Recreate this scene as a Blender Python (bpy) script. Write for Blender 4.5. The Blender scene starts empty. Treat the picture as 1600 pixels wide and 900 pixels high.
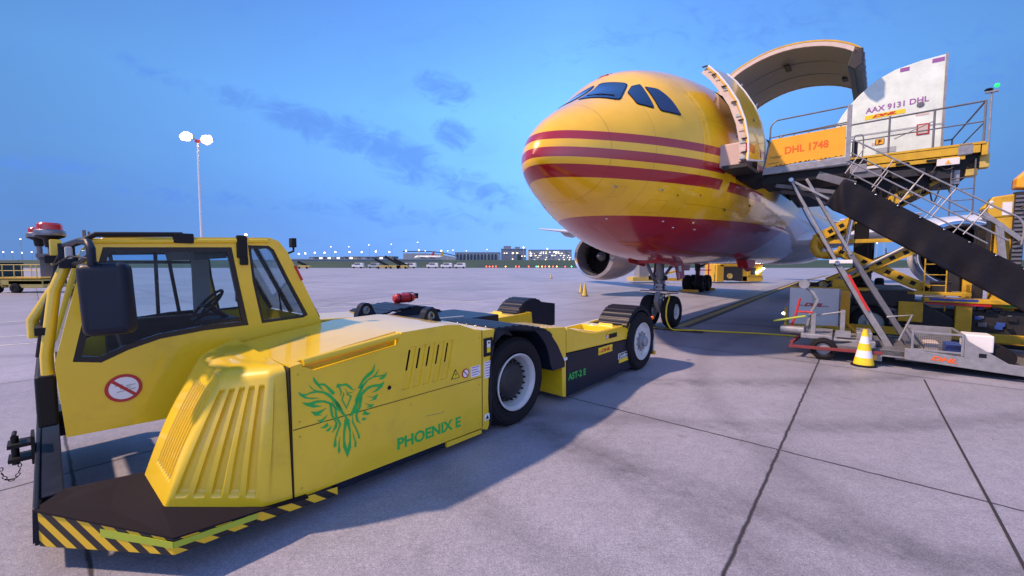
import bpy, bmesh, math, random
from mathutils import Vector, Matrix
from mathutils.bvhtree import BVHTree
random.seed(7)
R = math.radians
PI = math.pi
sc = bpy.context.scene
col = sc.collection
# ---------------------------------------------------------------- camera
cam_d = bpy.data.cameras.new("camera")
cam = bpy.data.objects.new("camera", cam_d)
col.objects.link(cam)
cam_d.sensor_width = 36.0
cam_d.lens = 14.4
cam_d.clip_start = 0.05
cam_d.clip_end = 9000
cam.location = (0, 0, 2.07)
cam.rotation_euler = (PI / 2 - math.atan(39 / 640), 0, 0)
sc.camera = cam
# ---------------------------------------------------------------- light
SUN_EL = 47.0
LIGHT_DIR = Vector((0.875, 0.161, 0)).normalized()          # horizontal travel direction of the key light
sun_d = bpy.data.lights.new("key_light", 'SUN')
sun_d.energy = 4.2
sun_d.angle = R(2.2)
sun_d.color = (1.0, 0.70, 0.50)
sun = bpy.data.objects.new("key_light", sun_d)
col.objects.link(sun)
d = Vector((LIGHT_DIR.x * math.cos(R(SUN_EL)), LIGHT_DIR.y * math.cos(R(SUN_EL)), -math.sin(R(SUN_EL))))
sun.rotation_euler = d.to_track_quat('-Z', 'Y').to_euler()
world = bpy.data.worlds.new("World")
sc.world = world
world.use_nodes = True
wt = world.node_tree
wt.nodes.clear()
def wn(t, **k):
    n = wt.nodes.new(t)
    for a, b in k.items(): setattr(n, a, b)
    return n
def wl(a, b): wt.links.new(a, b)
w_out = wn('ShaderNodeOutputWorld'); w_bg = wn('ShaderNodeBackground')
w_sky = wn('ShaderNodeTexSky', sky_type='NISHITA', sun_disc=False)
w_sky.sun_elevation = R(SUN_EL)
w_sky.sun_rotation = math.atan2(-LIGHT_DIR.x, -LIGHT_DIR.y)
w_sky.altitude = 0; w_sky.air_density = 1.0; w_sky.dust_density = 0.6; w_sky.ozone_density = 3.0
SKY_STRENGTH = 0.14
w_bg.inputs['Strength'].default_value = SKY_STRENGTH
# dusk tint: the whole sky pulled to a deep clear blue, a little paler and pinker towards the horizon
w_geo = wn('ShaderNodeTexCoord'); w_sep = wn('ShaderNodeSeparateXYZ'); wl(w_geo.outputs['Generated'], w_sep.inputs[0])
w_ramp = wn('ShaderNodeValToRGB'); wl(w_sep.outputs['Z'], w_ramp.inputs[0])
cr = w_ramp.color_ramp
cr.elements[0].position = 0.0; cr.elements[0].color = (1.1, 2.9, 7.4, 1)
cr.elements[1].position = 1.0; cr.elements[1].color = (0.9, 2.2, 5.4, 1)
for p, c in ((0.09, (1.15, 3.0, 7.8, 1)), (0.20, (1.4, 3.75, 8.6, 1)), (0.33, (1.4, 3.9, 8.9, 1)), (0.48, (1.0, 2.75, 7.2, 1)), (0.62, (0.6, 1.9, 6.0, 1)), (0.8, (.6, 1.8, 5.6, 1))):
    e = cr.elements.new(p); e.color = c
w_mixsky = wn('ShaderNodeMix', data_type='RGBA', blend_type='MIX'); w_mixsky.inputs[0].default_value = 0.92
wl(w_sky.outputs[0], w_mixsky.inputs[6]); wl(w_ramp.outputs[0], w_mixsky.inputs[7])
# left-hand side of the sky a little deeper than the right
w_lr = wn('ShaderNodeMapRange'); wl(w_sep.outputs['X'], w_lr.inputs[0])
w_lr.inputs[1].default_value = -0.75; w_lr.inputs[2].default_value = 0.1; w_lr.inputs[3].default_value = 0.45; w_lr.inputs[4].default_value = 1.0
w_lr2 = wn('ShaderNodeMapRange'); wl(w_sep.outputs['X'], w_lr2.inputs[0])
w_lr2.inputs[1].default_value = 0.15; w_lr2.inputs[2].default_value = 0.8; w_lr2.inputs[3].default_value = 1.0; w_lr2.inputs[4].default_value = 0.42
w_m = wn('ShaderNodeMath', operation='MULTIPLY'); wl(w_lr.outputs[0], w_m.inputs[0]); wl(w_lr2.outputs[0], w_m.inputs[1])
w_tint = wn('ShaderNodeVectorMath', operation='SCALE'); wl(w_mixsky.outputs[2], w_tint.inputs[0]); wl(w_m.outputs[0], w_tint.inputs[3])
# clouds: torn darker banks at fixed bearings and heights of the sky (x/y and z/y of the direction)
def wmath(op, a, b_=None, cl=False):
    n = wn('ShaderNodeMath', operation=op); n.use_clamp = cl
    for i, x in enumerate((a, b_)):
        if x is None: continue
        if isinstance(x, (int, float)): n.inputs[i].default_value = x
        else: wl(x, n.inputs[i])
    return n.outputs[0]
w_ys = wmath('MAXIMUM', w_sep.outputs['Y'], 0.02)
w_sx = wmath('DIVIDE', w_sep.outputs['X'], w_ys); w_sz = wmath('DIVIDE', w_sep.outputs['Z'], w_ys)
w_cv = wn('ShaderNodeCombineXYZ'); wl(w_sx, w_cv.inputs[0]); wl(w_sz, w_cv.inputs[1])
def wnoise(sc_, det, ro, dist=0.0, scl=(1, 1, 1)):
    mp = wn('ShaderNodeMapping'); mp.inputs['Scale'].default_value = scl; wl(w_cv.outputs[0], mp.inputs[0])
    n = wn('ShaderNodeTexNoise'); n.inputs['Scale'].default_value = sc_; n.inputs['Detail'].default_value = det; n.inputs['Roughness'].default_value = ro; n.inputs['Distortion'].default_value = dist
    wl(mp.outputs[0], n.inputs['Vector']); return n.outputs[0]
def wblob(cx, cz, rx, rz, ang, amp):
    dx = wmath('SUBTRACT', w_sx, cx); dz = wmath('SUBTRACT', w_sz, cz); c, s = math.cos(R(ang)), math.sin(R(ang))
    a = wmath('DIVIDE', wmath('ADD', wmath('MULTIPLY', dx, c), wmath('MULTIPLY', dz, s)), rx)
    b_ = wmath('DIVIDE', wmath('SUBTRACT', wmath('MULTIPLY', dz, c), wmath('MULTIPLY', dx, s)), rz)
    d2 = wmath('ADD', wmath('MULTIPLY', a, a), wmath('MULTIPLY', b_, b_))
    return wmath('MULTIPLY', wmath('MAXIMUM', wmath('SUBTRACT', 1.0, d2), 0.0), amp)
w_mask = None
for bl in ((-.62, .385, .17, .035, -14, .8), (-.52, .345, .14, .05, -25, 1.0), (-.40, .31, .15, .055, -22, 1.0), (-.27, .255, .15, .075, -28, 1.1), (-.12, .19, .25, .05, -18, .8), (-.86, .455, .16, .03, -22, .6),
           (-.17, .415, .10, .05, -22, .95), (-.135, .305, .075, .045, -20, 1.1), (-1.12, .235, .22, .028, -4, .9), (-.72, .155, .34, .025, -5, .7), (-.30, .12, .40, .04, -6, .6), (.75, .60, .5, .12, 18, .45), (1.1, .45, .3, .15, 10, .45), (.35, .55, .4, .07, 20, .35)):
    o_ = wblob(*bl); w_mask = o_ if w_mask is None else wmath('MAXIMUM', w_mask, o_)
w_nz = wnoise(13.0, 10, 0.66, 0.9, (1, 1.8, 1))
w_dens = wmath('ADD', wmath('MULTIPLY', w_mask, 0.62), wmath('MULTIPLY', wmath('SUBTRACT', w_nz, 0.5), 1.5))
w_cr = wn('ShaderNodeMapRange', interpolation_type='SMOOTHSTEP'); wl(w_dens, w_cr.inputs[0])
w_cr.inputs[1].default_value = 0.10; w_cr.inputs[2].default_value = 0.72; w_cr.inputs[4].default_value = 0.70
w_thin = wn('ShaderNodeMapRange', interpolation_type='SMOOTHSTEP'); wl(wnoise(1.6, 8, 0.6, 1.2, (1, 2.6, 1)), w_thin.inputs[0]); w_thin.inputs[1].default_value = .5; w_thin.inputs[2].default_value = .8; w_thin.inputs[4].default_value = .34
w_fr = wmath('GREATER_THAN', w_sep.outputs['Y'], 0.03)
w_cm2 = wmath('MULTIPLY', wmath('MAXIMUM', w_cr.outputs[0], w_thin.outputs[0]), w_fr)
w_cl = wn('ShaderNodeMix', data_type='RGBA', blend_type='MIX'); wl(w_cm2, w_cl.inputs[0]); wl(w_tint.outputs[0], w_cl.inputs[6]); w_cl.inputs[7].default_value = (0.60, 1.55, 4.6, 1)
# warm fill glow added to the unseen sky behind the camera, brightening near sides
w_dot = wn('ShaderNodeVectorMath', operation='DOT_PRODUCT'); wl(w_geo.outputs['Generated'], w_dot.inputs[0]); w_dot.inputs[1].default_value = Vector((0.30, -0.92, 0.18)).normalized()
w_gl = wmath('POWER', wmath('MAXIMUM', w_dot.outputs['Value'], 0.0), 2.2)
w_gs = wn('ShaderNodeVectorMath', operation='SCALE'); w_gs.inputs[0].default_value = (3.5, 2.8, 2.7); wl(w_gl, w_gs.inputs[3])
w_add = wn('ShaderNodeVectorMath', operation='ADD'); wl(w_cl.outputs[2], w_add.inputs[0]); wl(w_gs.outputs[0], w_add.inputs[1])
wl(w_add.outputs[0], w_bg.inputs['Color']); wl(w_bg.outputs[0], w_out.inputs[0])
sc.view_settings.view_transform = 'Standard'
sc.view_settings.look = 'None'
sc.view_settings.gamma = 1
sc.view_settings.use_curve_mapping = False
sc.view_settings.exposure = 0.44

# ================================================================ helpers
def tag(o, label=None, cat=None, group=None, kind=None):
    if label: o['label'] = label
    if cat: o['category'] = cat
    if group: o['group'] = group
    if kind: o['kind'] = kind
    return o
OFF = {}
def root(name, loc, rotz, off=(0, 0, 0), label=None, cat=None, group=None):
    """Empty at the thing's base; off = that base point in the coordinates the parts are written in."""
    o = bpy.data.objects.new(name, None); col.objects.link(o)
    o.location = loc; o.rotation_euler = (0, 0, rotz); o.empty_display_size = 0.3
    OFF[o.name] = Vector(off)
    return tag(o, label, cat, group)
def offof(p):
    while p is not None:
        if p.name in OFF: return OFF[p.name]
        p = p.parent
    return Vector((0, 0, 0))
class MB:
    def __init__(s): s.v = []; s.f = []; s.m = []
    def add(s, vs, fs, mi=0):
        b = len(s.v); s.v += [tuple(x) for x in vs]
        for f in fs: s.f.append(tuple(b + i for i in f)); s.m.append(mi)
        return s
    def box(s, a, b, mi=0):
        x0, y0, z0 = a; x1, y1, z1 = b
        vs = [(x, y, z) for x in (x0, x1) for y in (y0, y1) for z in (z0, z1)]
        return s.add(vs, [(0, 1, 3, 2), (4, 6, 7, 5), (0, 4, 5, 1), (2, 3, 7, 6), (0, 2, 6, 4), (1, 5, 7, 3)], mi)
    def prism(s, pts, ext, mi=0):
        n = len(pts); e = Vector(ext)
        vs = [Vector(p) for p in pts] + [Vector(p) + e for p in pts]
        fs = [tuple(range(n)), tuple(range(2 * n - 1, n - 1, -1))] + [(i, (i + 1) % n, n + (i + 1) % n, n + i) for i in range(n)]
        return s.add(vs, fs, mi)
    def bar(s, p0, p1, w, h, up=(0, 0, 1), mi=0):
        p0 = Vector(p0); p1 = Vector(p1); d = (p1 - p0).normalized(); up = Vector(up)
        sd = d.cross(up)
        if sd.length < 1e-4: sd = d.cross(Vector((1, 0, 0)))
        sd.normalize(); u2 = sd.cross(d).normalized()
        a = sd * (w / 2); b = u2 * (h / 2)
        return s.prism([p0 - a - b, p0 + a - b, p0 + a + b, p0 - a + b], p1 - p0, mi)
    def tube(s, pts, r, seg=8, mi=0, caps=True, closed=False):
        pts = [Vector(p) for p in pts]; n = len(pts); rr = r if isinstance(r, (list, tuple)) else [r] * n
        vs = []; prev = None
        for i, p in enumerate(pts):
            if closed: t = (pts[(i + 1) % n] - pts[i - 1])
            else: t = pts[min(i + 1, n - 1)] - pts[max(i - 1, 0)]
            t.normalize()
            if prev is None:
                a = t.cross(Vector((0, 0, 1)))
                if a.length < 0.05: a = t.cross(Vector((1, 0, 0)))
            else: a = prev - t * prev.dot(t)
            a.normalize(); prev = a; b = t.cross(a)
            for k in range(seg):
                th = 2 * PI * k / seg
                vs.append(p + (a * math.cos(th) + b * math.sin(th)) * rr[i])
        fs = []
        for i in range(n if closed else n - 1):
            j = (i + 1) % n
            for k in range(seg):
                k2 = (k + 1) % seg
                fs.append((i * seg + k, i * seg + k2, j * seg + k2, j * seg + k))
        if caps and not closed: fs += [tuple(range(seg - 1, -1, -1)), tuple((n - 1) * seg + k for k in range(seg))]
        return s.add(vs, fs, mi)
    def cyl(s, p0, p1, r, r1=None, seg=16, mi=0):
        return s.tube([p0, p1], [r, r if r1 is None else r1], seg, mi)
    def lathe(s, prof, o=(0, 0, 0), axis='y', seg=40, mi=0, a0=0, a1=2 * PI):
        """prof = (radius, height along axis)"""
        full = abs(a1 - a0 - 2 * PI) < 1e-6; ns = seg if full else seg + 1
        vs = []
        for k in range(ns):
            th = a0 + (a1 - a0) * k / seg; c, n = math.cos(th), math.sin(th)
            for r, h in prof:
                if axis == 'y': vs.append((o[0] + r * c, o[1] + h, o[2] + r * n))
                elif axis == 'x': vs.append((o[0] + h, o[1] + r * c, o[2] + r * n))
                else: vs.append((o[0] + r * c, o[1] + r * n, o[2] + h))
        m = len(prof); fs = []
        for k in range(seg):
            k2 = (k + 1) % ns
            for i in range(m - 1): fs.append((k * m + i, k2 * m + i, k2 * m + i + 1, k * m + i + 1))
        return s.add(vs, fs, mi)
    def sphere(s, c, r, seg=12, rings=8, mi=0, sz=1.0):
        return s.lathe([(max(r * math.sin(PI * i / rings), 1e-4), -r * sz * math.cos(PI * i / rings)) for i in range(rings + 1)], c, 'z', seg, mi)
    def build(s, name, mat, parent=None, smooth=40, bevel=0, seg=2, recalc=True, world_off=None):
        off = offof(parent) if world_off is None else Vector(world_off)
        me = bpy.data.meshes.new(name)
        me.from_pydata([tuple(Vector(v) - off) for v in s.v], [], s.f)
        mats = mat if isinstance(mat, (list, tuple)) else [mat]
        for m in mats: me.materials.append(m)
        for p, mi in zip(me.polygons, s.m): p.material_index = mi
        bm = bmesh.new(); bm.from_mesh(me)
        bmesh.ops.remove_doubles(bm, verts=bm.verts, dist=1e-5)
        if recalc: bmesh.ops.recalc_face_normals(bm, faces=bm.faces)
        bm.to_mesh(me); bm.free()
        if smooth is not None:
            me.shade_smooth(); me.set_sharp_from_angle(angle=R(smooth))
        o = bpy.data.objects.new(name, me); col.objects.link(o)
        if parent is not None: o.parent = parent
        if bevel:
            b = o.modifiers.new('bevel', 'BEVEL'); b.width = bevel; b.segments = seg; b.limit_method = 'ANGLE'; b.angle_limit = R(32); b.harden_normals = False
        return o
def apply_mods(o, sm=40):
    bpy.context.view_layer.update()
    dg = bpy.context.evaluated_depsgraph_get()
    me = bpy.data.meshes.new_from_object(o.evaluated_get(dg))
    o.modifiers.clear(); old = o.data; o.data = me
    if sm is not None: me.shade_smooth(); me.set_sharp_from_angle(angle=R(sm))
    return o
def cut(o, mb, mat=None):
    c = mb.build('cutter', mat or o.data.materials[0], o.parent, smooth=None)
    m = o.modifiers.new('cut', 'BOOLEAN'); m.object = c; m.operation = 'DIFFERENCE'; m.solver = 'EXACT'
    m.material_mode = 'TRANSFER'
    apply_mods(o)
    bpy.data.objects.remove(c)
    return o
def bevel(o, w, seg=2, ang=32):
    b = o.modifiers.new('bevel', 'BEVEL'); b.width = w; b.segments = seg; b.limit_method = 'ANGLE'; b.angle_limit = R(ang)
    return o
def text(s, name, mat, parent, pos, face, w, h, shear=0.0, bold=0.0, thick=0.004, skew=0.0):
    """lettering fitted to a w x h box, lower left corner at pos; face='tug' or 'air' or 'cam'"""
    cu = bpy.data.curves.new(name, 'FONT'); cu.body = s; cu.size = 1; cu.shear = shear; cu.offset = bold; cu.resolution_u = 4
    cu.fill_mode = 'BOTH'; cu.extrude = 0.01
    t = bpy.data.objects.new('tmp', cu); col.objects.link(t)
    bpy.context.view_layer.update()
    me = bpy.data.meshes.new_from_object(t.evaluated_get(bpy.context.evaluated_depsgraph_get()))
    bpy.data.objects.remove(t)
    xs = [v.co.x for v in me.vertices]; ys = [v.co.y for v in me.vertices]
    x0, x1, y0, y1 = min(xs), max(xs), min(ys), max(ys)
    X, Z, N = {'tug': (Vector((1, 0, 0)), Vector((0, 0, 1)), Vector((0, -1, 0))),
               'air': (Vector((0, -1, 0)), Vector((0, 0, 1)), Vector((-1, 0, 0))),
               'cam': (Vector((1, 0, 0)), Vector((0, 0, 1)), Vector((0, -1, 0)))}[face]
    off = offof(parent); P = Vector(pos)
    for v in me.vertices:
        a = (v.co.x - x0) / (x1 - x0) * w; b = (v.co.y - y0) / (y1 - y0) * h
        v.co = P + X * a + Z * (b + skew * a) + N * (thick if v.co.z > 0 else 0) - off
    me.materials.clear(); me.materials.append(mat)
    o = bpy.data.objects.new(name, me); col.objects.link(o); o.parent = parent
    return o
# ================================================================ materials
def newmat(name):
    m = bpy.data.materials.new(name); m.use_nodes = True
    return m, m.node_tree, m.node_tree.nodes['Principled BSDF']
def mat(name, c, rough=0.5, metal=0.0, coat=0.0, coat_r=0.05, noise=0.12, scale=6.0, bump=0.0, bscale=120.0, spec=0.5, dirt=0.0):
    m, nt, b = newmat(name)
    N = nt.nodes; L = nt.links
    tc = N.new('ShaderNodeTexCoord')
    n = N.new('ShaderNodeTexNoise'); n.inputs['Scale'].default_value = scale; n.inputs['Detail'].default_value = 6; n.inputs['Roughness'].default_value = 0.65
    L.new(tc.outputs['Object'], n.inputs['Vector'])
    mr = N.new('ShaderNodeMapRange'); L.new(n.outputs[0], mr.inputs[0]); mr.inputs[1].default_value = 0.3; mr.inputs[2].default_value = 0.7
    mr.inputs[3].default_value = 1 - noise; mr.inputs[4].default_value = 1 + noise * 0.6
    mx = N.new('ShaderNodeVectorMath'); mx.operation = 'SCALE'; mx.inputs[0].default_value = c[:3]; L.new(mr.outputs[0], mx.inputs[3])
    last = mx.outputs[0]
    if dirt:
        n2 = N.new('ShaderNodeTexNoise'); n2.inputs['Scale'].default_value = 3.1; n2.inputs['Detail'].default_value = 10; n2.inputs['Roughness'].default_value = 0.75
        L.new(tc.outputs['Object'], n2.inputs['Vector'])
        m2 = N.new('ShaderNodeMapRange'); L.new(n2.outputs[0], m2.inputs[0]); m2.inputs[1].default_value = 0.52; m2.inputs[2].default_value = 0.72; m2.inputs[4].default_value = dirt
        mm = N.new('ShaderNodeMix'); mm.data_type = 'RGBA'; L.new(m2.outputs[0], mm.inputs[0]); L.new(last, mm.inputs[6]); mm.inputs[7].default_value = (0.06, 0.05, 0.045, 1)
        last = mm.outputs[2]
    L.new(last, b.inputs['Base Color'])
    rr = N.new('ShaderNodeMapRange'); L.new(n.outputs[0], rr.inputs[0]); rr.inputs[3].default_value = max(rough - 0.08, 0.02); rr.inputs[4].default_value = min(rough + 0.1, 1)
    L.new(rr.outputs[0], b.inputs['Roughness'])
    b.inputs['Metallic'].default_value = metal; b.inputs['Coat Weight'].default_value = coat; b.inputs['Coat Roughness'].default_value = coat_r
    b.inputs['Specular IOR Level'].default_value = spec
    if bump:
        n3 = N.new('ShaderNodeTexNoise'); n3.inputs['Scale'].default_value = bscale; L.new(tc.outputs['Object'], n3.inputs['Vector'])
        bp = N.new('ShaderNodeBump'); bp.inputs['Strength'].default_value = bump; bp.inputs['Distance'].default_value = 0.01
        L.new(n3.outputs[0], bp.inputs['Height']); L.new(bp.outputs[0], b.inputs['Normal'])
    return m
def emis(name, c, s):
    m, nt, b = newmat(name)
    b.inputs['Base Color'].default_value = (*c, 1); b.inputs['Emission Color'].default_value = (*c, 1); b.inputs['Emission Strength'].default_value = s
    return m
YEL = (0.78, 0.535, 0.010)
M = {}
M['yellow'] = mat('tug_yellow_paint', YEL, 0.36, coat=0.8, coat_r=0.07, noise=0.07, scale=1.1, bump=0.02, bscale=260, dirt=0.16)
M['yellow_dull'] = mat('machine_yellow_paint', (0.62, 0.38, 0.02), 0.5, noise=0.15, dirt=0.35, scale=5)
M['yellow_pale'] = mat('pale_worn_yellow_paint', (0.58, 0.44, 0.12), 0.6, noise=0.15, dirt=0.3)
M['amber'] = mat('orange_yellow_paint', (0.85, 0.40, 0.01), 0.4, coat=0.3, noise=0.08, scale=3)
M['navy'] = mat('dark_navy_plastic', (0.008, 0.012, 0.026), 0.42, noise=0.25, scale=5, bump=0.08, bscale=300, spec=.28)
M['black'] = mat('black_paint', (0.006, 0.006, 0.008), 0.5, noise=0.3, spec=.3)
M['grip'] = mat('dark_anti_slip_deck', (0.009, 0.006, 0.012), 0.8, noise=0.35, scale=30, bump=0.35, bscale=420, spec=.25)
M['rubber'] = mat('tyre_rubber', (0.010, 0.010, 0.013), 0.75, noise=0.3, scale=14, bump=0.15, bscale=90, spec=.25)
M['frit'] = mat('black_window_border', (0.006, 0.006, 0.008), 0.25, noise=0.05)
M['white'] = mat('white_paint', (0.78, 0.78, 0.78), 0.35, noise=0.06, dirt=0.12)
M['white_clean'] = mat('white_label', (0.75, 0.77, 0.80), 0.45, noise=0.05)
M['panel_white'] = mat('container_white_sheet', (0.74, 0.84, 0.78), 0.45, noise=0.18, scale=2.2, dirt=0.12)
M['grey'] = mat('grey_metal', (0.16, 0.165, 0.19), 0.5, metal=0.3, noise=0.2, dirt=0.35)
M['galv'] = mat('galvanised_steel', (0.30, 0.31, 0.34), 0.45, metal=0.35, noise=0.22, scale=9, dirt=0.25)
M['steel'] = mat('bright_steel', (0.62, 0.62, 0.64), 0.22, metal=1.0, noise=0.12)
M['alu'] = mat('engine_cowl_metal', (0.50, 0.44, 0.42), 0.35, metal=0.55, noise=0.06, scale=2)
M['lip'] = mat('polished_inlet_lip', (0.80, 0.78, 0.76), 0.18, metal=1.0, noise=0.05)
M['dark'] = mat('dark_machinery', (0.02, 0.02, 0.024), 0.55, noise=0.4, scale=12)
M['tarp'] = mat('black_tarpaulin', (0.008, 0.008, 0.014), 0.66, noise=0.4, scale=3, bump=0.5, bscale=14, spec=.2)
M['red'] = mat('red_paint', (0.42, 0.012, 0.02), 0.4, coat=0.3, noise=0.1)
M['lred'] = mat('lettering_red', (0.55, 0.02, 0.015), 0.45, noise=0.03)
M['lorange'] = mat('lettering_orange_red', (0.80, 0.13, 0.01), 0.45, noise=0.03)
M['purple'] = mat('lettering_purple', (0.30, 0.10, 0.34), 0.5, noise=0.05)
M['green'] = mat('emblem_green', (0.02, 0.42, 0.07), 0.4, noise=0.04)
M['lime'] = mat('lime_reflective_tape', (0.36, 0.45, 0.03), 0.45, noise=0.06)
M['coneyel'] = mat('cone_yellow', (0.85, 0.62, 0.02), 0.5, noise=0.05)
M['blockbeige'] = mat('beige_slide_cover', (0.55, 0.40, 0.34), 0.6, noise=0.06)
M['inner'] = mat('door_inner_lining', (0.60, 0.50, 0.46), 0.6, noise=0.12, scale=4, dirt=0.2)
M['inner_grey'] = mat('cargo_door_lining', (0.27, 0.27, 0.27), 0.55, noise=0.10, scale=2, dirt=0.1)
M['rimwhite'] = mat('dirty_white_rim', (0.55, 0.55, 0.56), 0.45, noise=.15, dirt=.35)
M['seat'] = mat('black_seat_fabric', (0.015, 0.016, 0.02), 0.85, noise=0.2)
M['blue'] = mat('blue_strip', (0.03, 0.08, 0.35), 0.5)
M['lgrey'] = mat('light_grey_trim', (0.40, 0.44, 0.46), 0.6, noise=0.06)
def glassmat(name, tint, tr, rough=0.03):
    m, nt, b = newmat(name); N = nt.nodes; L = nt.links
    N.remove(b); out = N['Material Output']
    t = N.new('ShaderNodeBsdfTransparent'); t.inputs[0].default_value = (*tint, 1)
    g = N.new('ShaderNodeBsdfGlossy'); g.inputs['Roughness'].default_value = rough; g.inputs[0].default_value = (0.9, 0.9, 0.9, 1)
    lw = N.new('ShaderNodeFresnel'); lw.inputs[0].default_value = 1.5
    mr = N.new('ShaderNodeMapRange'); L.new(lw.outputs[0], mr.inputs[0]); mr.inputs[1].default_value = .04; mr.inputs[3].default_value = tr; mr.inputs[4].default_value = 0.75
    mx = N.new('ShaderNodeMixShader'); L.new(mr.outputs[0], mx.inputs[0]); L.new(t.outputs[0], mx.inputs[1]); L.new(g.outputs[0], mx.inputs[2])
    L.new(mx.outputs[0], out.inputs[0])
    return m
M['glass'] = glassmat('cab_glass', (0.84, 0.93, 0.98), 0.015)
M['cockpit'] = mat('cockpit_glass', (0.010, 0.030, 0.10), 0.06, noise=0.2, scale=2, coat=0.5, coat_r=0.02)
# hazard stripes: diagonal bands from the sheet's own coordinates
def hazard(name, a, b_, axis_u=(1, 0, 0), axis_v=(0, 0, 1), period=0.16, slant=1.0):
    m, nt, b = newmat(name); N = nt.nodes; L = nt.links
    tc = N.new('ShaderNodeTexCoord')
    d1 = N.new('ShaderNodeVectorMath'); d1.operation = 'DOT_PRODUCT'; d1.inputs[1].default_value = tuple(Vector(axis_u) + Vector(axis_v) * slant)
    L.new(tc.outputs['Object'], d1.inputs[0])
    dv = N.new('ShaderNodeMath'); dv.operation = 'DIVIDE'; L.new(d1.outputs['Value'], dv.inputs[0]); dv.inputs[1].default_value = period
    fr = N.new('ShaderNodeMath'); fr.operation = 'FRACT'; L.new(dv.outputs[0], fr.inputs[0])
    gt = N.new('ShaderNodeMath'); gt.operation = 'GREATER_THAN'; L.new(fr.outputs[0], gt.inputs[0]); gt.inputs[1].default_value = 0.5
    mx = N.new('ShaderNodeMix'); mx.data_type = 'RGBA'; L.new(gt.outputs[0], mx.inputs[0]); mx.inputs[6].default_value = (*a, 1); mx.inputs[7].default_value = (*b_, 1)
    L.new(mx.outputs[2], b.inputs['Base Color']); b.inputs['Roughness'].default_value = 0.45
    return m
# ================================================================ frames
TUG_O = (0.0656, 5.1297, 0.0); TUG_A = R(90 - 41.4)
AIR_O = (0.67, 8.2, 0.0); AIR_A = R(90 - 39)
def t(u, w, z): return (u, -w, z)
def q(a, l, z): return (a, -l, z)
def airw(a, l, z=0):
    u = Vector((math.cos(AIR_A), math.sin(AIR_A), 0)); w = Vector((math.sin(AIR_A), -math.cos(AIR_A), 0))
    return Vector(AIR_O) + u * a + w * l + Vector((0, 0, z))
def at(px, D): return (px - 800) / 640 * D
def hz(y, D): return 2.07 + (411 - y) / 640 * D
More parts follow.
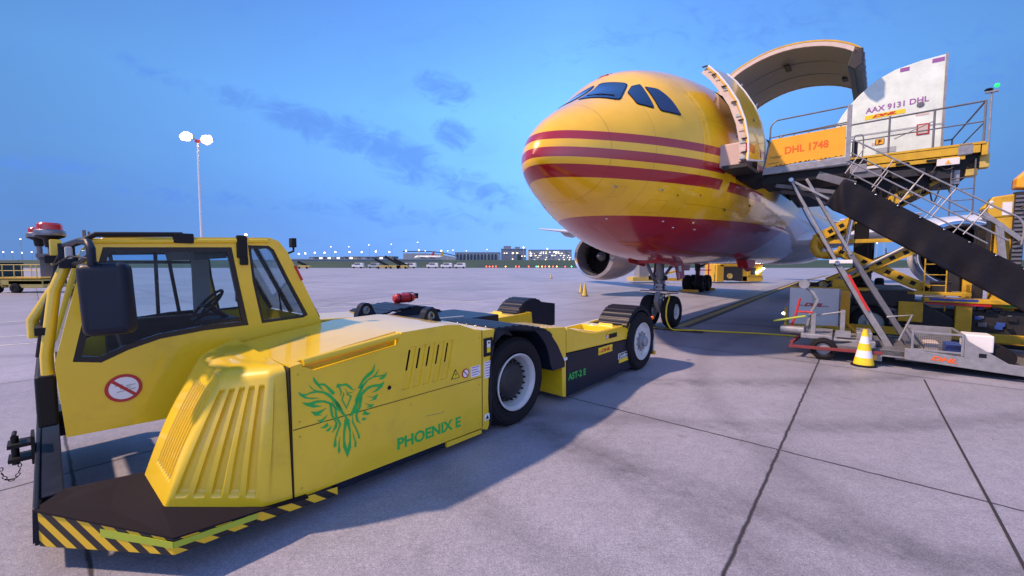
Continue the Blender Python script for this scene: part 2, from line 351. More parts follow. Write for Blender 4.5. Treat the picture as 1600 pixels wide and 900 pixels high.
# ================================================================ the ground
def ground_mat():
    m, nt, b = newmat('apron_concrete'); N = nt.nodes; L = nt.links
    tc = N.new('ShaderNodeTexCoord')
    mp = N.new('ShaderNodeMapping'); mp.inputs['Rotation'].default_value = (0, 0, -R(90 - 40.5)); L.new(tc.outputs['Object'], mp.inputs[0])
    # mapped x = along u (away to the right), y = left of it
    def noise(sc_, det=6, ro=0.6, vec=None, dist=0):
        n = N.new('ShaderNodeTexNoise'); n.inputs['Scale'].default_value = sc_; n.inputs['Detail'].default_value = det; n.inputs['Roughness'].default_value = ro; n.inputs['Distortion'].default_value = dist
        L.new(vec or tc.outputs['Object'], n.inputs['Vector']); return n.outputs[0]
    def mrange(x, a, b_, c, d_):
        r = N.new('ShaderNodeMapRange'); L.new(x, r.inputs[0]); r.inputs[1].default_value = a; r.inputs[2].default_value = b_; r.inputs[3].default_value = c; r.inputs[4].default_value = d_; return r.outputs[0]
    def math_(op, a, b_=None):
        n = N.new('ShaderNodeMath'); n.operation = op
        for i, x in enumerate((a, b_)):
            if x is None: continue
            if isinstance(x, (int, float)): n.inputs[i].default_value = x
            else: L.new(x, n.inputs[i])
        return n.outputs[0]
    fine = noise(95, 4, 0.75); mid = noise(9, 7, 0.65); big = noise(0.45, 5, 0.6)
    grain = noise(34, 5, 0.8)
    st = N.new('ShaderNodeMapping'); L.new(mp.outputs[0], st.inputs[0]); st.inputs['Scale'].default_value = (0.35, 1.6, 1); st.inputs['Rotation'].default_value = (0, 0, R(52))
    streak = noise(0.9, 6, 0.7, st.outputs[0], 0.6)
    sp = N.new('ShaderNodeSeparateXYZ'); L.new(mp.outputs[0], sp.inputs[0])
    wob = math_('MULTIPLY', math_('SUBTRACT', noise(6, 3), 0.5), 0.035)
    gx = math_('DIVIDE', math_('SUBTRACT', math_('ADD', sp.outputs[0], wob), 0.165), 5.13)
    gy = math_('DIVIDE', math_('SUBTRACT', math_('ADD', sp.outputs[1], wob), 0.62), 5.27)
    def line(g, per):
        f = math_('FRACT', math_('ADD', g, 0.5)); dist = math_('MULTIPLY', math_('ABSOLUTE', math_('SUBTRACT', f, 0.5)), per)
        return mrange(dist, 0.007, 0.02, 1.0, 0.0), mrange(dist, 0.0, 0.35, 1.0, 0.0)
    lx, nx = line(gx, 5.13); ly, ny = line(gy, 5.27)
    joint = math_('MAXIMUM', lx, ly); near = math_('MAXIMUM', nx, ny)
    wn_ = N.new('ShaderNodeTexWhiteNoise'); wn_.noise_dimensions = '2D'
    cb = N.new('ShaderNodeCombineXYZ'); L.new(math_('FLOOR', gx), cb.inputs[0]); L.new(math_('FLOOR', gy), cb.inputs[1]); L.new(cb.outputs[0], wn_.inputs['Vector'])
    v = math_('MULTIPLY', mrange(fine, 0.34, 0.66, 0.60, 1.34), mrange(mid, 0.3, 0.7, 0.90, 1.08))
    v = math_('MULTIPLY', v, mrange(big, 0.3, 0.7, 0.86, 1.1))
    v = math_('MULTIPLY', v, mrange(wn_.outputs['Value'], 0, 1, 0.88, 1.08))
    v = math_('MULTIPLY', v, mrange(streak, 0.54, 0.74, 1.0, 0.82))
    v = math_('MULTIPLY', v, mrange(near, 0, 1, 1.0, 0.90))
    v = math_('MULTIPLY', v, mrange(grain, 0.36, 0.64, 0.78, 1.18))
    # tyre tracks: wide arcs worn into the surface
    sw = N.new('ShaderNodeSeparateXYZ'); L.new(tc.outputs['Object'], sw.inputs[0])
    rag = noise(2.3, 7, 0.75)
    for (cx, cy, rr, wd, am) in ((5.5, 8.2, 5.95, .32, .34), (5.5, 8.2, 7.5, .28, .2), (4, 20, 13, .35, .4), (4, 20, 14.9, .3, .3), (12, 4, 9.2, .3, .2), (-9, -3, 12.2, .3, .25)):
        dx = math_('SUBTRACT', sw.outputs[0], cx); dy = math_('SUBTRACT', sw.outputs[1], cy)
        rad = math_('SQRT', math_('ADD', math_('MULTIPLY', dx, dx), math_('MULTIPLY', dy, dy)))
        dd = math_('ABSOLUTE', math_('SUBTRACT', rad, math_('ADD', rr, math_('MULTIPLY', math_('SUBTRACT', rag, .5), .5))))
        tm = math_('MULTIPLY', mrange(dd, wd * .2, wd, 1, 0), mrange(rag, 0.42, 0.62, 0.15, am))
        v = math_('MULTIPLY', v, math_('SUBTRACT', 1.0, tm))
    stain = noise(1.1, 8, 0.7, None, 0.8)
    v = math_('MULTIPLY', v, mrange(stain, 0.56, 0.74, 1.0, 0.84))
    sc_ = N.new('ShaderNodeVectorMath'); sc_.operation = 'SCALE'; sc_.inputs[0].default_value = (0.285, 0.285, 0.345); L.new(v, sc_.inputs[3])
    mx = N.new('ShaderNodeMix'); mx.data_type = 'RGBA'; L.new(joint, mx.inputs[0]); L.new(sc_.outputs[0], mx.inputs[6]); mx.inputs[7].default_value = (0.035, 0.032, 0.036, 1)
    # small dark spots and rubber specks
    vo = N.new('ShaderNodeTexVoronoi'); vo.inputs['Scale'].default_value = 1.3; L.new(tc.outputs['Object'], vo.inputs['Vector'])
    spot = math_('MULTIPLY', mrange(vo.outputs['Distance'], 0.03, 0.09, 1, 0), mrange(noise(0.8, 2), 0.52, 0.6, 0, 0.55))
    m2 = N.new('ShaderNodeMix'); m2.data_type = 'RGBA'; L.new(spot, m2.inputs[0]); L.new(mx.outputs[2], m2.inputs[6]); m2.inputs[7].default_value = (0.07, 0.065, 0.08, 1)
    L.new(m2.outputs[2], b.inputs['Base Color'])
    L.new(mrange(mid, 0.3, 0.7, 0.42, 0.68), b.inputs['Roughness'])
    b.inputs['Specular IOR Level'].default_value = 0.55
    bp = N.new('ShaderNodeBump'); bp.inputs['Strength'].default_value = 0.35; bp.inputs['Distance'].default_value = 0.008
    hgt = math_('SUBTRACT', fine, math_('MULTIPLY', joint, 1.2)); L.new(hgt, bp.inputs['Height']); L.new(bp.outputs[0], b.inputs['Normal'])
    return m
g = MB(); g.add([(-900, -60, 0), (1100, -60, 0), (1100, 175, 0), (-900, 175, 0)], [(0, 1, 2, 3)])
tag(g.build('ground', ground_mat(), None, None), kind='structure')
M['grass'] = mat('airfield_grass', (0.022, 0.050, 0.020), 0.9, noise=0.4, scale=0.06)
M['farasph'] = mat('far_taxiway', (0.07, 0.07, 0.08), 0.8, noise=0.2, scale=0.05)
g = MB()
xs = [-900, -300, -110, -40, 60, 200, 400, 1100]
rows = [(175, 0.0), (200, 0.8), (235, 2.4), (275, 3.9), (330, 4.5), (3500, 6.0)]
vs = [(x * (1 if y < 400 else 4), y, z) for y, z in rows for x in xs]
g.add(vs, [(r * 8 + i, r * 8 + i + 1, r * 8 + i + 9, r * 8 + i + 8) for r in range(5) for i in range(7)])
tag(g.build('grass_bank', M['grass'], None, 80), kind='structure')
# painted markings (aircraft frame)
M['ypaint'] = mat('worn_yellow_marking', (0.42, 0.30, 0.05), 0.6, noise=0.45, scale=7, dirt=0.45)
M['bpaint'] = mat('black_marking_edge', (0.022, 0.022, 0.028), 0.6, noise=0.3, scale=5)
M['wpaint'] = mat('worn_white_marking', (0.60, 0.60, 0.58), 0.6, noise=0.4, scale=6, dirt=0.4)
def strip(name, pts, wid, m, z):
    """flat painted strip following world points"""
    mb = MB(); vs = []
    for i, p in enumerate(pts):
        a = Vector(pts[max(i - 1, 0)]); c = Vector(pts[min(i + 1, len(pts) - 1)]); dd = (c - a).normalized(); n = Vector((-dd.y, dd.x))
        p = Vector(p); vs += [(*(p + n * wid / 2), z), (*(p - n * wid / 2), z)]
    mb.add(vs, [(2 * i, 2 * i + 1, 2 * i + 3, 2 * i + 2) for i in range(len(pts) - 1)])
    return tag(mb.build(name, m, None, None), kind='structure')
def a2(a, l): p = airw(a, l); return (p.x, p.y)
strip('taxi_line_border', [a2(6.9, .55), a2(12, .6), a2(25, .65), a2(48, .8), a2(80, 2.5)], 0.62, M['bpaint'], 0.004)
strip('taxi_line', [a2(6.9, .55), a2(12, .6), a2(25, .65), a2(48, .8), a2(80, 2.5)], 0.24, M['ypaint'], 0.008)
strip('stop_bar_border', [a2(6.1, -1.2), a2(6.25, 1.45)], 0.5, M['bpaint'], 0.012)
strip('stop_bar', [a2(6.1, -1.2), a2(6.22, 1.15)], 0.18, M['ypaint'], 0.016)
def gp(px, py): D = 2.07 * 640 / (py - 411); return (at(px, D), D)
strip('service_road_line', [gp(-60, 545), gp(90, 534), gp(180, 527)], 0.11, M['wpaint'], 0.006)
strip('service_road_line', [gp(-60, 531), gp(90, 522), gp(180, 516)], 0.11, M['wpaint'], 0.006)
strip('stand_line', [gp(-60, 508), gp(80, 499), gp(420, 484), gp(700, 473.5), gp(755, 471.5)], 0.14, M['wpaint'], 0.006)
strip('stand_line', [gp(470, 474), gp(640, 473), gp(746, 471.6)], 0.12, M['wpaint'], 0.010)
strip('stand_line', [gp(1080, 462), gp(1230, 420)], 0.1, M['wpaint'], 0.006) if False else None
M['joint'] = mat('joint_filler', (0.03, 0.028, 0.033), 0.7)
sl = lambda u, w: (u * 0.64945 + w * 0.76041, u * 0.76041 - w * 0.64945)
strip('slab_joint', [sl(10.2, .915), sl(8, .91), sl(5, .92), sl(-2, .91)], 0.022, M['joint'], 0.005)

# ================================================================ the pushback tractor
tug = root('pushback_tractor', TUG_O, TUG_A, (0, 0, 0), 'yellow low aircraft tractor with green bird emblem and black striped front bumper', 'tractor')
M['haz_front'] = hazard('hazard_stripes_front', (0.72, 0.46, 0.015), (0.008, 0.008, 0.01), (0.6, -0.8, 0), (0, 0, 1), 0.155, 1.15)
M['haz_side'] = hazard('hazard_stripes_side', (0.72, 0.46, 0.015), (0.008, 0.008, 0.01), (1, 0, 0), (0, 0, 1), 0.17, 1.2)
# ---- front deck and bumper frame
P = dict(a=(-4.0, -.78, .42), b=(-3.43, -.0, .295), c=(-2.97, .02, .262), d=(-2.68, .02, .215), d2=(-2.35, .02, .20))
mb = MB()
top = [(-4.03, -.80, .425), (-3.43, .025, .30), (-2.97, .047, .266), (-2.6, .05, .215), (-2.6, -1.35, .42), (-3.38, -1.0, .42), (-3.44, -.92, .42), (-3.88, -1.04, .42)]
n = len(top)
vs = [t(*p) for p in top] + [t(p[0], p[1], p[2] - .012) for p in top]
mb.add(vs, [tuple(range(n)), tuple(range(2 * n - 1, n - 1, -1))] + [(i, (i + 1) % n, n + (i + 1) % n, n + i) for i in range(n)])
mb.build('front_deck', M['grip'], tug, None)
mb = MB()   # skirt under the deck edge, striped
def skirt(p0, p1, b0, b1, th, inn, name, m):
    mb = MB(); i0 = Vector(t(*inn[0])); 
    vs = [t(*p0), t(*p1), t(p1[0], p1[1], b1), t(p0[0], p0[1], b0)]
    nrm = Vector(i0)
    vs = [(v_[0], v_[1], v_[2] - (.012 if i_ < 2 else 0)) for i_, v_ in enumerate(vs)]
    mb.prism(vs, tuple(nrm * .012)); return mb.build(name, m, tug, None, bevel=0.006, seg=2)
skirt((-4.01, -.79, .425), (-3.43, .012, .30), .165, .175, .04, [(.8, -.6, 0)], 'striped_bumper', M['haz_front'])
skirt((-3.43, .014, .30), (-2.97, .035, .266), .175, .17, .04, [(0, -1, 0)], 'striped_skirt', M['haz_side'])
skirt((-2.968, .035, .264), (-2.36, .045, .205), .17, .125, .04, [(0, -1, 0)], 'striped_skirt', M['haz_side'])
mb = MB()  # lime reflective tape
mb.prism([t(-3.815, -.53, .335), t(-3.432, .0165, .268), t(-3.432, .0165, .226), t(-3.815, -.53, .275)], (-0.003, -0.002, 0))
mb.prism([t(-3.432, .0175, .268), t(-2.955, .0395, .248), t(-2.955, .0395, .205), t(-3.432, .0175, .226)], (0, -0.003, 0))
mb.build('reflective_tape', M['lime'], tug, None)
mb = MB()
mb.box(t(-4.03, -.80, .17), t(-3.9, -3.28, .50)[0:2] + (.20,))       # lower plate
mb.prism([t(-4.03, -.80, .20), t(-4.03, -.80, .43), t(-4.03, -3.28, .52), t(-4.03, -3.28, .20)], (.03, 0, 0))
mb.prism([t(-4.0, -1.0, .40), t(-3.88, -1.0, .40), t(-3.88, -3.1, .48), t(-4.0, -3.1, .48)], (0, 0, .018))
mb.box(t(-4.03, -3.28, .17), t(-3.3, -3.36, .5))
mb.box(t(-4.0, -2.95, .36), t(-3.55, -3.28, .53))
mb.build('front_bumper_frame', M['navy'], tug, None, bevel=0.008)
# tow hitch
mb = MB()
for z in (.40, .52): mb.box(t(-4.18, -1.98, z), t(-4.03, -2.16, z + .03))
mb.box(t(-4.05, -1.96, .36), t(-4.03, -2.18, .60)); mb.cyl(t(-4.14, -2.07, .36), t(-4.14, -2.07, .60), .024); mb.cyl(t(-4.14, -2.0, .62), t(-4.14, -2.13, .62), .015)
for i in range(9):
    a = PI * i / 8; c_ = Vector(t(-4.17 + .05 * math.cos(a), -2.05, .35 - .11 * math.sin(a)))
    e1 = Vector((-math.sin(a), 0, -math.cos(a))); e2 = Vector((0, 1, 0)) if i % 2 else Vector((math.cos(a), 0, -math.sin(a)))
    mb.tube([c_ + e1 * .017 * math.cos(k * PI / 4) + e2 * .010 * math.sin(k * PI / 4) for k in range(8)], .0035, 5, closed=True)
mb.build('tow_hitch', M['black'], tug)
# ---- nose cowl, a loft with pressed grooves
base = [(-2.70, 0.0, .215), (-2.90, 0.0, .25), (-3.42, -.36, .345), (-3.46, -.90, .42), (-2.70, -1.30, .42)]
topr = [(-2.70, -.055, 1.22), (-2.80, -.075, 1.20), (-3.07, -.33, 1.16), (-3.09, -1.03, 1.20), (-2.70, -1.38, 1.30)]
def ring_pts(poly, corner_r=0.05):
    """sample an open polyline (last->first not closed); returns (point, segment index, s along the segment)"""
    out = []
    counts = [8, 150, 130, 30]
    for i in range(len(poly) - 1):
        a = Vector(poly[i]); b_ = Vector(poly[i + 1])
        for k in range(counts[i]): out.append((a.lerp(b_, k / counts[i]), i, k / counts[i]))
    out.append((Vector(poly[-1]), len(poly) - 2, 1.0))
    return out
bs = ring_pts(base); ts = ring_pts(topr)
def soften(arr, it):
    P_ = [p.copy() for p, _, _ in arr]
    for _ in range(it):
        Q = [P_[0]] + [(P_[i - 1] + P_[i] * 2 + P_[i + 1]) / 4 for i in range(1, len(P_) - 1)] + [P_[-1]]
        P_ = Q
    return [(p, a, b_) for p, (_, a, b_) in zip(P_, arr)]
bs = soften(bs, 18); ts = soften(ts, 60)
def groove(seg, s, tt):
    if seg == 1: n_, lo, hi, tl, th_, dep, duty = 5, .06, .97, .085, .94, .034, .56
    elif seg == 2: n_, lo, hi, tl, th_, dep, duty = 8, .08, .70, .17, .92, .020, .55
    else: return 0
    if s < lo or s > hi or tt < tl - .03 or tt > th_ + .03: return 0
    f = (s - lo) / (hi - lo) * n_; f -= math.floor(f)
    f = abs(f - .5) * 2        # 0 centre of groove
    e = min(max((duty - f) / .12 + .5, 0), 1); e = e * e * (3 - 2 * e)
    v_ = min(max((tt - tl) / .025, 0), 1) * min(max((th_ - tt) / .025, 0), 1)
    return dep * e * v_
NV = 90
V = []; F = []
nR = len(bs)
for j in range(NV + 1):
    tt = j / NV
    for i in range(nR):
        b_, sg, s_ = bs[i]; tp = ts[i][0]
        p = b_.lerp(tp, tt)
        bulge = .028 * math.sin(PI * tt)
        a = bs[max(i - 1, 0)][0]; c = bs[min(i + 1, nR - 1)][0]; tg = (c - a); nn = Vector((tg.y, -tg.x, 0)).normalized()
        if nn.dot(Vector((-1, .6, 0))) < 0: nn = -nn
        dsp = bulge * (1 if sg in (1, 2) else .2) - groove(sg, s_, tt)
        V.append(p + nn * dsp)
# shoulder and top
cen_poly = [Vector((-2.70, -.2, 1.27)), Vector((-2.75, -.35, 1.27)), Vector((-2.85, -.6, 1.27)), Vector((-2.85, -.9, 1.28)), Vector((-2.70, -1.30, 1.33))]
for j in range(1, 13):
    f = j / 12
    for i in range(nR):
        tp = ts[i][0]
        u_ = i / (nR - 1) * 4; k = min(int(u_), 3); c = cen_poly[k].lerp(cen_poly[k + 1], u_ - k)
        sh = math.sin(min(f * 1.0, 1) * PI / 2)
        p = Vector((tp.x + (c.x - tp.x) * f ** 1.25, tp.y + (c.y - tp.y) * f ** 1.25, tp.z + (c.z - tp.z) * (1 - (1 - f) ** 3)))
        if i == 0: p.x = -2.70
        V.append(p)
rows_ = NV + 1 + 12
for j in range(rows_ - 1):
    for i in range(nR - 1): F.append((j * nR + i, j * nR + i + 1, (j + 1) * nR + i + 1, (j + 1) * nR + i))
mb = MB(); mb.add([t(*v) for v in V], F); mb.add([t(*V[(rows_ - 1) * nR + i]) for i in range(nR)] , [tuple(range(nR))])
mb.build('nose_cowl', M['yellow'], tug, 60)
# ---- side body
side = [(-2.685, .21), (-2.685, 1.27), (-2.2, 1.345), (-1.7, 1.41), (-1.15, 1.42), (-.95, 1.40), (-.72, 1.315), (-.625, 1.30), (-.625, .155)]
mb = MB(); mb.prism([t(u, 0, z) for u, z in side], (0, 1.36, 0))
body = mb.build('side_body', [M['yellow'], M['black'], M['amber']], tug, None)
mb = MB(); mb.prism([t(-2.60, .05, 1.255), t(-2.50, .05, 1.205), t(-1.74, .05, 1.295), t(-1.67, .05, 1.45), t(-2.60, .05, 1.45)], (0, .15, 0)); cut(body, mb)
mb = MB()
for k in range(5):
    u = -1.695 + k * .118
    mb.prism([t(u, .02, .85), t(u + .085, .02, .85), t(u + .175, .02, 1.255), t(u + .09, .02, 1.255)], (0, .034, 0))
cut(body, mb)
mb = MB()
for k in range(5):
    u = -1.695 + k * .118
    mb.prism([t(u + .04, .02, 1.03), t(u + .072, .02, 1.03), t(u + .115, .02, 1.225), t(u + .083, .02, 1.225)], (0, .16, 0), 1)
cut(body, mb, M['black'])
bevel(body, .016, 3)
mb = MB(); mb.tube([t(-2.58, -.03, 1.285), t(-2.2, -.03, 1.325), t(-1.70, -.03, 1.38)], .032, 12)
mb.build('grab_rail', M['yellow'], tug)
mb = MB(); mb.prism([t(-2.50, -.094, 1.225), t(-1.76, -.094, 1.308), t(-1.76, -.094, 1.335), t(-2.50, -.094, 1.25)], (0, .003, 0)); mb.build('inner_strip', M['amber'], tug, None)
mb = MB()   # seams
mb.box(t(-2.697, .004, .20), t(-2.687, -.1, 1.262)); mb.prism([t(-2.68, .0025, .771), t(-.63, .0025, .761), t(-.63, .0025, .755), t(-2.68, .0025, .765)], (0, .03, 0))
mb.box(t(-.627, .0025, .16), t(-.619, -.1, 1.30))
mb.build('panel_gap', M['black'], tug, None)
mb = MB(); mb.prism([t(-.618, -.0, 1.30), t(-.40, -.0, 1.29), t(-.44, 0, 1.12), t(-.5, 0, .85), t(-.515, 0, .5), t(-.50, 0, .16), t(-.53, 0, .10), t(-.618, 0, .13)], (0, .5, 0))
mb.build('corner_post', M['yellow'], tug, None, bevel=.014, seg=3)
mb = MB(); mb.prism([t(-2.34, -.03, .215), t(-.62, -.03, .14), t(-.62, -.03, .085), t(-2.34, -.03, .12)], (0, .5, 0)); mb.build('lower_sill', M['navy'], tug, None, bevel=.01)
mb = MB(); mb.prism([t(-1.15, .0, .155), t(-.63, .0, .135), t(-.63, .0, .09), t(-1.15, .0, .10)], (0, .05, 0)); mb.build('step_edge', M['yellow'], tug, None, bevel=.004)
for (u_, z_) in ((-2.63, 1.20), (-2.63, .82), (-2.63, .70), (-2.63, .28), (-.67, 1.22), (-.67, .82), (-.67, .68), (-.67, .22), (-1.6, .69), (-1.6, .235)):
    mb = MB(); mb.lathe([(.0001, -.003), (.007, -.003), (.009, .001)], t(u_, .002, z_), 'y', 12); mb.build('fastener', M['yellow_dull'], tug)
mb = MB(); mb.lathe([(.0001, .0), (.02, .0)], t(-1.83, .004, .91), 'y', 16, 0); mb.lathe([(.02, -.002), (.032, -.006), (.036, .004)], t(-1.83, .0, .91), 'y', 20, 1); mb.build('lock', [M['black'], M['yellow']], tug)
# slot bolts / switch box / labels
mb = MB(); mb.box(t(-.60, .014, .985), t(-.455, 0, 1.20)); mb.build('switch_box', M['black'], tug, None, bevel=.012, seg=3)
mb = MB(); mb.box(t(-.555, .017, 1.09), t(-.50, .013, 1.17)); mb.build('switch_label', M['white_clean'], tug, None)
mb = MB(); mb.box(t(-.555, .017, 1.03), t(-.50, .013, 1.087)); mb.build('switch_label', M['coneyel'], tug, None)
mb = MB(); mb.cyl(t(-.527, .022, 1.145), t(-.527, .014, 1.145), .012); mb.build('switch', M['black'], tug)
def label(u0, u1, z0, z1, lines=4, m=None, w=.004):
    mb = MB(); mb.box(t(u0, w, z0), t(u1, 0, z1)); o = mb.build('label', m or M['white_clean'], tug, None)
    mb = MB()
    for i in range(lines):
        zz = z1 - (i + .6) * (z1 - z0) / (lines + .3)
        k = .75 if i % 2 else .9
        mb.box(t(u0 + (u1 - u0) * .1, w + .0015, zz), t(u0 + (u1 - u0) * k, w, zz + (z1 - z0) / lines * .28))
    mb.build('label_print', M['purple'] if m is None else M['black'], o, None)
label(-.585, -.475, .73, .925, 6)
label(-.80, -.655, .785, .905, 4)
mb = MB(); mb.tube([t(-1.42, .001, .52), t(-1.22, .001, .50), t(-1.18, .001, .51)], .002, 5); mb.build('scratch', M['grey'], tug)
label(-.585, -.50, .225, .30, 0)
mb = MB(); mb.prism([t(-.57, .006, .24), t(-.515, .006, .24), t(-.5425, .006, .288)], (0, .002, 0)); mb.build('warning_triangle', M['black'], tug, None)
mb = MB(); mb.prism([t(-1.085, .005, .825), t(-.965, .005, .825), t(-1.025, .005, .925)], (0, .004, 0)); mb.build('warning_triangle', M['black'], tug, None)
mb = MB(); mb.prism([t(-1.072, .0065, .832), t(-.978, .0065, .832), t(-1.025, .0065, .910)], (0, .001, 0)); mb.build('warning_triangle', M['coneyel'], tug, None)
mb = MB(); mb.prism([t(-1.02, .009, .895), t(-1.035, .009, .865), t(-1.022, .009, .868), t(-1.03, .009, .84), t(-1.012, .009, .875), t(-1.024, .009, .872)], (0, .001, 0)); mb.build('warning_mark', M['black'], tug, None)
def nosign(u, w, z, r, n_='prohibition_sign'):
    mb = MB(); mb.lathe([(.0001, 0), (r * .82, 0)], t(u, w + .002, z), 'y', 32, 0)
    mb.lathe([(r * .80, 0), (r * .80, -.003), (r, -.003), (r, .002)], t(u, w + .001, z), 'y', 32, 1)
    dx = r * .6
    mb.prism([t(u - dx - r * .07, w + .005, z + dx - r * .07), t(u - dx + r * .07, w + .005, z + dx + r * .07), t(u + dx + r * .07, w + .005, z - dx + r * .07), t(u + dx - r * .07, w + .005, z - dx - r * .07)], (0, .002, 0), 1)
    return mb.build(n_, [M['white_clean'], M['red']], tug, None)
nosign(-.88, .004, .852, .052)
# ---- emblem, traced as flat strokes
EMB = [
 [(165,160),(200,205),(215,222),(265,220),(310,258),(355,298),(345,318),(325,312),(300,280),(262,238),(225,236),(245,270),(255,285),(215,255),(180,220),(165,190)],
 [(30,292),(60,312),(100,315),(150,292),(200,282),(260,290),(310,310),(350,350),(395,400),(420,450),(400,445),(350,395),(320,355),(260,310),(200,300),(140,310),(90,330),(120,345),(225,348),(150,358),(90,352),(50,330)],
 [(125,230),(165,270),(200,284),(178,286),(148,268)],
 [(65,388),(130,390),(190,370),(260,368),(310,385),(345,400),(360,440),(330,420),(300,400),(250,385),(190,392),(170,405),(240,422),(160,432),(100,415)],
 [(142,468),(190,470),(250,450),(282,432),(240,475),(215,490),(240,500),(180,505)],
 [(198,545),(235,540),(265,515),(290,490),(270,530),(250,548),(275,555),(230,562)],
 [(228,612),(255,595),(290,565),(300,590),(270,612)],
 [(275,635),(300,615),(325,590),(315,625),(295,642)],
 [(305,390),(330,420),(340,500),(380,570),(370,610),(330,655),(350,600),(362,570),(320,500)],
 [(330,380),(370,440),(375,500),(410,575),(395,620),(365,700),(370,770),(345,785),(345,750),(360,680),(395,580),(360,520),(352,440)],
 [(350,350),(400,410),(430,470),(460,510),(452,530),(400,470),(372,450)],
 [(400,690),(395,760),(405,810),(390,838),(382,810),(388,740)],
 [(460,512),(440,540),(428,650),(428,780),(465,870),(463,800),(443,720),(445,650),(461,570)],
 [(460,512),(482,540),(495,640),(497,780),(465,870),(463,800),(482,730),(482,650),(461,570)],
 [(365,250),(380,222),(410,228),(455,218),(490,240),(510,268),(540,278),(500,275),(475,255),(450,238),(420,240),(395,250),(415,285),(415,310),(400,335),(406,300),(390,262),(375,255)],
 [(428,295),(438,318),(423,360),(458,425),(456,445),(412,362),(428,318)],
 [(455,305),(505,330),(456,445),(458,425),(490,335),(456,318)],
 [(440,262),(470,300),(490,298),(520,292),(492,305),(466,308)],
 [(708,45),(700,110),(680,140),(640,170),(600,215),(592,262),(555,262),(575,225),(600,180),(640,135),(680,105)],
 [(812,118),(800,160),(770,185),(740,180),(775,158),(760,157),(700,166),(650,190),(608,246),(570,330),(540,400),(530,370),(550,320),(590,240),(650,180),(700,155),(755,148),(790,140)],
 [(740,95),(725,135),(705,158),(690,160),(715,130)],
 [(790,205),(770,250),(730,285),(680,300),(720,270),(742,248),(690,250),(640,275),(600,320),(565,385),(545,470),(505,500),(480,510),(500,470),(530,400),(560,345),(600,285),(650,245),(700,230),(750,225)],
 [(735,310),(715,360),(660,375),(700,350),(630,330),(690,340)],
 [(697,400),(680,430),(630,430),(660,415),(620,395),(665,405)],
 [(668,480),(640,498),(600,495),(615,455),(640,475)],
 [(635,525),(610,545),(590,542),(600,520)],
 [(590,330),(597,345),(582,430),(552,500),(566,550),(585,572),(545,555),(535,500),(565,420),(575,350)],
 [(510,490),(515,550),(550,620),(575,680),(575,705),(555,700),(560,680),(535,620),(505,560)],
 [(510,640),(530,700),(545,740),(540,782),(525,775),(530,730),(515,690)],
]
def unproj_tug(px, py):
    # emblem sheet lies in the side panel's plane; constants from the survey of that panel
    x = (px - 800) / 640; y = -(py - 450) / 640
    p_ = math.atan(39 / 640); c, s_ = math.cos(p_), math.sin(p_)
    r_ = Vector((x, c + y * s_, -s_ + y * c)); w = Vector((math.cos(R(41.4)), -math.sin(R(41.4)), 0)); u = Vector((math.sin(R(41.4)), math.cos(R(41.4)), 0))
    k = (Vector(TUG_O) - Vector((0, 0, 2.07))).dot(w) / r_.dot(w)
    P_ = Vector((0, 0, 2.07)) + r_ * k
    return ((P_ - Vector(TUG_O)).dot(u), P_.z)
mb = MB()
for poly in EMB:
    pts = [unproj_tug(460 + a / 5.625, 560 + b_ / 5.625) for a, b_ in poly]
    mb.prism([t(u, .0045, z) for u, z in pts], (0, .003, 0))
mb.build('phoenix_emblem', M['green'], tug, None)
text('PHOENIX E', 'lettering', M['green'], tug, t(-1.755, .0, .285), 'tug', .80, .115, bold=.03, thick=.003, skew=-.012)
# ---- near fender over the front wheel
def arc(cu, cz, r, a0, a1, n_): return [(cu + r * math.cos(R(a0 + (a1 - a0) * i / n_)), cz + r * math.sin(R(a0 + (a1 - a0) * i / n_))) for i in range(n_ + 1)]
def big_fender(w0, w1, name='wheel_arch'):
    outer = [(-.50, .16), (-.515, .5), (-.5, .85), (-.44, 1.12), (-.40, 1.285), (-.1, 1.27), (.52, 1.165), (.72, 1.07), (.88, .90), (1.06, .63), (1.06, .55)]
    inner = arc(0.0, .56, .70, 0, 165, 20)
    inner = [(max(u, -.47), z) for u, z in inner]
    pts = outer + [(.76, .55)] + [p for p in inner if p[1] > .56][0:] + [(-.47, .7), (-.47, .16)]
    mb = MB(); mb.prism([t(u, w0, z) for u, z in pts], (0, (w0 - w1), 0))
    return mb.build(name, M['navy'], tug, None, bevel=.01, seg=2)
big_fender(.015, -.55)
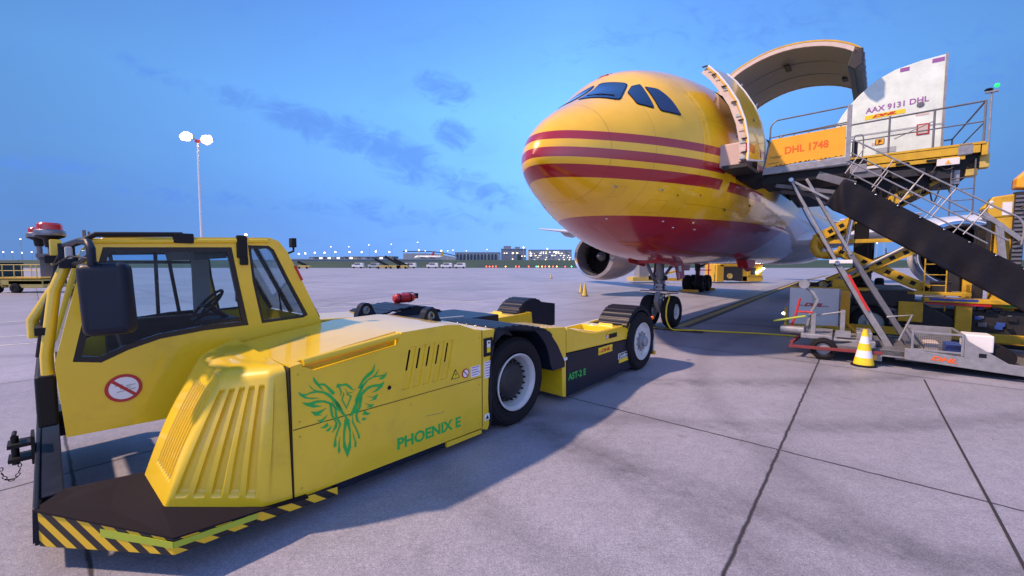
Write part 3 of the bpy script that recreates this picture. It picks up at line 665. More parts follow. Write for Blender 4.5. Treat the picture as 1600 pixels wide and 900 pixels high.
def ribbed(w0, w1, path, nrib, name, m=M['navy'], rib=.011):
    mb = MB()
    # path (u,z) top line; ribs across w
    L_ = [0]
    for i in range(1, len(path)): L_.append(L_[-1] + math.dist(path[i - 1], path[i]))
    N_ = nrib * 8; row = []
    for k in range(N_ + 1):
        s_ = L_[-1] * k / N_; i = max(j for j in range(len(L_)) if L_[j] <= s_ + 1e-9); i = min(i, len(path) - 2)
        f = (s_ - L_[i]) / (L_[i + 1] - L_[i]); a = path[i]; b_ = path[i + 1]
        dx, dz = b_[0] - a[0], b_[1] - a[1]; l = math.hypot(dx, dz); nx_, nz_ = -dz / l, dx / l
        ph = k % 8; h = rib if ph in (3, 4) else (rib * .5 if ph in (2, 5) else 0)
        row.append((a[0] + dx * f + nx_ * h, a[1] + dz * f + nz_ * h))
    nlow = [(u, z - .03) for u, z in row]
    vs = []
    for w in (w0, w1): vs += [t(u, w, z) for u, z in row] + [t(u, w, z) for u, z in nlow]
    m_ = len(row); fs = []
    for k in range(m_ - 1):
        fs.append((k, k + 1, 2 * m_ + k + 1, 2 * m_ + k)); fs.append((m_ + k + 1, m_ + k, 3 * m_ + k, 3 * m_ + k + 1))
        fs.append((k + 1, k, m_ + k, m_ + k + 1)); fs.append((2 * m_ + k, 2 * m_ + k + 1, 3 * m_ + k + 1, 3 * m_ + k))
    fs.append((0, 2 * m_, 3 * m_, m_)); fs.append((m_ - 1, 2 * m_ - 1, 4 * m_ - 1, 3 * m_ - 1))
    mb.add(vs, fs); return mb.build(name, m, tug, 35)
ribbed(.01, -.95, [(-.40, 1.30), (-.1, 1.292), (.1, 1.275), (.52, 1.19), (.74, 1.08)], 9, 'fender_cover')
for k in range(4): mb = MB(); mb.sphere(t(-.44 , -.12 - .17 * k, 1.305), .012, 8, 6); mb.build('bolt', M['steel'], tug)
# top of near body beside the fender, rear
mb = MB(); mb.prism([t(-.62, -.02, 1.30), t(-.42, -.02, 1.292), t(-.42, -1.0, 1.30), t(-.62, -1.0, 1.32), ], (0, 0, -.2)); mb.build('top_plate', M['yellow'], tug, None)
# ---- rear arm (near)
def rear_arm(w0, w1, s_):
    """w0 = outer face, w1 = inner face"""
    e = (0, (w0 - w1), 0)
    mb = MB()
    mb.prism([t(.64, w0, 1.17), t(1.13, w0, 1.125), t(1.15, w0, .07), t(1.06, w0, .10), t(1.03, w0, .63), t(.86, w0, .92), t(.72, w0, 1.08)], e)
    mb.build('arm_post', M['yellow'], tug, None, bevel=.012, seg=2)
    mb = MB()
    topl = [(1.155, 1.12), (1.45, 1.03), (1.8, .955), (2.0, .925), (2.35, .925), (3.0, .935), (3.42, .95)]
    mb.prism([t(u, w0, z) for u, z in topl] + [t(3.46, w0, .655), t(1.155, w0, .735)], e)
    o = mb.build('arm_top', M['yellow'], tug, None)
    c = MB(); sgn = 1 if w0 > w1 else -1
    c.prism([t(2.02, w0 - .09 * sgn, 1.2), t(2.75, w0 - .09 * sgn, 1.2), t(2.70, w0 - .09 * sgn, .80), t(2.25, w0 - .09 * sgn, .80)], (0, (w0 - w1) - .16 * sgn, 0))
    c.prism([t(2.86, w0 - .09 * sgn, 1.2), t(3.38, w0 - .09 * sgn, 1.2), t(3.38, w0 - .09 * sgn, .85), t(2.95, w0 - .09 * sgn, .85)], (0, (w0 - w1) - .16 * sgn, 0))
    cut(o, c); bevel(o, .014, 3)
    mb = MB(); mb.prism([t(1.155, w0 + .004 * sgn, .725), t(3.46, w0 + .004 * sgn, .645), t(3.44, w0 + .004 * sgn, .10), t(1.155, w0 + .004 * sgn, .085)], e)
    mb.build('arm_skirt', M['navy'], tug, None, bevel=.008)
    mb = MB(); mb.prism([t(2.77, w0 - .12 * sgn, .86), t(2.85, w0 - .12 * sgn, .86), t(2.82, w0 - .12 * sgn, .985)], (0, .30 * sgn, 0)); mb.build('arm_ridge', M['yellow'], tug, None, bevel=.02)
rear_arm(-.02, -.80, 1); rear_arm(-3.28, -2.50, -1)
text('AST-2 E', 'lettering', M['green'], tug, t(1.18, -.012, .315), 'tug', .50, .105, bold=.03, thick=.003, skew=-.02)
mb = MB(); mb.box(t(2.08, -.012, .545), t(2.56, -.02, .665)); o = mb.build('logo_plate', M['coneyel'], tug, None)
text('DHL', 'logo_lettering', M['lred'], o, t(2.16, -.012, .575), 'tug', .32, .06, shear=.35, bold=.04, thick=.003)
for z in (.578, .592, .606):
    for a_, b_ in ((2.09, 2.15), (2.50, 2.55)): mb = MB(); mb.box(t(a_, -.0095, z), t(b_, -.012, z + .006)); mb.build('logo_bar', M['lred'], o, None)
mb = MB(); mb.box(t(2.79, -.012, .345), t(3.28, -.02, .45)); o = mb.build('maker_plate', M['white_clean'], tug, None)
mb = MB(); mb.box(t(2.81, -.0100, .36), t(3.26, -.012, .44)); mb.build('plate_field', M['black'], o, None)
text('Goldhofer', 'maker_lettering', M['white_clean'], o, t(2.825, -.0095, .372), 'tug', .42, .058, bold=.02, thick=.002)
mb = MB(); mb.box(t(2.82, -.011, .275), t(3.25, -.02, .335)); mb.build('maker_plate', M['coneyel'], tug, None)
mb = MB(); mb.box(t(2.45, -.010, .775), t(2.72, -.02, .85)); mb.build('side_recess', M['black'], tug, None)
nosign(2.375, -.018, .815, .045)
mb = MB(); mb.prism([t(2.19, -.014, .785), t(2.30, -.014, .782), t(2.245, -.014, .86)], (0, .004, 0)); mb.build('warning_triangle', M['coneyel'], tug, None)
mb = MB(); mb.box(t(1.04, .0, .64), t(1.14, -.02, .68)); mb.build('label', M['white_clean'], tug, None)
# ---- central chassis, dark deck, far body
mb = MB()
mb.box(t(-2.6, -.5, .25), t(1.0, -2.8, .9)); mb.build('chassis', M['dark'], tug, None)
mb = MB(); mb.box(t(-1.75, -1.30, .9), t(1.05, -2.45, 1.22)); mb.box(t(-1.7, -1.55, 1.22), t(-.9, -2.2, 1.26)); mb.build('equipment_deck', M['navy'], tug, None, bevel=.02)
mb = MB(); mb.tube([t(-1.7, -1.9, 1.275), t(-.95, -1.9, 1.275)], .012, 8); mb.tube([t(-1.1, -1.4, 1.27), t(-.5, -1.45, 1.26), t(.3, -1.35, 1.25)], .014, 8); mb.tube([t(-1.3, -2.2, 1.27), t(-.6, -2.3, 1.26)], .012, 8); mb.build('hose', M['lgrey'], tug)
mb = MB(); mb.prism([t(-1.9, -3.3, .35), t(-1.9, -3.3, 1.30), t(-.5, -3.3, 1.25), t(-.5, -3.3, .35)], (0, -.85, 0)); mb.build('far_side_body', M['yellow'], tug, None, bevel=.02, seg=3)
ribbed(-2.35, -3.31, [(-.52, 1.27), (-.3, 1.32), (.12, 1.36), (.5, 1.30), (.86, 1.16)], 9, 'fender_cover')
mb = MB(); pts = [(-.5, 1.24), (.12, 1.33), (.5, 1.27), (.86, 1.13), (1.05, .62), (.76, .55)] + [p for p in arc(0, .56, .70, 5, 165, 16)]
mb.prism([t(u, -3.3, z) for u, z in pts], (0, -.5, 0)); mb.build('wheel_arch', M['navy'], tug, None)
mb = MB(); mb.prism([t(-.5, -2.36, 1.24), t(.12, -2.36, 1.33), t(.5, -2.36, 1.27), t(.86, -2.36, 1.13), t(.95, -2.36, .9), t(-.5, -2.36, .9)], (0, -.02, 0)); mb.build('fender_side', M['navy'], tug, None)
for (u, w) in ((-.62, -.93), (-.83, -2.18)):
    mb = MB(); r_ = .105
    prof = [(u - .15, 1.24), (u - .14, 1.34)] + arc(u, 1.385, r_, 170, 10, 14) + [(u + .14, 1.33), (u + .22, 1.24)]
    mb.prism([t(a, w, z) for a, z in prof], (0, .12, 0)); o = mb.build('bearing_lug', M['navy'], tug, None)
    c = MB(); c.cyl(t(u, w + .05, 1.385), t(u, w - .2, 1.385), .062, seg=24); cut(o, c); bevel(o, .006, 2)
    mb = MB(); mb.lathe([(.06, -.0), (.045, .0), (.04, -.04)], t(u, w - .03, 1.385), 'y', 20); mb.build('bearing_bush', M['lgrey'], o)
mb = MB(); mb.prism([t(-2.05, -3.0, 1.25), t(-1.92, -3.0, 1.25), t(-1.98, -3.0, 1.42)], (0, .03, 0)); mb.build('fin_bracket', M['black'], tug, None)
# ---- wheels
def tug_wheel(u, w, style, flip=1, steer=0):
    """outer face at w; flip=-1 faces the far side"""
    Rw, wd = .56, .40
    f = -flip
    o0 = t(u, w, Rw)
    prof = [(.36, .03), (.40, .0), (.42, -.008), (.425, -.002), (.45, -.010), (.49, -.012), (.495, -.004), (.52, .0), (.555, .045), (.56, .10), (.56, .30), (.545, .36), (.50, .39), (.36, .37)]
    mb = MB(); mb.lathe([(r_, -f * h) for r_, h in prof], o0, 'y', 56)
    # tread blocks
    for k in range(44):
        th = 2 * PI * k / 44
        for (h0, h1, tw) in ((.05, .16, .0), (.24, .35, .07)):
            c0, s0 = math.cos(th + tw), math.sin(th + tw); c1, s1 = math.cos(th + tw + .085), math.sin(th + tw + .085)
            mb.add([(o0[0] + a * c_, o0[1] - f * h, o0[2] + a * s_) for h in (h0, h1) for (c_, s_) in ((c0, s0), (c1, s1)) for a in (.556, .568)],
                   [(0, 1, 3, 2), (4, 6, 7, 5), (0, 4, 5, 1), (2, 3, 7, 6), (1, 5, 7, 3)])
    ty = mb.build('wheel', M['rubber'], tug, 40)
    mb = MB()
    if style == 'deep':
        mb.lathe([(.362, .005), (.362, -.008), (.348, -.012), (.338, .01), (.322, .025), (.318, .05)], o0, 'y', 48); mb.lathe([(.318, .05), (.30, .10), (.28, .16), (.19, .16)], o0, 'y', 48, 1)
        mb.build('rim', [M['rimwhite'], M['lgrey']], ty, 40)
        mb = MB(); mb.lathe([(.28, .155), (.24, .12), (.20, .07), (.15, .05), (.0001, .045)], o0, 'y', 40, 0)
        for k in range(20):
            th = 2 * PI * k / 20; mb.cyl((o0[0] + .245 * math.cos(th), o0[1] + .13, o0[2] + .245 * math.sin(th)), (o0[0] + .245 * math.cos(th), o0[1] + .075, o0[2] + .245 * math.sin(th)), .014, seg=8)
        mb.build('hub', M['dark'], ty, 40)
    else:
        s2 = 1 if f < 0 else -1
        mb.lathe([(.362, .005 * s2), (.362, -.008 * s2), (.345, -.010 * s2), (.33, .03 * s2), (.30, .055 * s2), (.20, .04 * s2), (.13, .035 * s2)], o0, 'y', 48)
        mb.build('rim', M['rimwhite'], ty, 40)
        mb = MB(); mb.lathe([(.15, .04 * s2), (.145, -.01 * s2), (.10, -.02 * s2), (.095, -.07 * s2), (.07, -.085 * s2), (.0001, -.085 * s2)], o0, 'y', 32)
        for k in range(10):
            th = 2 * PI * k / 10 + .2; mb.cyl((o0[0] + .175 * math.cos(th), o0[1] + .04 * s2, o0[2] + .175 * math.sin(th)), (o0[0] + .175 * math.cos(th), o0[1] - .0 * s2, o0[2] + .175 * math.sin(th)), .017, seg=8)
        mb.build('hub', M['galv'], ty, 40)
tug_wheel(0, -.0, 'deep', 1); tug_wheel(3.67, .045, 'flat', 1); tug_wheel(3.67, -3.28, 'flat', -1); tug_wheel(0, -3.26, 'flat', -1)
def rear_fender(w0, w1):
    path = [(2.96, .94)] + arc(3.67, .56, .67, 148, -4, 22)
    ribbed(w0, w1, path, 15, 'fender_cover', M['navy'], .014)
    sg = 1 if w0 > w1 else -1
    mb = MB(); mb.prism([t(*(p[0], w0, p[1])) for p in arc(3.67, .56, .665, 150, -8, 24)] + [t(*(p[0], w0, p[1])) for p in arc(3.67, .56, .60, -8, 150, 24)], (0, .03 * sg, 0))
    mb.build('fender_lip', M['navy'], tug, None)
    mb = MB(); mb.box(t(4.30, w0 - .02 * sg, .20), t(4.36, w1, .62)); mb.build('mud_flap', M['rubber'], tug, None)
rear_fender(-.01, -.62); rear_fender(-3.30, -2.68)
for w_ in (-.60, -2.66):
    mb = MB(); mb.prism([t(u_, w_, z_) for u_, z_ in arc(3.67, .56, .655, 155, -5, 24)] + [t(4.32, w_, .35), t(3.02, w_, .35)], (0, .02, 0)); mb.build('fender_cheek', M['navy'], tug, None)
mb = MB(); mb.prism([t(3.9, -2.69, 1.15), t(4.6, -2.69, 1.05), t(4.6, -2.69, .5), t(4.2, -2.69, .5)], (0, .5, 0)); mb.build('rear_cover', M['navy'], tug, None)
mb = MB(); mb.box(t(4.38, -.03, .22), t(4.44, -.2, .55)); mb.build('tail_bracket', M['lgrey'], tug, None, bevel=.005)
mb = MB(); mb.box(t(4.38, -.0, .17), t(4.45, -.25, .24)); mb.build('tail_marker', M['amber'], tug, None)
mb = MB(); mb.sphere(t(4.42, -.08, .93), .04, mi=0); mb.build('tail_lamp', M['lorange'], tug)
# ---- cab
WN = -1.40; WF = -3.12
wall = [(-3.85, .69), (-3.885, 1.28), (-3.81, 1.62), (-3.715, 2.02), (-3.64, 2.22), (-3.57, 2.285), (-2.34, 2.335), (-2.25, 2.30), (-2.17, 2.19), (-2.0, 1.81), (-1.85, 1.45), (-1.80, 1.33), (-1.80, .85), (-2.6, .64)]
win1 = [(-3.79, 1.285), (-3.63, 1.25), (-3.46, 1.33), (-3.25, 1.395), (-2.93, 1.43), (-2.56, 1.44), (-2.62, 1.82), (-2.68, 2.225), (-3.58, 2.20), (-3.675, 1.82)]
win2 = [(-2.54, 2.25), (-2.35, 2.25), (-2.30, 2.21), (-2.165, 1.9), (-1.975, 1.49), (-2.02, 1.465), (-2.44, 1.445), (-2.51, 1.88)]
def inset(poly, dd):
    cu = sum(p[0] for p in poly) / len(poly); n_ = len(poly); out = []
    area = sum(poly[i][0] * poly[(i + 1) % n_][1] - poly[(i + 1) % n_][0] * poly[i][1] for i in range(n_)); sg = 1 if area > 0 else -1
    for i in range(n_):
        a, b_, c = Vector(poly[i - 1]), Vector(poly[i]), Vector(poly[(i + 1) % n_])
        e1 = (b_ - a).normalized(); e2 = (c - b_).normalized(); n1 = Vector((-e1.y, e1.x)) * sg; n2 = Vector((-e2.y, e2.x)) * sg
        bis = (n1 + n2); bis = bis / max(bis.length_squared / 2, .4); out.append(tuple(b_ + bis * dd))
    return out
def ringprism(mb, outer, inner, w, th):
    n_ = len(outer); vs = [t(u, w, z) for u, z in outer] + [t(u, w, z) for u, z in inner] + [t(u, w - th, z) for u, z in outer] + [t(u, w - th, z) for u, z in inner]
    fs = []
    for i in range(n_):
        j = (i + 1) % n_
        fs += [(i, j, n_ + j, n_ + i), (2 * n_ + j, 2 * n_ + i, 3 * n_ + i, 3 * n_ + j), (i, 2 * n_ + i, 2 * n_ + j, j), (n_ + i, n_ + j, 3 * n_ + j, 3 * n_ + i)]
    mb.add(vs, fs)
cab = None
for (w, nm) in ((WN, 'cab_side'), (WF + .07, 'cab_side')):
    mb = MB(); mb.prism([t(u, w, z) for u, z in wall], (0, .07, 0))
    o = mb.build(nm, M['yellow'], tug, None)
    c = MB(); c.prism([t(u, w + .03, z) for u, z in win1], (0, .13, 0)); cut(o, c)
    c = MB(); c.prism([t(u, w + .03, z) for u, z in win2], (0, .13, 0)); cut(o, c)
    bevel(o, .012, 3, 40)
    for wi in (win1, win2):
        mb = MB(); ringprism(mb, inset(wi, .001), inset(wi, .045 if wi is win1 else .028), w - .012, .03); f_ = mb.build('window_frame', M['frit'], o, None)
        mb = MB(); mb.prism([t(u, w - .022, z) for u, z in inset(wi, .02)], (0, .004, 0)); mb.build('window_glass', M['glass'], f_, None)
# door panel relief and weld line
mb = MB(); mb.prism([t(-3.74, WN + .0015, .805), t(-2.95, WN + .0015, .745), t(-2.95, WN + .0015, .735), t(-3.74, WN + .0015, .795)], (0, .004, 0)); mb.build('door_fold', M['yellow'], tug, None)
mb = MB(); mb.tube([t(-3.72, WN + .002, 2.245), t(-3.3, WN + .002, 2.26), t(-2.36, WN + .002, 2.30)], .022, 10); mb.build('roof_gutter', M['yellow'], tug)
mb = MB(); mb.prism([t(u, WN - .04, z) for u, z in [(-3.63, 2.235), (-3.57, 2.285), (-2.34, 2.335), (-2.25, 2.30), (-2.20, 2.23), (-2.3, 2.26), (-3.5, 2.245)]], (0, 1.63, 0)); mb.build('cab_roof', M['yellow'], tug, None, bevel=.01)
mb = MB(); mb.prism([t(u, WN - .07, z) for u, z in [(-3.80, .70), (-3.83, .78), (-1.85, .90), (-1.85, .86), (-2.6, .66)]], (0, 1.58, 0)); mb.build('cab_floor', M['dark'], tug, None)
mb = MB(); mb.prism([t(-3.85, WN - .07, .70), t(-3.885, WN - .07, 1.22), t(-3.84, WN - .07, 1.22), t(-3.81, WN - .07, .70)], (0, 1.58, 0)); mb.build('cab_front', M['yellow'], tug, None)
mb = MB(); mb.prism([t(-3.88, WN - .07, 1.225), t(-3.65, WN - .07, 2.20), t(-3.64, WN - .07, 2.20), t(-3.87, WN - .07, 1.225)], (0, 1.58, 0)); mb.build('windscreen', M['glass'], tug, None)
mb = MB(); mb.prism([t(-1.86, WN - .07, 1.44), t(-1.84, WN - .07, .87), t(-1.80, WN - .07, .87), t(-1.81, WN - .07, 1.40)], (0, 1.58, 0)); mb.build('cab_back', M['yellow'], tug, None)
mb = MB()
for w in (WN - .07, WF + .14, WN - .85): mb.bar(t(-1.84, w, 1.44), t(-2.22, w, 2.24), .035, .045, mi=0)
mb.build('rear_window_frame', M['frit'], tug, None)
mb = MB(); mb.prism([t(-1.85, WN - .07, 1.45), t(-2.215, WN - .07, 2.23), t(-2.21, WN - .07, 2.23), t(-1.845, WN - .07, 1.45)], (0, 1.58, 0)); mb.build('rear_window', M['glass'], tug, None)
# dividing bars in the far wall windows
mb = MB()
for a, b_ in (((-3.03, 1.43), (-3.03, 2.21)), ((-3.58, 2.08), (-2.67, 2.08)), ((-2.83, 1.44), (-2.92, 2.22)), ((-3.35, 1.38), (-3.42, 2.2))): mb.bar(t(a[0], WF + .03, a[1]), t(b_[0], WF + .03, b_[1]), .03, .035)
mb.build('window_bar', M['frit'], tug, None)
mb = MB(); mb.box(t(-2.70, WF + .085, 1.43), t(-2.52, WF + .075, 2.24)); mb.build('pillar_trim', M['lgrey'], tug, None)
# cab interior: seat, wheel, console
mb = MB(); mb.box(t(-3.36, -2.0, 1.10), t(-2.98, -2.55, 1.24)); mb.prism([t(-3.42, -2.02, 1.15), t(-3.30, -2.02, 1.18), t(-3.48, -2.02, 1.86), t(-3.56, -2.02, 1.82)], (0, .5, 0)); mb.box(t(-3.3, -2.1, .72), t(-3.05, -2.45, 1.1))
mb.build('driver_seat', M['seat'], tug, 40, bevel=.04, seg=3)
mb = MB(); mb.box(t(-3.15, -1.85, 1.30), t(-2.95, -1.95, 1.36)); mb.box(t(-3.2, -1.5, 1.22), t(-3.0, -1.72, 1.34)); mb.build('arm_rest', M['seat'], tug, None, bevel=.02)
mb = MB(); cx = Vector(t(-2.72, -2.25, 1.60)); ax = Vector((-.75, 0, .66)).normalized(); s1 = Vector((0, 1, 0)); s2 = ax.cross(s1)
mb.tube([cx + (s1 * math.cos(a) + s2 * math.sin(a)) * .21 for a in [2 * PI * k / 28 for k in range(28)]], .016, 8, closed=True)
for a in (0.2, 2.3, 4.2): mb.tube([cx, cx + (s1 * math.cos(a) + s2 * math.sin(a)) * .205], .014, 6)
mb.tube([cx, cx - ax * .3], .03, 8); mb.build('steering_wheel', M['black'], tug)
mb = MB(); mb.box(t(-2.55, -1.62, .9), t(-2.05, -2.9, 1.30)); mb.box(t(-2.8, -2.05, 1.30), t(-2.45, -2.5, 1.45)); mb.box(t(-3.5, -2.9, .8), t(-2.4, -3.04, 1.44)); mb.build('dashboard', M['dark'], tug, None, bevel=.02)
mb = MB(); mb.box(t(-2.72, -1.47, 1.36), t(-2.58, -1.52, 1.44)); mb.build('paper_box', M['lgrey'], tug, None)
mb = MB(); mb.tube([t(-3.0, -1.55, .95), t(-2.98, -1.6, 1.25), t(-2.94, -1.6, 1.42)], .014, 8); mb.sphere(t(-2.94, -1.6, 1.45), .03); mb.build('control_lever', M['black'], tug)
mb = MB(); mb.box(t(-2.45, -2.0, 1.62), t(-2.40, -2.25, 1.80)); mb.tube([t(-2.42, -2.1, 1.3), t(-2.42, -2.1, 1.65)], .015, 8); mb.build('display_unit', M['black'], tug, 40, bevel=.01)
mb = MB(); mb.box(t(-3.5, -2.1, 1.84), t(-3.42, -2.42, 2.0)); mb.build('head_rest', M['seat'], tug, 40, bevel=.03, seg=3)
mb = MB(); mb.prism([t(-2.98, -1.5, 2.24), t(-2.7, -1.5, 2.25), t(-2.7, -1.5, 2.12), t(-2.95, -1.5, 2.10)], (0, 1.4, 0)); mb.build('roof_console', M['dark'], tug, None)
mb = MB(); mb.bar(t(-2.14, -1.75, 1.62), t(-2.02, -2.1, 1.50), .012, .02); mb.bar(t(-2.0, -2.1, 1.47), t(-2.10, -1.9, 1.72), .012, .02); mb.build('rear_wiper', M['black'], tug, None)
# bolted straps over the roof edge
mb = MB(); mb.box(t(-2.64, WN + .03, 2.12), t(-2.55, WN - .02, 2.345)); mb.box(t(-2.62, WN + .04, 2.05), t(-2.55, WN - .0, 2.13)); mb.build('roof_clamp', M['black'], tug, None, bevel=.01)
mb = MB(); mb.box(t(-3.13, WN + .03, 2.25), t(-2.98, WN - .03, 2.34)); mb.build('roof_clamp', M['black'], tug, None, bevel=.01)
mb = MB(); mb.tube([t(-3.72, WN + .03, 2.23), t(-3.62, WN + .03, 2.30), t(-3.06, WN + .0, 2.33)], .022, 10); mb.build('roof_bar', M['black'], tug)
# work lamp on the rear roof corner
mb = MB(); mb.box(t(-2.13, WN + .02, 2.24), t(-2.08, WN - .06, 2.34)); mb.tube([t(-2.17, WN - .02, 2.17), t(-2.10, WN - .02, 2.20), t(-2.10, WN - .02, 2.25)], .012, 8); mb.build('rear_camera', M['black'], tug, 40, bevel=.012)
mb = MB(); mb.sphere(t(-2.56, WN + .02, 2.352), .012); mb.build('marker_light', emis('small_marker_glow', (1, .55, .2), 6), tug)
mb = MB(); mb.bar(t(-2.10, WN + .004, 2.04), t(-2.03, WN + .004, 1.88), .01, .025); mb.build('rear_reflector', M['red'], tug, None)
# prohibition decal on the door
nosign(-3.505, WN + .003, 1.01, .118)
mb = MB()
for k, (a, b_, l) in enumerate(((-3.56, 1.03, .05), (-3.53, 1.0, .07), (-3.49, 1.02, .06), (-3.55, .975, .05), (-3.47, .985, .04))):
    mb.prism([t(a, WN + .0065, b_), t(a + l, WN + .0065, b_ + .008), t(a + l, WN + .0065, b_ + .016), t(a, WN + .0065, b_ + .012)], (0, .001, 0))
mb.build('decal_print', M['lgrey'], tug, None)
# headlamp block and front guards
mb = MB(); mb.box(t(-4.0, -1.62, .74), t(-3.88, -3.05, 1.16)); mb.build('lamp_housing', M['black'], tug, None, bevel=.02)
for w in (-2.6, -2.9):
    mb = MB(); mb.lathe([(.0001, -.02), (.06, -.015), (.075, .0), (.075, .06)], t(-4.0, w, .86), 'x', 20); mb.build('headlight', M['steel'], tug)
for w in (-1.58, -1.95):
    mb = MB(); x0 = (-3.925, w, 1.18) if w > -1.7 else (-3.99, w, 1.44)
    mb.tube([t(*x0), t(x0[0], w, x0[2] + .15), t(-3.86, w, 1.85), t(-3.79, w, 2.05), t(-3.74, w, 2.14)], .038, 12)
    mb.build('guard_rail', M['yellow'], tug)
mb = MB(); mb.tube([t(-3.96, -1.76, 1.3), t(-3.92, -1.76, 1.6), t(-3.82, -1.76, 2.06)], .03, 10); mb.box(t(-3.98, -1.55, 1.50), t(-3.9, -2.0, 1.56)); mb.box(t(-3.90, -1.50, 2.07), t(-3.72, -2.15, 2.13)); mb.build('guard_bracket', M['black'], tug)
mb = MB(); mb.box(t(-3.87, -1.86, 2.05), t(-3.80, -1.98, 2.27)); mb.build('guard_post', M['yellow'], tug, None, bevel=.01)
# mirror on its arm
mb = MB(); mb.tube([t(-3.80, -1.55, 2.12), t(-3.79, -1.3, 2.20), t(-3.72, -1.0, 2.23), t(-3.69, -.86, 2.22), t(-3.68, -.80, 2.17), t(-3.68, -.80, 2.05)], .026, 12)
mb.tube([t(-3.80, -1.5, 2.04), t(-3.72, -1.1, 2.08), t(-3.69, -.88, 2.12)], .016, 8); mb.box(t(-3.83, -1.3, 2.03), t(-3.74, -1.5, 2.22))
arm_ = mb.build('mirror_arm', M['navy'], tug)
mb = MB(); mb.box((-.145, -.07, -.26), (.145, .07, .26)); mir = mb.build('mirror', M['navy'], tug, 60, bevel=.055, seg=5)
mir.location = t(-3.61, -.80, 1.81); mir.rotation_euler = (R(-2), R(-3), R(-24))
mb = MB(); mb.box((-.11, .0705, -.22), (.11, .074, .22)); mb.build('mirror_glass', M['steel'], mir, None)
mb = MB(); mb.tube([t(-3.84, -1.75, 2.10), t(-3.80, -1.45, 2.20), t(-3.86, -1.2, 2.05), t(-3.78, -.95, 2.12), t(-3.68, -.78, 2.10), t(-3.64, -.76, 2.06)], .006, 6); mb.build('cable', M['black'], tug)
mb = MB(); mb.box(t(-3.80, -1.16, 2.10), t(-3.76, -1.08, 2.19)); mb.build('side_lamp', M['lgrey'], tug, None, bevel=.01)
mb = MB(); mb.cyl(t(-3.66, -1.9, 2.28), t(-3.66, -1.9, 2.36), .012); mb.cyl(t(-3.63, -1.9, 2.28), t(-3.63, -1.9, 2.35), .008); mb.build('antenna', M['grey'], tug)
# beacons
M['ringgrey'] = mat('grey_beacon_ring', (.20, .21, .25), .3, metal=.6)
M['lens'] = mat('red_beacon_lens', (0.50, 0.008, 0.008), 0.15, coat=.8, noise=.1)
def beacon(u, w, z, s_):
    mb = MB(); mb.lathe([(.0001, 0), (.035 * s_, 0), (.04 * s_, .02 * s_), (.045 * s_, .07 * s_), (.095 * s_, .095 * s_), (.100 * s_, .105 * s_)], t(u, w, z), 'z', 32, 0); b0 = mb.build('beacon', M['black'], tug)
    mb = MB(); mb.lathe([(.101 * s_, .105 * s_), (.104 * s_, .112 * s_), (.098 * s_, .15 * s_), (.085 * s_, .16 * s_)], t(u, w, z), 'z', 32); mb.build('beacon_ring', M['ringgrey'], b0)
    mb = MB(); mb.lathe([(.084 * s_, .16 * s_), (.084 * s_, .205 * s_), (.07 * s_, .22 * s_), (.0001, .222 * s_)], t(u, w, z), 'z', 32); mb.build('beacon_lens', M['lens'], b0)
beacon(-3.86, -2.0, 2.205, .95); beacon(-3.93, -2.65, 2.23, .80)
mb = MB(); mb.cyl(t(-3.86, -2.0, 2.08), t(-3.86, -2.0, 2.21), .02); mb.cyl(t(-3.93, -2.65, 2.1), t(-3.93, -2.65, 2.24), .02); mb.box(t(-3.95, -1.95, 2.12), t(-3.80, -2.70, 2.15)); mb.box(t(-3.93, -2.05, 1.95), t(-3.85, -2.13, 2.13)); mb.build('beacon_bracket', M['grey'], tug, 40)
# fire extinguisher lying on the far fender
fe = root('fire_extinguisher', (0, 0, 0), TUG_A, (0, 0, 0), 'red fire extinguisher lying on the far wheel cover of the yellow tractor', 'extinguisher')
u = Vector((math.cos(TUG_A), math.sin(TUG_A), 0)); w = Vector((math.sin(TUG_A), -math.cos(TUG_A), 0))
fe.location = Vector(TUG_O) + u * .42 + w * -3.10 + Vector((0, 0, 1.345))
mb = MB(); mb.lathe([(.0001, -.22), (.05, -.215), (.082, -.18), (.085, -.1), (.085, .14), (.07, .19), (.03, .22), (.03, .25), (.0001, .25)], (0, 0, .085), 'x', 24); bd = mb.build('cylinder_body', M['red'], fe)
mb = MB(); mb.box((.24, -.02, .06), (.30, .02, .16)); mb.tube([(.28, 0, .1), (.24, .06, .17), (.0, .07, .17)], .008, 6); mb.build('valve_handle', M['black'], fe)
mb = MB()
for x in (-.12, .1): mb.lathe([(.086, -.012), (.09, -.012), (.09, .012), (.086, .012)], (x, 0, .085), 'x', 24)
mb.build('strap', M['black'], fe)
def catmull(P_, n_=8):
    P_ = [Vector(p) for p in P_]; out = []
    for i in range(len(P_) - 1):
        a, b_, c, d_ = P_[max(i - 1, 0)], P_[i], P_[i + 1], P_[min(i + 2, len(P_) - 1)]
        for k in range(n_):
            s_ = k / n_; out.append(.5 * ((2 * b_) + (c - a) * s_ + (2 * a - 5 * b_ + 4 * c - d_) * s_ ** 2 + (3 * b_ - a - 3 * c + d_) * s_ ** 3))
    return out + [P_[-1]]
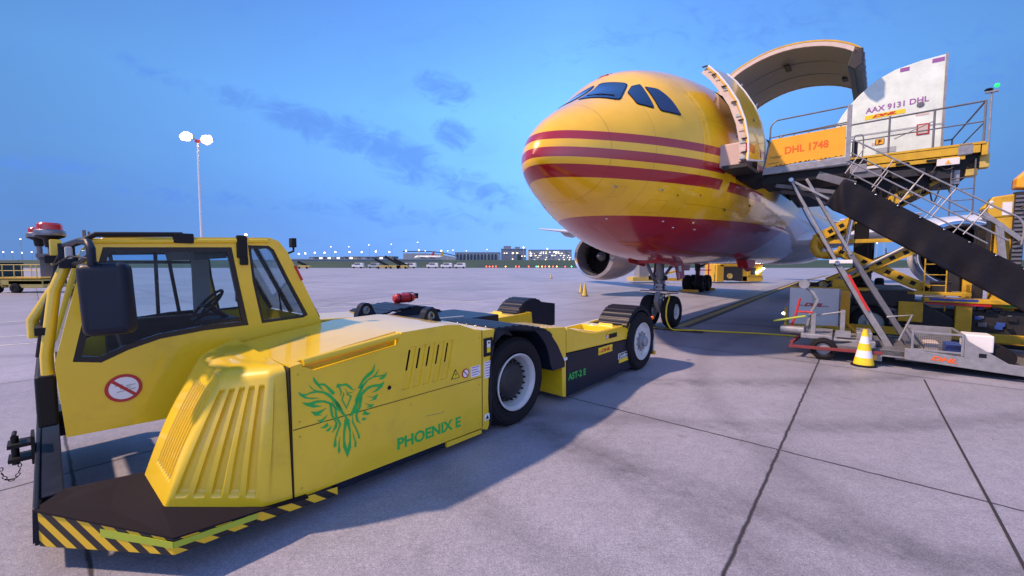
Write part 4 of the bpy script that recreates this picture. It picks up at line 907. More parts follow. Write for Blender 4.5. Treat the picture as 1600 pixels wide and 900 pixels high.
# ================================================================ the cargo aircraft
PL_O = (0.41, 8.42, 0.0); PL_A = R(90 - 42)
air = root('cargo_aircraft', PL_O, PL_A, (0, 0, 0), 'yellow cargo jet with red stripes and red belly, doors open beside the loading bridge', 'airplane')
SEC = [(0,4.26,4.24,.02,4.25),(.06,4.48,4.08,.20,4.25),(.15,4.64,3.97,.35,4.25),(.35,4.90,3.82,.59,4.26),(.7,5.22,3.63,.88,4.28),(1.2,5.56,3.38,1.22,4.34),(1.8,5.92,3.12,1.57,4.44),(2.3,6.24,2.90,1.83,4.5),(2.9,6.77,2.67,2.10,4.58),(3.6,7.02,2.46,2.36,4.66),(4.3,7.18,2.29,2.53,4.71),(5.5,7.35,2.13,2.69,4.75),(7,7.44,2.05,2.78,4.76),(9,7.47,2.03,2.80,4.76),(36,7.47,2.03,2.80,4.76),(42,7.45,2.9,2.4,5.1),(48,7.3,4.6,1.4,5.9),(52.5,6.9,6.0,.5,6.4),(53.3,6.6,6.3,.15,6.45)]
def pchip(A, k):
    n_ = len(SEC); i = 0
    while i < n_ - 2 and SEC[i + 1][0] < A: i += 1
    x0, x1 = SEC[i][0], SEC[i + 1][0]; y0, y1 = SEC[i][k], SEC[i + 1][k]
    def sl_(j):
        if j <= 0 or j >= n_ - 1: 
            j = min(max(j, 0), n_ - 1); a = max(j - 1, 0); b_ = min(j + 1, n_ - 1); return (SEC[b_][k] - SEC[a][k]) / (SEC[b_][0] - SEC[a][0])
        d0 = (SEC[j][k] - SEC[j - 1][k]) / (SEC[j][0] - SEC[j - 1][0]); d1 = (SEC[j + 1][k] - SEC[j][k]) / (SEC[j + 1][0] - SEC[j][0])
        if d0 * d1 <= 0: return 0
        return 2 * d0 * d1 / (d0 + d1)
    h = x1 - x0; s_ = (A - x0) / h; m0, m1 = sl_(i), sl_(i + 1)
    return (2*s_**3-3*s_**2+1)*y0 + (s_**3-2*s_**2+s_)*h*m0 + (-2*s_**3+3*s_**2)*y1 + (s_**3-s_**2)*h*m1
def surf(A, th, inset_=0):
    zt, zb, hw, zm = (pchip(A, k) for k in (1, 2, 3, 4)); c = math.cos(th)
    return Vector((A, (hw - inset_) * math.sin(th), zm + ((zt - inset_ - zm) if c > 0 else (zm - zb - inset_)) * c))
def livery():
    m, nt, b = newmat('aircraft_livery'); N = nt.nodes; L = nt.links
    tc = N.new('ShaderNodeTexCoord'); sp = N.new('ShaderNodeSeparateXYZ'); L.new(tc.outputs['Object'], sp.inputs[0])
    def mth(op, a, b_=None):
        n = N.new('ShaderNodeMath'); n.operation = op
        for i, x in enumerate((a, b_)):
            if x is None: continue
            if isinstance(x, (int, float)): n.inputs[i].default_value = x
            else: L.new(x, n.inputs[i])
        return n.outputs[0]
    X, Y, Zz = sp.outputs
    def band(z0, z1): return mth('MULTIPLY', mth('GREATER_THAN', Zz, z0), mth('LESS_THAN', Zz, z1))
    st = mth('MAXIMUM', mth('MAXIMUM', band(4.55, 4.735), band(4.19, 4.385)), band(3.83, 4.06))
    gap = mth('MULTIPLY', mth('GREATER_THAN', X, 4.25), mth('LESS_THAN', X, 4.62))
    inr = mth('MULTIPLY', mth('SUBTRACT', 1.0, gap), mth('LESS_THAN', X, 7.3))
    st = mth('MULTIPLY', st, inr)
    red = mth('MAXIMUM', st, mth('LESS_THAN', Zz, mth('ADD', 3.155, mth('MULTIPLY', mth('MAXIMUM', mth('SUBTRACT', X, 4.0), 0), 0.035))))
    yel = N.new('ShaderNodeRGB'); yel.outputs[0].default_value = (0.90, 0.52, 0.003, 1)
    rd = N.new('ShaderNodeRGB'); rd.outputs[0].default_value = (0.36, 0.004, 0.014, 1)
    wh = N.new('ShaderNodeRGB'); wh.outputs[0].default_value = (0.42, 0.36, 0.42, 1)
    mx = N.new('ShaderNodeMix'); mx.data_type = 'RGBA'; L.new(red, mx.inputs[0]); L.new(yel.outputs[0], mx.inputs[6]); L.new(rd.outputs[0], mx.inputs[7])
    # light grey belly fairing aft of a slanted edge
    n = N.new('ShaderNodeTexNoise'); n.inputs['Scale'].default_value = 0.5; L.new(tc.outputs['Object'], n.inputs['Vector'])
    edge = mth('GREATER_THAN', mth('ADD', X, mth('MULTIPLY', mth('SUBTRACT', 3.2, Zz), 1.4)), 12.4)
    lowz = mth('LESS_THAN', Zz, 4.35)
    mx2 = N.new('ShaderNodeMix'); mx2.data_type = 'RGBA'; L.new(mth('MULTIPLY', edge, lowz), mx2.inputs[0]); L.new(mx.outputs[2], mx2.inputs[6]); L.new(wh.outputs[0], mx2.inputs[7])
    # fine skin joints
    def seam(x0, w_): return mth('LESS_THAN', mth('ABSOLUTE', mth('SUBTRACT', X, x0)), w_)
    sm = seam(1.12, 0.006)
    for x0 in (2.05, 3.3, 4.75, 6.6, 7.9, 12.5, 15.5): sm = mth('MAXIMUM', sm, seam(x0, 0.004))
    sm = mth('MAXIMUM', sm, mth('MULTIPLY', mth('LESS_THAN', mth('ABSOLUTE', mth('SUBTRACT', Zz, 3.45)), 0.005), mth('GREATER_THAN', X, 3.3)))
    for z0, xa in ((2.75, 2.2), (5.35, 3.3), (6.5, 3.3)):
        sm = mth('MAXIMUM', sm, mth('MULTIPLY', mth('LESS_THAN', mth('ABSOLUTE', mth('SUBTRACT', Zz, z0)), 0.004), mth('GREATER_THAN', X, xa)))
    for (hx, hz, hw_, hh) in ((2.6, 3.35, .22, .13), (5.6, 3.5, .3, .2), (3.9, 2.9, .2, .12), (6.0, 2.85, .25, .15), (1.6, 3.6, .10, .10), (4.0, 5.9, .12, .08)):
        ax = mth('DIVIDE', mth('ABSOLUTE', mth('SUBTRACT', X, hx)), hw_); az = mth('DIVIDE', mth('ABSOLUTE', mth('SUBTRACT', Zz, hz)), hh); mxx = mth('MAXIMUM', ax, az)
        sm = mth('MAXIMUM', sm, mth('MULTIPLY', mth('LESS_THAN', mxx, 1.0), mth('GREATER_THAN', mxx, .955)))
    nz = N.new('ShaderNodeTexNoise'); nz.inputs['Scale'].default_value = 1.6; nz.inputs['Detail'].default_value = 8; L.new(tc.outputs['Object'], nz.inputs['Vector'])
    r_ = N.new('ShaderNodeMapRange'); L.new(nz.outputs[0], r_.inputs[0]); r_.inputs[1].default_value = .3; r_.inputs[2].default_value = .7; r_.inputs[3].default_value = 0.88; r_.inputs[4].default_value = 1.05
    sc2 = N.new('ShaderNodeVectorMath'); sc2.operation = 'SCALE'; L.new(mx2.outputs[2], sc2.inputs[0])
    L.new(mth('MULTIPLY', r_.outputs[0], mth('SUBTRACT', 1.0, mth('MULTIPLY', sm, 0.45))), sc2.inputs[3])
    L.new(sc2.outputs[0], b.inputs['Base Color']); b.inputs['Roughness'].default_value = 0.30
    b.inputs['Coat Weight'].default_value = 0.9; b.inputs['Coat Roughness'].default_value = 0.07
    nb = N.new('ShaderNodeTexNoise'); nb.inputs['Scale'].default_value = 0.9; nb.inputs['Detail'].default_value = 2; L.new(tc.outputs['Object'], nb.inputs['Vector'])
    bp = N.new('ShaderNodeBump'); bp.inputs['Strength'].default_value = 0.25; bp.inputs['Distance'].default_value = 0.05; L.new(nb.outputs[0], bp.inputs['Height'])
    L.new(bp.outputs[0], b.inputs['Normal']); L.new(bp.outputs[0], b.inputs['Coat Normal'])
    return m
LIV = livery()
stations = [0.0, .015, .03, .06, .1, .15, .22, .3, .4, .5, .62, .75, .9] + [1.05 + .15 * i for i in range(40)] + [7.2, 7.6, 8.1, 8.6, 9.2, 9.8, 10.4, 11.0, 11.6, 12.2, 13, 14, 15.5, 17, 20, 24, 28, 32, 36, 38, 40, 42, 44, 46, 48, 50, 52, 53.3]
stations = sorted(set([round(a, 3) for a in stations] + [5.1, 6.2]))
NT = 120
def door_open(A0, A1, th):
    p = surf((A0 + A1) / 2, th)
    if p.y < 0: return False
    if A0 >= 5.09 and A1 <= 6.21 and 4.35 < p.z < 6.6: return True
    if A0 >= 8.09 and A1 <= 11.61 and 4.35 < p.z < 7.15: return True
    return False
mb = MB(); vs = []; fs = []
for A in stations:
    for k in range(NT):
        p = surf(A, 2 * PI * k / NT); vs.append(q(p.x, p.y, p.z))
for j in range(len(stations) - 1):
    for k in range(NT):
        if door_open(stations[j], stations[j + 1], 2 * PI * (k + .5) / NT): continue
        k2 = (k + 1) % NT; fs.append((j * NT + k, j * NT + k2, (j + 1) * NT + k2, (j + 1) * NT + k))
mb.add(vs, fs); fus = mb.build('fuselage', LIV, air, 60)
bm = bmesh.new(); bm.from_mesh(fus.data); FBVH = BVHTree.FromBMesh(bm); bm.free()
# interior shell and floor behind the door openings
mb = MB(); vs = []; fs = []; sti = [4.6, 5.1, 6.2, 8.1, 9.8, 11.6, 12.4]
for A in sti:
    for k in range(48): p = surf(A, 2 * PI * k / 48, .16); vs.append(q(p.x, p.y, p.z))
for j in range(len(sti) - 1):
    for k in range(48):
        p = surf((sti[j] + sti[j + 1]) / 2, 2 * PI * (k + .5) / 48)
        if p.y > 0 and 4.4 < p.z < 6.9 and j in (1, 3, 4): continue
        k2 = (k + 1) % 48; fs.append((j * 48 + k, j * 48 + k2, (j + 1) * 48 + k2, (j + 1) * 48 + k))
fs += [tuple(range(48)), tuple((len(sti) - 1) * 48 + k for k in range(48))]
mb.add(vs, fs); mb.box(q(4.6, -2.6, 4.30), q(12.4, 2.6, 4.36)); mb.build('cabin_lining', M['inner_grey'], air, 60)
def conform(poly, name, m, parent, off=.012, n_=10, grow=0.0):
    """tessellate a 3D polygon and lay it on the fuselage skin"""
    c = sum((Vector(p) for p in poly), Vector()) / len(poly)
    P_ = [c + (Vector(p) - c) * (1 + grow) for p in poly]; vs = []; fs = []; k = len(P_); edge = []
    for i in range(k):
        for s_ in range(n_): edge.append(P_[i].lerp(P_[(i + 1) % k], s_ / n_))
    # soften corners a touch
    for _ in range(1): edge = [(edge[i - 1] + edge[i] * 2 + edge[(i + 1) % len(edge)]) / 4 for i in range(len(edge))]
    ne = len(edge)
    for r_ in range(n_ + 1):
        for e in edge:
            p = c.lerp(e, max(r_ / n_, 1e-3)); hit, nrm, idx, dist = FBVH.find_nearest(Vector(q(*p)))
            out = Vector((0, hit.y, hit.z - 4.6)).normalized()
            if nrm.dot(out) < 0: nrm = -nrm
            vs.append(tuple(hit + nrm * off))
    for r_ in range(n_):
        for i in range(ne): fs.append((r_ * ne + i, r_ * ne + (i + 1) % ne, (r_ + 1) * ne + (i + 1) % ne, (r_ + 1) * ne + i))
    mb = MB(); mb.add(vs, fs); return mb.build(name, m, parent, 60)
WINS = [[(1.48,.09,5.70),(2.46,.06,6.44),(2.44,.82,6.17),(1.78,.98,5.58)],
        [(2.12,.99,5.85),(2.39,.95,6.08),(2.53,1.09,6.11),(2.27,1.54,5.41),(1.99,1.27,5.50)],
        [(2.52,1.20,6.03),(2.68,1.44,5.94),(2.75,1.70,5.66),(2.80,1.92,5.30),(2.36,1.63,5.36)]]
for W_ in WINS:
    for sg in (1, -1):
        poly = [(a, l * sg, z) for a, l, z in W_]
        f_ = conform(poly, 'window_frame', M['frit'], fus, .008, 8, .05)
        conform(poly, 'cockpit_window', M['cockpit'], f_, .016, 8, -.03)
mb = MB()
def onskin(A, L_, z, off=.02):
    hit, nrm, i, d_ = FBVH.find_nearest(Vector(q(A, L_, z)))
    if nrm.dot(Vector((0, hit.y, hit.z - 4.6))) < 0: nrm = -nrm
    return hit + nrm * off
mb.tube([onskin(1.78, .2, 5.7), onskin(1.80, .5, 5.72, .03), onskin(1.86, .8, 5.68, .03)], .010, 6); mb.build('wiper', M['black'], fus)
# roof letter H
for (A, L_, z, w_, h_, m_) in ((4.75, 2.5, 4.9, .10, .05, 'lred'), (4.8, 2.5, 5.15, .06, .05, 'black'), (5.0, 2.5, 3.3, .16, .05, 'black'), (3.6, 2.3, 3.55, .07, .04, 'lred'), (2.9, 2.0, 3.5, .05, .05, 'black'), (6.5, 2.7, 3.6, .12, .06, 'black')):
    p_ = onskin(A, L_, z, .004); mb = MB(); mb.bar(p_ - Vector((w_ / 2, 0, 0)), p_ + Vector((w_ / 2, 0, 0)), .004, h_); mb.build('skin_placard', M[m_], fus, None)
def skin_letter(strokes, name, m):
    mb = MB()
    for (a0, l0, a1, l1, w_) in strokes:
        P0 = onskin(a0, l0, 6.9, .006); P1 = onskin(a1, l1, 6.9, .006); mb.bar(P0, P1, w_, .006, (P0 - Vector((P0.x, 0, 4.5))))
    return mb.build(name, m, fus, None)
skin_letter([(2.66, -.17, 2.98, -.17, .055), (2.66, .09, 2.98, .09, .055), (2.82, -.17, 2.82, .09, .055)], 'roof_lettering', M['lred'])
# probes and small fittings on the nose
for (A, L_, z) in ((1.35, 1.2, 3.55), (2.4, 1.75, 3.6)):
    p = onskin(A, L_, z, 0); mb = MB(); mb.bar(p, p + Vector((.02, -.06, -.01)), .05, .02); mb.tube([p + Vector((.0, -.06, -.01)), p + Vector((-.16, -.07, -.01))], .012, 8); mb.build('probe', M['steel'], fus)
for (A, L_, z) in ((3.2, 1.4, 3.1), (3.6, 1.6, 2.8), (4.4, 1.9, 2.75), (2.0, .6, 3.0)):
    p = onskin(A, L_, z, .004); mb = MB(); mb.bar(p - Vector((.07, 0, 0)), p + Vector((.07, 0, .0)), .03, .01, (0, -.6, -.8)); mb.build('drain_mast', M['white'], fus, None)
# ---- forward entry door, swung open and parked ahead of its opening
ed_curve = [(3.13, 4.52), (3.14, 4.7), (3.13, 5.0), (3.05, 5.42), (2.90, 5.85), (2.68, 6.25), (2.46, 6.58), (2.25, 6.82)]
def skin_panel(mb, curve, A0, A1, th, dL=0.0, mi=0, taper=0):
    """curved panel running A0..A1; inner face offset toward the fuselage; dL shifts the forward edge"""
    n_ = len(curve); vs = []
    for A, sh in ((A0, dL), (A1, 0)):
        for L_, z in curve: vs.append(q(A, L_ + sh, z - (taper if A == A0 else 0)))
        for i, (L_, z) in enumerate(curve):
            a = curve[max(i - 1, 0)]; b_ = curve[min(i + 1, n_ - 1)]; tx, tz = b_[0] - a[0], b_[1] - a[1]; l = math.hypot(tx, tz)
            vs.append(q(A, L_ + sh - th * tz / l, z + th * tx / l - (taper if A == A0 else 0)))
    s_ = 2 * n_; fs = []
    for i in range(n_ - 1):
        fs += [(i, i + 1, s_ + i + 1, s_ + i), (n_ + i + 1, n_ + i, s_ + n_ + i, s_ + n_ + i + 1), (i + 1, i, n_ + i, n_ + i + 1), (s_ + i, s_ + i + 1, s_ + n_ + i + 1, s_ + n_ + i)]
    fs += [(0, s_, s_ + n_, n_), (n_ - 1, 2 * n_ - 1, s_ + 2 * n_ - 1, s_ + n_ - 1)]
    mb.add(vs, fs, mi)
mb = MB(); skin_panel(mb, ed_curve, 3.84, 4.98, .05, -.10, 0, .17); ed = mb.build('entry_door', LIV, air, 60, bevel=.01)
mb = MB(); mb.tube([q(3.83, l - .10, z - .17) for l, z in ed_curve] , .022, 8); mb.tube([q(4.99, l, z) for l, z in ed_curve], .018, 8); mb.tube([q(3.83, 3.03, 4.35), q(4.99, 3.13, 4.52)], .022, 8); mb.build('door_rim', M['white'], ed)
mb = MB(); skin_panel(mb, [(l - .06, z) for l, z in ed_curve], 3.88, 4.94, .14, -.10, 0, .17); mb.build('door_inner', M['inner'], ed, None)
for k in range(9):
    i = k * 7 / 9; a = int(i); f = i - a; l = ed_curve[a][0] * (1 - f) + ed_curve[min(a + 1, 7)][0] * f - .28; z = ed_curve[a][1] * (1 - f) + ed_curve[min(a + 1, 7)][1] * f - .17
    mb = MB(); mb.box(q(3.862, l + .12, z + .05), q(3.89, l + .0, z + .13)); mb.build('latch_fitting', M['inner'] if k % 2 else M['lgrey'], ed, None, bevel=.01)
for k in range(8):
    l, z = ed_curve[min(k, 7)]; mb = MB(); mb.box(q(3.82, l - .12, z - .16), q(3.88, l - .24, z - .145)); mb.build('latch_rod', M['dark'], ed, None)
mb = MB(); mb.box(q(3.90, 2.86, 4.28), q(4.85, 2.42, 4.80)); mb.build('slide_cover', M['blockbeige'], ed, None, bevel=.03, seg=3)
mb = MB(); mb.box(q(3.85, 3.02, 4.22), q(4.95, 2.5, 4.30)); mb.build('door_sill', M['dark'], ed, None)
mb = MB(); mb.lathe([(.0001, 0), (.055, 0)], (0, 0, 0), 'y', 20); w_ = mb.build('door_window', M['cockpit'], ed, None); w_.location = q(4.45, 3.0, 5.35); w_.scale = (1, 1, 1.3)
mb = MB(); mb.tube([q(4.9, 2.55, 5.9), q(5.1, 2.6, 5.95), q(5.25, 2.3, 6.0)], .04, 8); mb.build('door_hinge', M['dark'], ed); mb = MB(); mb.tube([q(4.9, 2.4, 6.5), q(5.1, 2.3, 6.5), q(5.15, 2.1, 6.5)], .03, 8); mb.build('door_hinge', M['dark'], ed)
# ---- main deck cargo door, raised
cd = [tuple(v_)[:2] for v_ in catmull([(a_, b_, 0) for a_, b_ in [(1.10, 7.35), (1.26, 7.72), (1.52, 8.02), (1.95, 8.24), (2.55, 8.40), (3.22, 8.41), (3.92, 8.25), (4.42, 8.0), (4.68, 7.78)]], 3)]
mb = MB(); skin_panel(mb, cd, 8.1, 11.62, .04, 0, 0); cdo = mb.build('cargo_door', [M['yellow_dull']], air, 60)
mb = MB(); skin_panel(mb, [(l, z - .005) for l, z in cd[1:]], 8.2, 11.52, -.10, 0, 0); mb.build('door_lining', M['inner_grey'], cdo, 60)
mb = MB(); skin_panel(mb, [(l, z - .01) for l, z in cd[1:]], 8.1, 8.16, -.11, 0, 0); skin_panel(mb, [(l, z - .01) for l, z in cd[1:]], 11.56, 11.62, -.11, 0, 0); mb.build('door_edge', M['inner'], cdo, 60)
mb = MB(); mb.prism([q(8.1, 4.55, 7.92), q(8.1, 4.74, 7.80), q(8.1, 4.74, 7.40), q(8.1, 4.58, 7.28), q(8.1, 4.42, 7.42)], (3.52, 0, 0)); mb.build('door_sill_edge', M['dark'], cdo, None, bevel=.02)
for k in range(7):
    mb = MB(); mb.box(q(8.3 + .5 * k, 4.77, 7.45), q(8.42 + .5 * k, 4.72, 7.75)); mb.build('door_latch', M['grey'], cdo, None, bevel=.01)
mb = MB(); mb.box(q(9.0, 2.8, 8.20), q(9.5, 2.95, 8.245)); mb.build('lining_recess', M['dark'], cdo, None)
mb = MB(); mb.box(q(10.6, 4.15, 7.95), q(10.9, 4.3, 8.06)); mb.build('lining_recess', M['dark'], cdo, None)
for A in (9.3, 10.4):
    mb = MB(); skin_panel(mb, [(l, z - .105) for l, z in cd[2:]], A, A + .03, -.012, 0, 0); mb.build('lining_joint', M['grey'], cdo, None)
for A in (8.7, 10.9):
    mb = MB(); mb.tube([q(A, 1.3, 7.2), q(A, 1.7, 7.9)], .05, 10); mb.build('door_actuator', M['steel'], cdo)
# ---- nose gear
ng = MB()
ng.cyl(q(6.55, 0, 2.35), q(6.62, 0, 1.25), .12, .11, 20); ng.cyl(q(6.62, 0, 1.3), q(6.67, 0, .45), .085, .08, 20)
for z, r_ in ((1.72, .16), (1.5, .15), (1.36, .17), (1.22, .16), (.95, .15), (.80, .13)): ng.cyl(q(6.61, 0, z - .04), q(6.61, 0, z + .04), r_, seg=20)
gear = ng.build('nose_gear', M['galv'], air)
mb = MB(); mb.tube([q(6.62, -.1, 1.28), q(5.75, -.28, 2.45)], .055, 10); mb.tube([q(6.62, .1, 1.28), q(5.75, .28, 2.45)], .055, 10); mb.tube([q(6.62, -.08, 1.6), q(7.6, -.22, 2.3)], .045, 10); mb.tube([q(6.62, .08, 1.6), q(7.6, .22, 2.3)], .045, 10); mb.build('drag_brace', M['grey'], gear)
mb = MB(); mb.cyl(q(6.5, -.62, 1.14), q(6.5, .62, 1.14), .045, seg=12); mb.cyl(q(6.5, -.3, 1.14), q(6.5, .3, 1.14), .075, seg=12); mb.build('steering_actuator', M['steel'], gear)
mb = MB(); mb.cyl(q(6.67, -.5, .51), q(6.67, .5, .51), .06, seg=14); mb.bar(q(6.45, 0, 1.15), q(6.28, 0, .82), .14, .04); mb.bar(q(6.28, 0, .82), q(6.55, 0, .48), .12, .04); mb.build('torque_link', M['galv'], gear)
for sg in (-1, 1): mb = MB(); mb.box(q(6.46, sg * .10, 1.52), q(6.36, sg * .30, 1.66)); mb.build('taxi_light_housing', M['black'], gear, None, bevel=.02)
for sg in (-1, 1):
    mb = MB(); mb.tube([q(6.5 + .05 * sg, .13 * sg, 2.2), q(6.48, .15 * sg, 1.7), q(6.5, .16 * sg, 1.2), q(6.6, .2 * sg, .8), q(6.65, .25 * sg, .55)], .014, 6); mb.build('brake_line', M['black'], gear)
def aircraft_wheel(A, L_, Rw, wd, parent, face=1, rimr=.24, rm=None):
    o0 = q(A, L_, Rw)
    mb = MB(); h = wd / 2
    prof = [(rimr, -h * .8), (rimr + .06, -h), (Rw - .10, -h), (Rw - .03, -h * .8), (Rw, -h * .45), (Rw, h * .45), (Rw - .03, h * .8), (Rw - .10, h), (rimr + .06, h), (rimr, h * .8)]
    mb.lathe(prof, o0, 'y', 44)
    for g_ in (-.25, 0, .25): mb.lathe([(Rw + .001, g_ * h * 2 * .5 - .006), (Rw + .004, g_ * h), (Rw + .001, g_ * h * 1 + .006)], o0, 'y', 44)
    ty = mb.build('wheel', M['rubber'], parent, 40)
    mb = MB()
    for s_ in (-1, 1): mb.lathe([(rimr + .01, s_ * h * .82), (rimr - .01, s_ * h * .86), (rimr - .04, s_ * h * .6), (.12, s_ * h * .45), (.10, s_ * h * .8), (.0001, s_ * h * .85)], o0, 'y', 32)
    mb.build('rim', rm or M['rimwhite'], ty, 40)
    return ty
aircraft_wheel(6.67, .36, .51, .38, gear); aircraft_wheel(6.67, -.36, .51, .38, gear)
for sg in (-1, 1):
    mb = MB(); mb.prism([q(6.95, sg * .30, 2.22), q(7.75, sg * .30, 2.20), q(7.70, sg * .40, 1.58), q(7.0, sg * .42, 1.50)], (0, .03, 0)); dd_ = mb.build('nose_gear_door', M['red'], air, None, bevel=.01)
    if sg == 1:
        mb = MB(); mb.prism([q(6.96, .44, 1.98), q(7.2, .44, 1.98), q(7.2, .46, 1.8), q(6.96, .46, 1.8)], (0, -.004, 0)); mb.build('door_placard', M['white_clean'], dd_, None)
        mb = MB(); mb.bar(q(7.0, .455, 1.74), q(7.0, .46, 1.58), .02, .01); mb.build('door_placard', M['white_clean'], dd_, None)
mb = MB()
for sg in (-1, 1): mb.prism([q(5.1, sg * .42, 2.3), q(6.6, sg * .42, 2.22), q(6.5, sg * .50, 1.95), q(5.3, sg * .46, 2.08)], (0, .02, 0))
mb.build('gear_bay_door', M['red'], air, None)
mb = MB(); mb.box(q(5.6, -.30, 2.06), q(7.6, .30, 2.5)); mb.build('gear_bay', M['red'], air, None)
# ---- wings, engines, tail
def wing(sg):
    st_ = [(0.0, 16.2, 10.5, 3.05, 1.5), (2.6, 17.2, 9.4, 3.15, 1.35), (7.9, 20.2, 6.4, 3.9, .85), (22.4, 28.6, 2.7, 5.75, .25)]
    mb = MB(); vs = []; n_ = 24
    for L_, le, ch, z, th in st_:
        for k in range(n_):
            a = 2 * PI * k / n_; x = .5 - .5 * math.cos(a); y = (th / 2) * math.sin(a) * (1 - .55 * x) * (1.2 if math.sin(a) > 0 else .8)
            vs.append(q(le + ch * x, sg * L_, z + y))
    fs = []
    for j in range(3):
        for k in range(n_): fs.append((j * n_ + k, j * n_ + (k + 1) % n_, (j + 1) * n_ + (k + 1) % n_, (j + 1) * n_ + k))
    fs += [tuple(range(n_)), tuple(3 * n_ + k for k in range(n_))]
    mb.add(vs, fs); w_ = mb.build('wing', M['wing'], air, 50)
    for L_, A, z in ((11.5, 26.0, 4.1), (15.5, 28.4, 4.65), (19, 30.0, 5.1)):
        mb = MB(); mb.tube([q(A - 2.2, sg * L_, z + .15), q(A - 1.2, sg * L_, z - .05), q(A, sg * L_, z - .1), q(A + 1.6, sg * L_, z + .15)], [.05, .26, .30, .04], 12); mb.build('flap_fairing', M['wing'], w_, 60)
    # engine
    ez = 2.38 if sg > 0 else 2.50; EL = 7.5 if sg > 0 else -8.15; EA = 15.9
    mb = MB(); mb.lathe([(1.06, .10), (1.10, .02), (1.15, -.02), (1.20, .03), (1.27, .22)], q(EA, EL, ez), 'x', 64); en = mb.build('inlet_lip', M['lip'], air, 60)
    mb = MB(); mb.lathe([(1.27, .22), (1.36, .7), (1.40, 1.4), (1.37, 2.2), (1.25, 3.1), (1.10, 3.8)], q(EA, EL, ez), 'x', 64); mb.lathe([(1.06, 3.75), (.9, 3.4)], q(EA, EL, ez), 'x', 64); ecw = mb.build('engine_cowl', M['alu'] if sg < 0 else M['white'], air, 60)
    mb = MB(); mb.lathe([(.75, 3.3), (.72, 4.2), (.5, 5.2), (.30, 5.6)], q(EA, EL, ez), 'x', 40); mb.build('exhaust_cone', M['grey'], ecw, 60)
    mb = MB(); mb.lathe([(1.06, .10), (1.05, .5), (1.09, 1.1)], q(EA, EL, ez), 'x', 64); mb.build('inlet_duct', M['grey'], ecw, 60)
    mb = MB(); mb.lathe([(1.09, 1.35), (.0001, 1.35)], q(EA, EL, ez), 'x', 48); mb.build('fan_backing', M['black'], ecw, None)
    mb = MB()
    for k in range(36):
        a = 2 * PI * k / 36; c0, s0 = math.cos(a), math.sin(a); c1, s1 = math.cos(a + .11), math.sin(a + .11); c2, s2 = math.cos(a + .05), math.sin(a + .05)
        mb.add([q(EA + 1.0, EL + .3 * c0, ez + .3 * s0), q(EA + 1.12, EL + .3 * c1, ez + .3 * s1), q(EA + 1.2, EL + 1.06 * c1, ez + 1.06 * s1), q(EA + 1.0, EL + 1.06 * c2 , ez + 1.06 * s2)], [(0, 1, 2, 3)])
    mb.build('fan_blades', M['dark'], ecw, None)
    mb = MB(); mb.lathe([(.0001, .62), (.10, .70), (.22, .9), (.31, 1.1)], q(EA, EL, ez), 'x', 32); mb.build('fan_spinner', M['grey'], ecw, 60)
    mb = MB(); mb.prism([q(EA + .9, EL - .15, ez + 1.3), q(EA + 4.4, EL - .15, ez + .9), q(EA + 6.2, EL - .15, 3.6), q(EA + 4.5, EL - .15, 3.7), q(EA + 2.5, EL - .15, 3.7)], (0, -.3, 0)); mb.build('engine_pylon', M['wing'], air, 50, bevel=.05)
    for o_ in (en, ecw):
        if sg < 0:
            c_ = Vector(q(EA, EL, ez)); o_.scale = (1.1, 1.1, 1.1); o_.location = c_ * -.1
    # main gear
    gl = 4.8 * sg
    mb = MB(); mb.cyl(q(25.3, gl, 3.6), q(25.3, gl, 1.5), .2, .18); mb.cyl(q(25.3, gl, 1.6), q(25.3, gl, .5), .13); mb.bar(q(24.5, gl, .58), q(26.1, gl, .58), .2, .22); mb.tube([q(25.3, gl, 1.7), q(25.3, gl - 1.7 * sg, 2.7)], .08); g_ = mb.build('main_gear', M['dark'], air)
    for a in (24.6, 26.0):
        for l in (-.48, .48): aircraft_wheel(a, gl + l, .60, .42, g_, rimr=.27, rm=M['dark'])
    mb = MB(); mb.prism([q(24.5, gl + .7 * sg, 2.9), q(26.1, gl + .7 * sg, 2.9), q(26.0, gl + .8 * sg, 1.5), q(24.7, gl + .8 * sg, 1.5)], (0, .04, 0)); mb.build('main_gear_door', M['red'], air, None)
    # tailplane
    mb = MB(); vs = []
    for L_, le, ch, z, th in ((0.5, 45.5, 6.0, 6.2, .7), (8.1, 50.5, 2.3, 7.0, .2)):
        for k in range(16):
            a = 2 * PI * k / 16; x = .5 - .5 * math.cos(a); vs.append(q(le + ch * x, sg * L_, z + th / 2 * math.sin(a)))
    mb.add(vs, [(k, (k + 1) % 16, 16 + (k + 1) % 16, 16 + k) for k in range(16)] + [tuple(range(16)), tuple(range(16, 32))]); mb.build('tailplane', M['wing'], air, 50)
M['wing'] = mat('wing_light_grey', (0.52, 0.55, 0.60), 0.35, noise=0.06, scale=1.0, coat=.3)
wing(1); wing(-1)
mb = MB(); mb.prism([q(41, -.18, 7.3), q(44.8, -.18, 8.2), q(49.8, -.18, 16.2), q(53.0, -.18, 16.2), q(51.8, -.18, 7.2)], (0, -.36, 0)); mb.build('tail_fin', M['amber'], air, 50, bevel=.1, seg=3)
mb = MB(); mb.lathe([(.05, -8), (.55, -6), (.95, -3), (1.0, 3), (.6, 7), (.05, 9)], q(25, 0, 2.95), 'x', 48); bf = mb.build('belly_fairing', M['wing'], air, 60); bf.scale = (1, 2.6, 1)
mb = MB(); mb.tube([q(12.2, 1.1, 1.95), q(13.2, 1.1, 1.85)], [.04, .16], 12); mb.prism([q(12.0, .9, 2.2), q(13.6, .9, 2.2), q(13.5, .9, 1.9), q(12.4, .9, 1.85)], (0, -.4, 0)); mb.build('belly_blister', M['red'], air, None, bevel=.05)
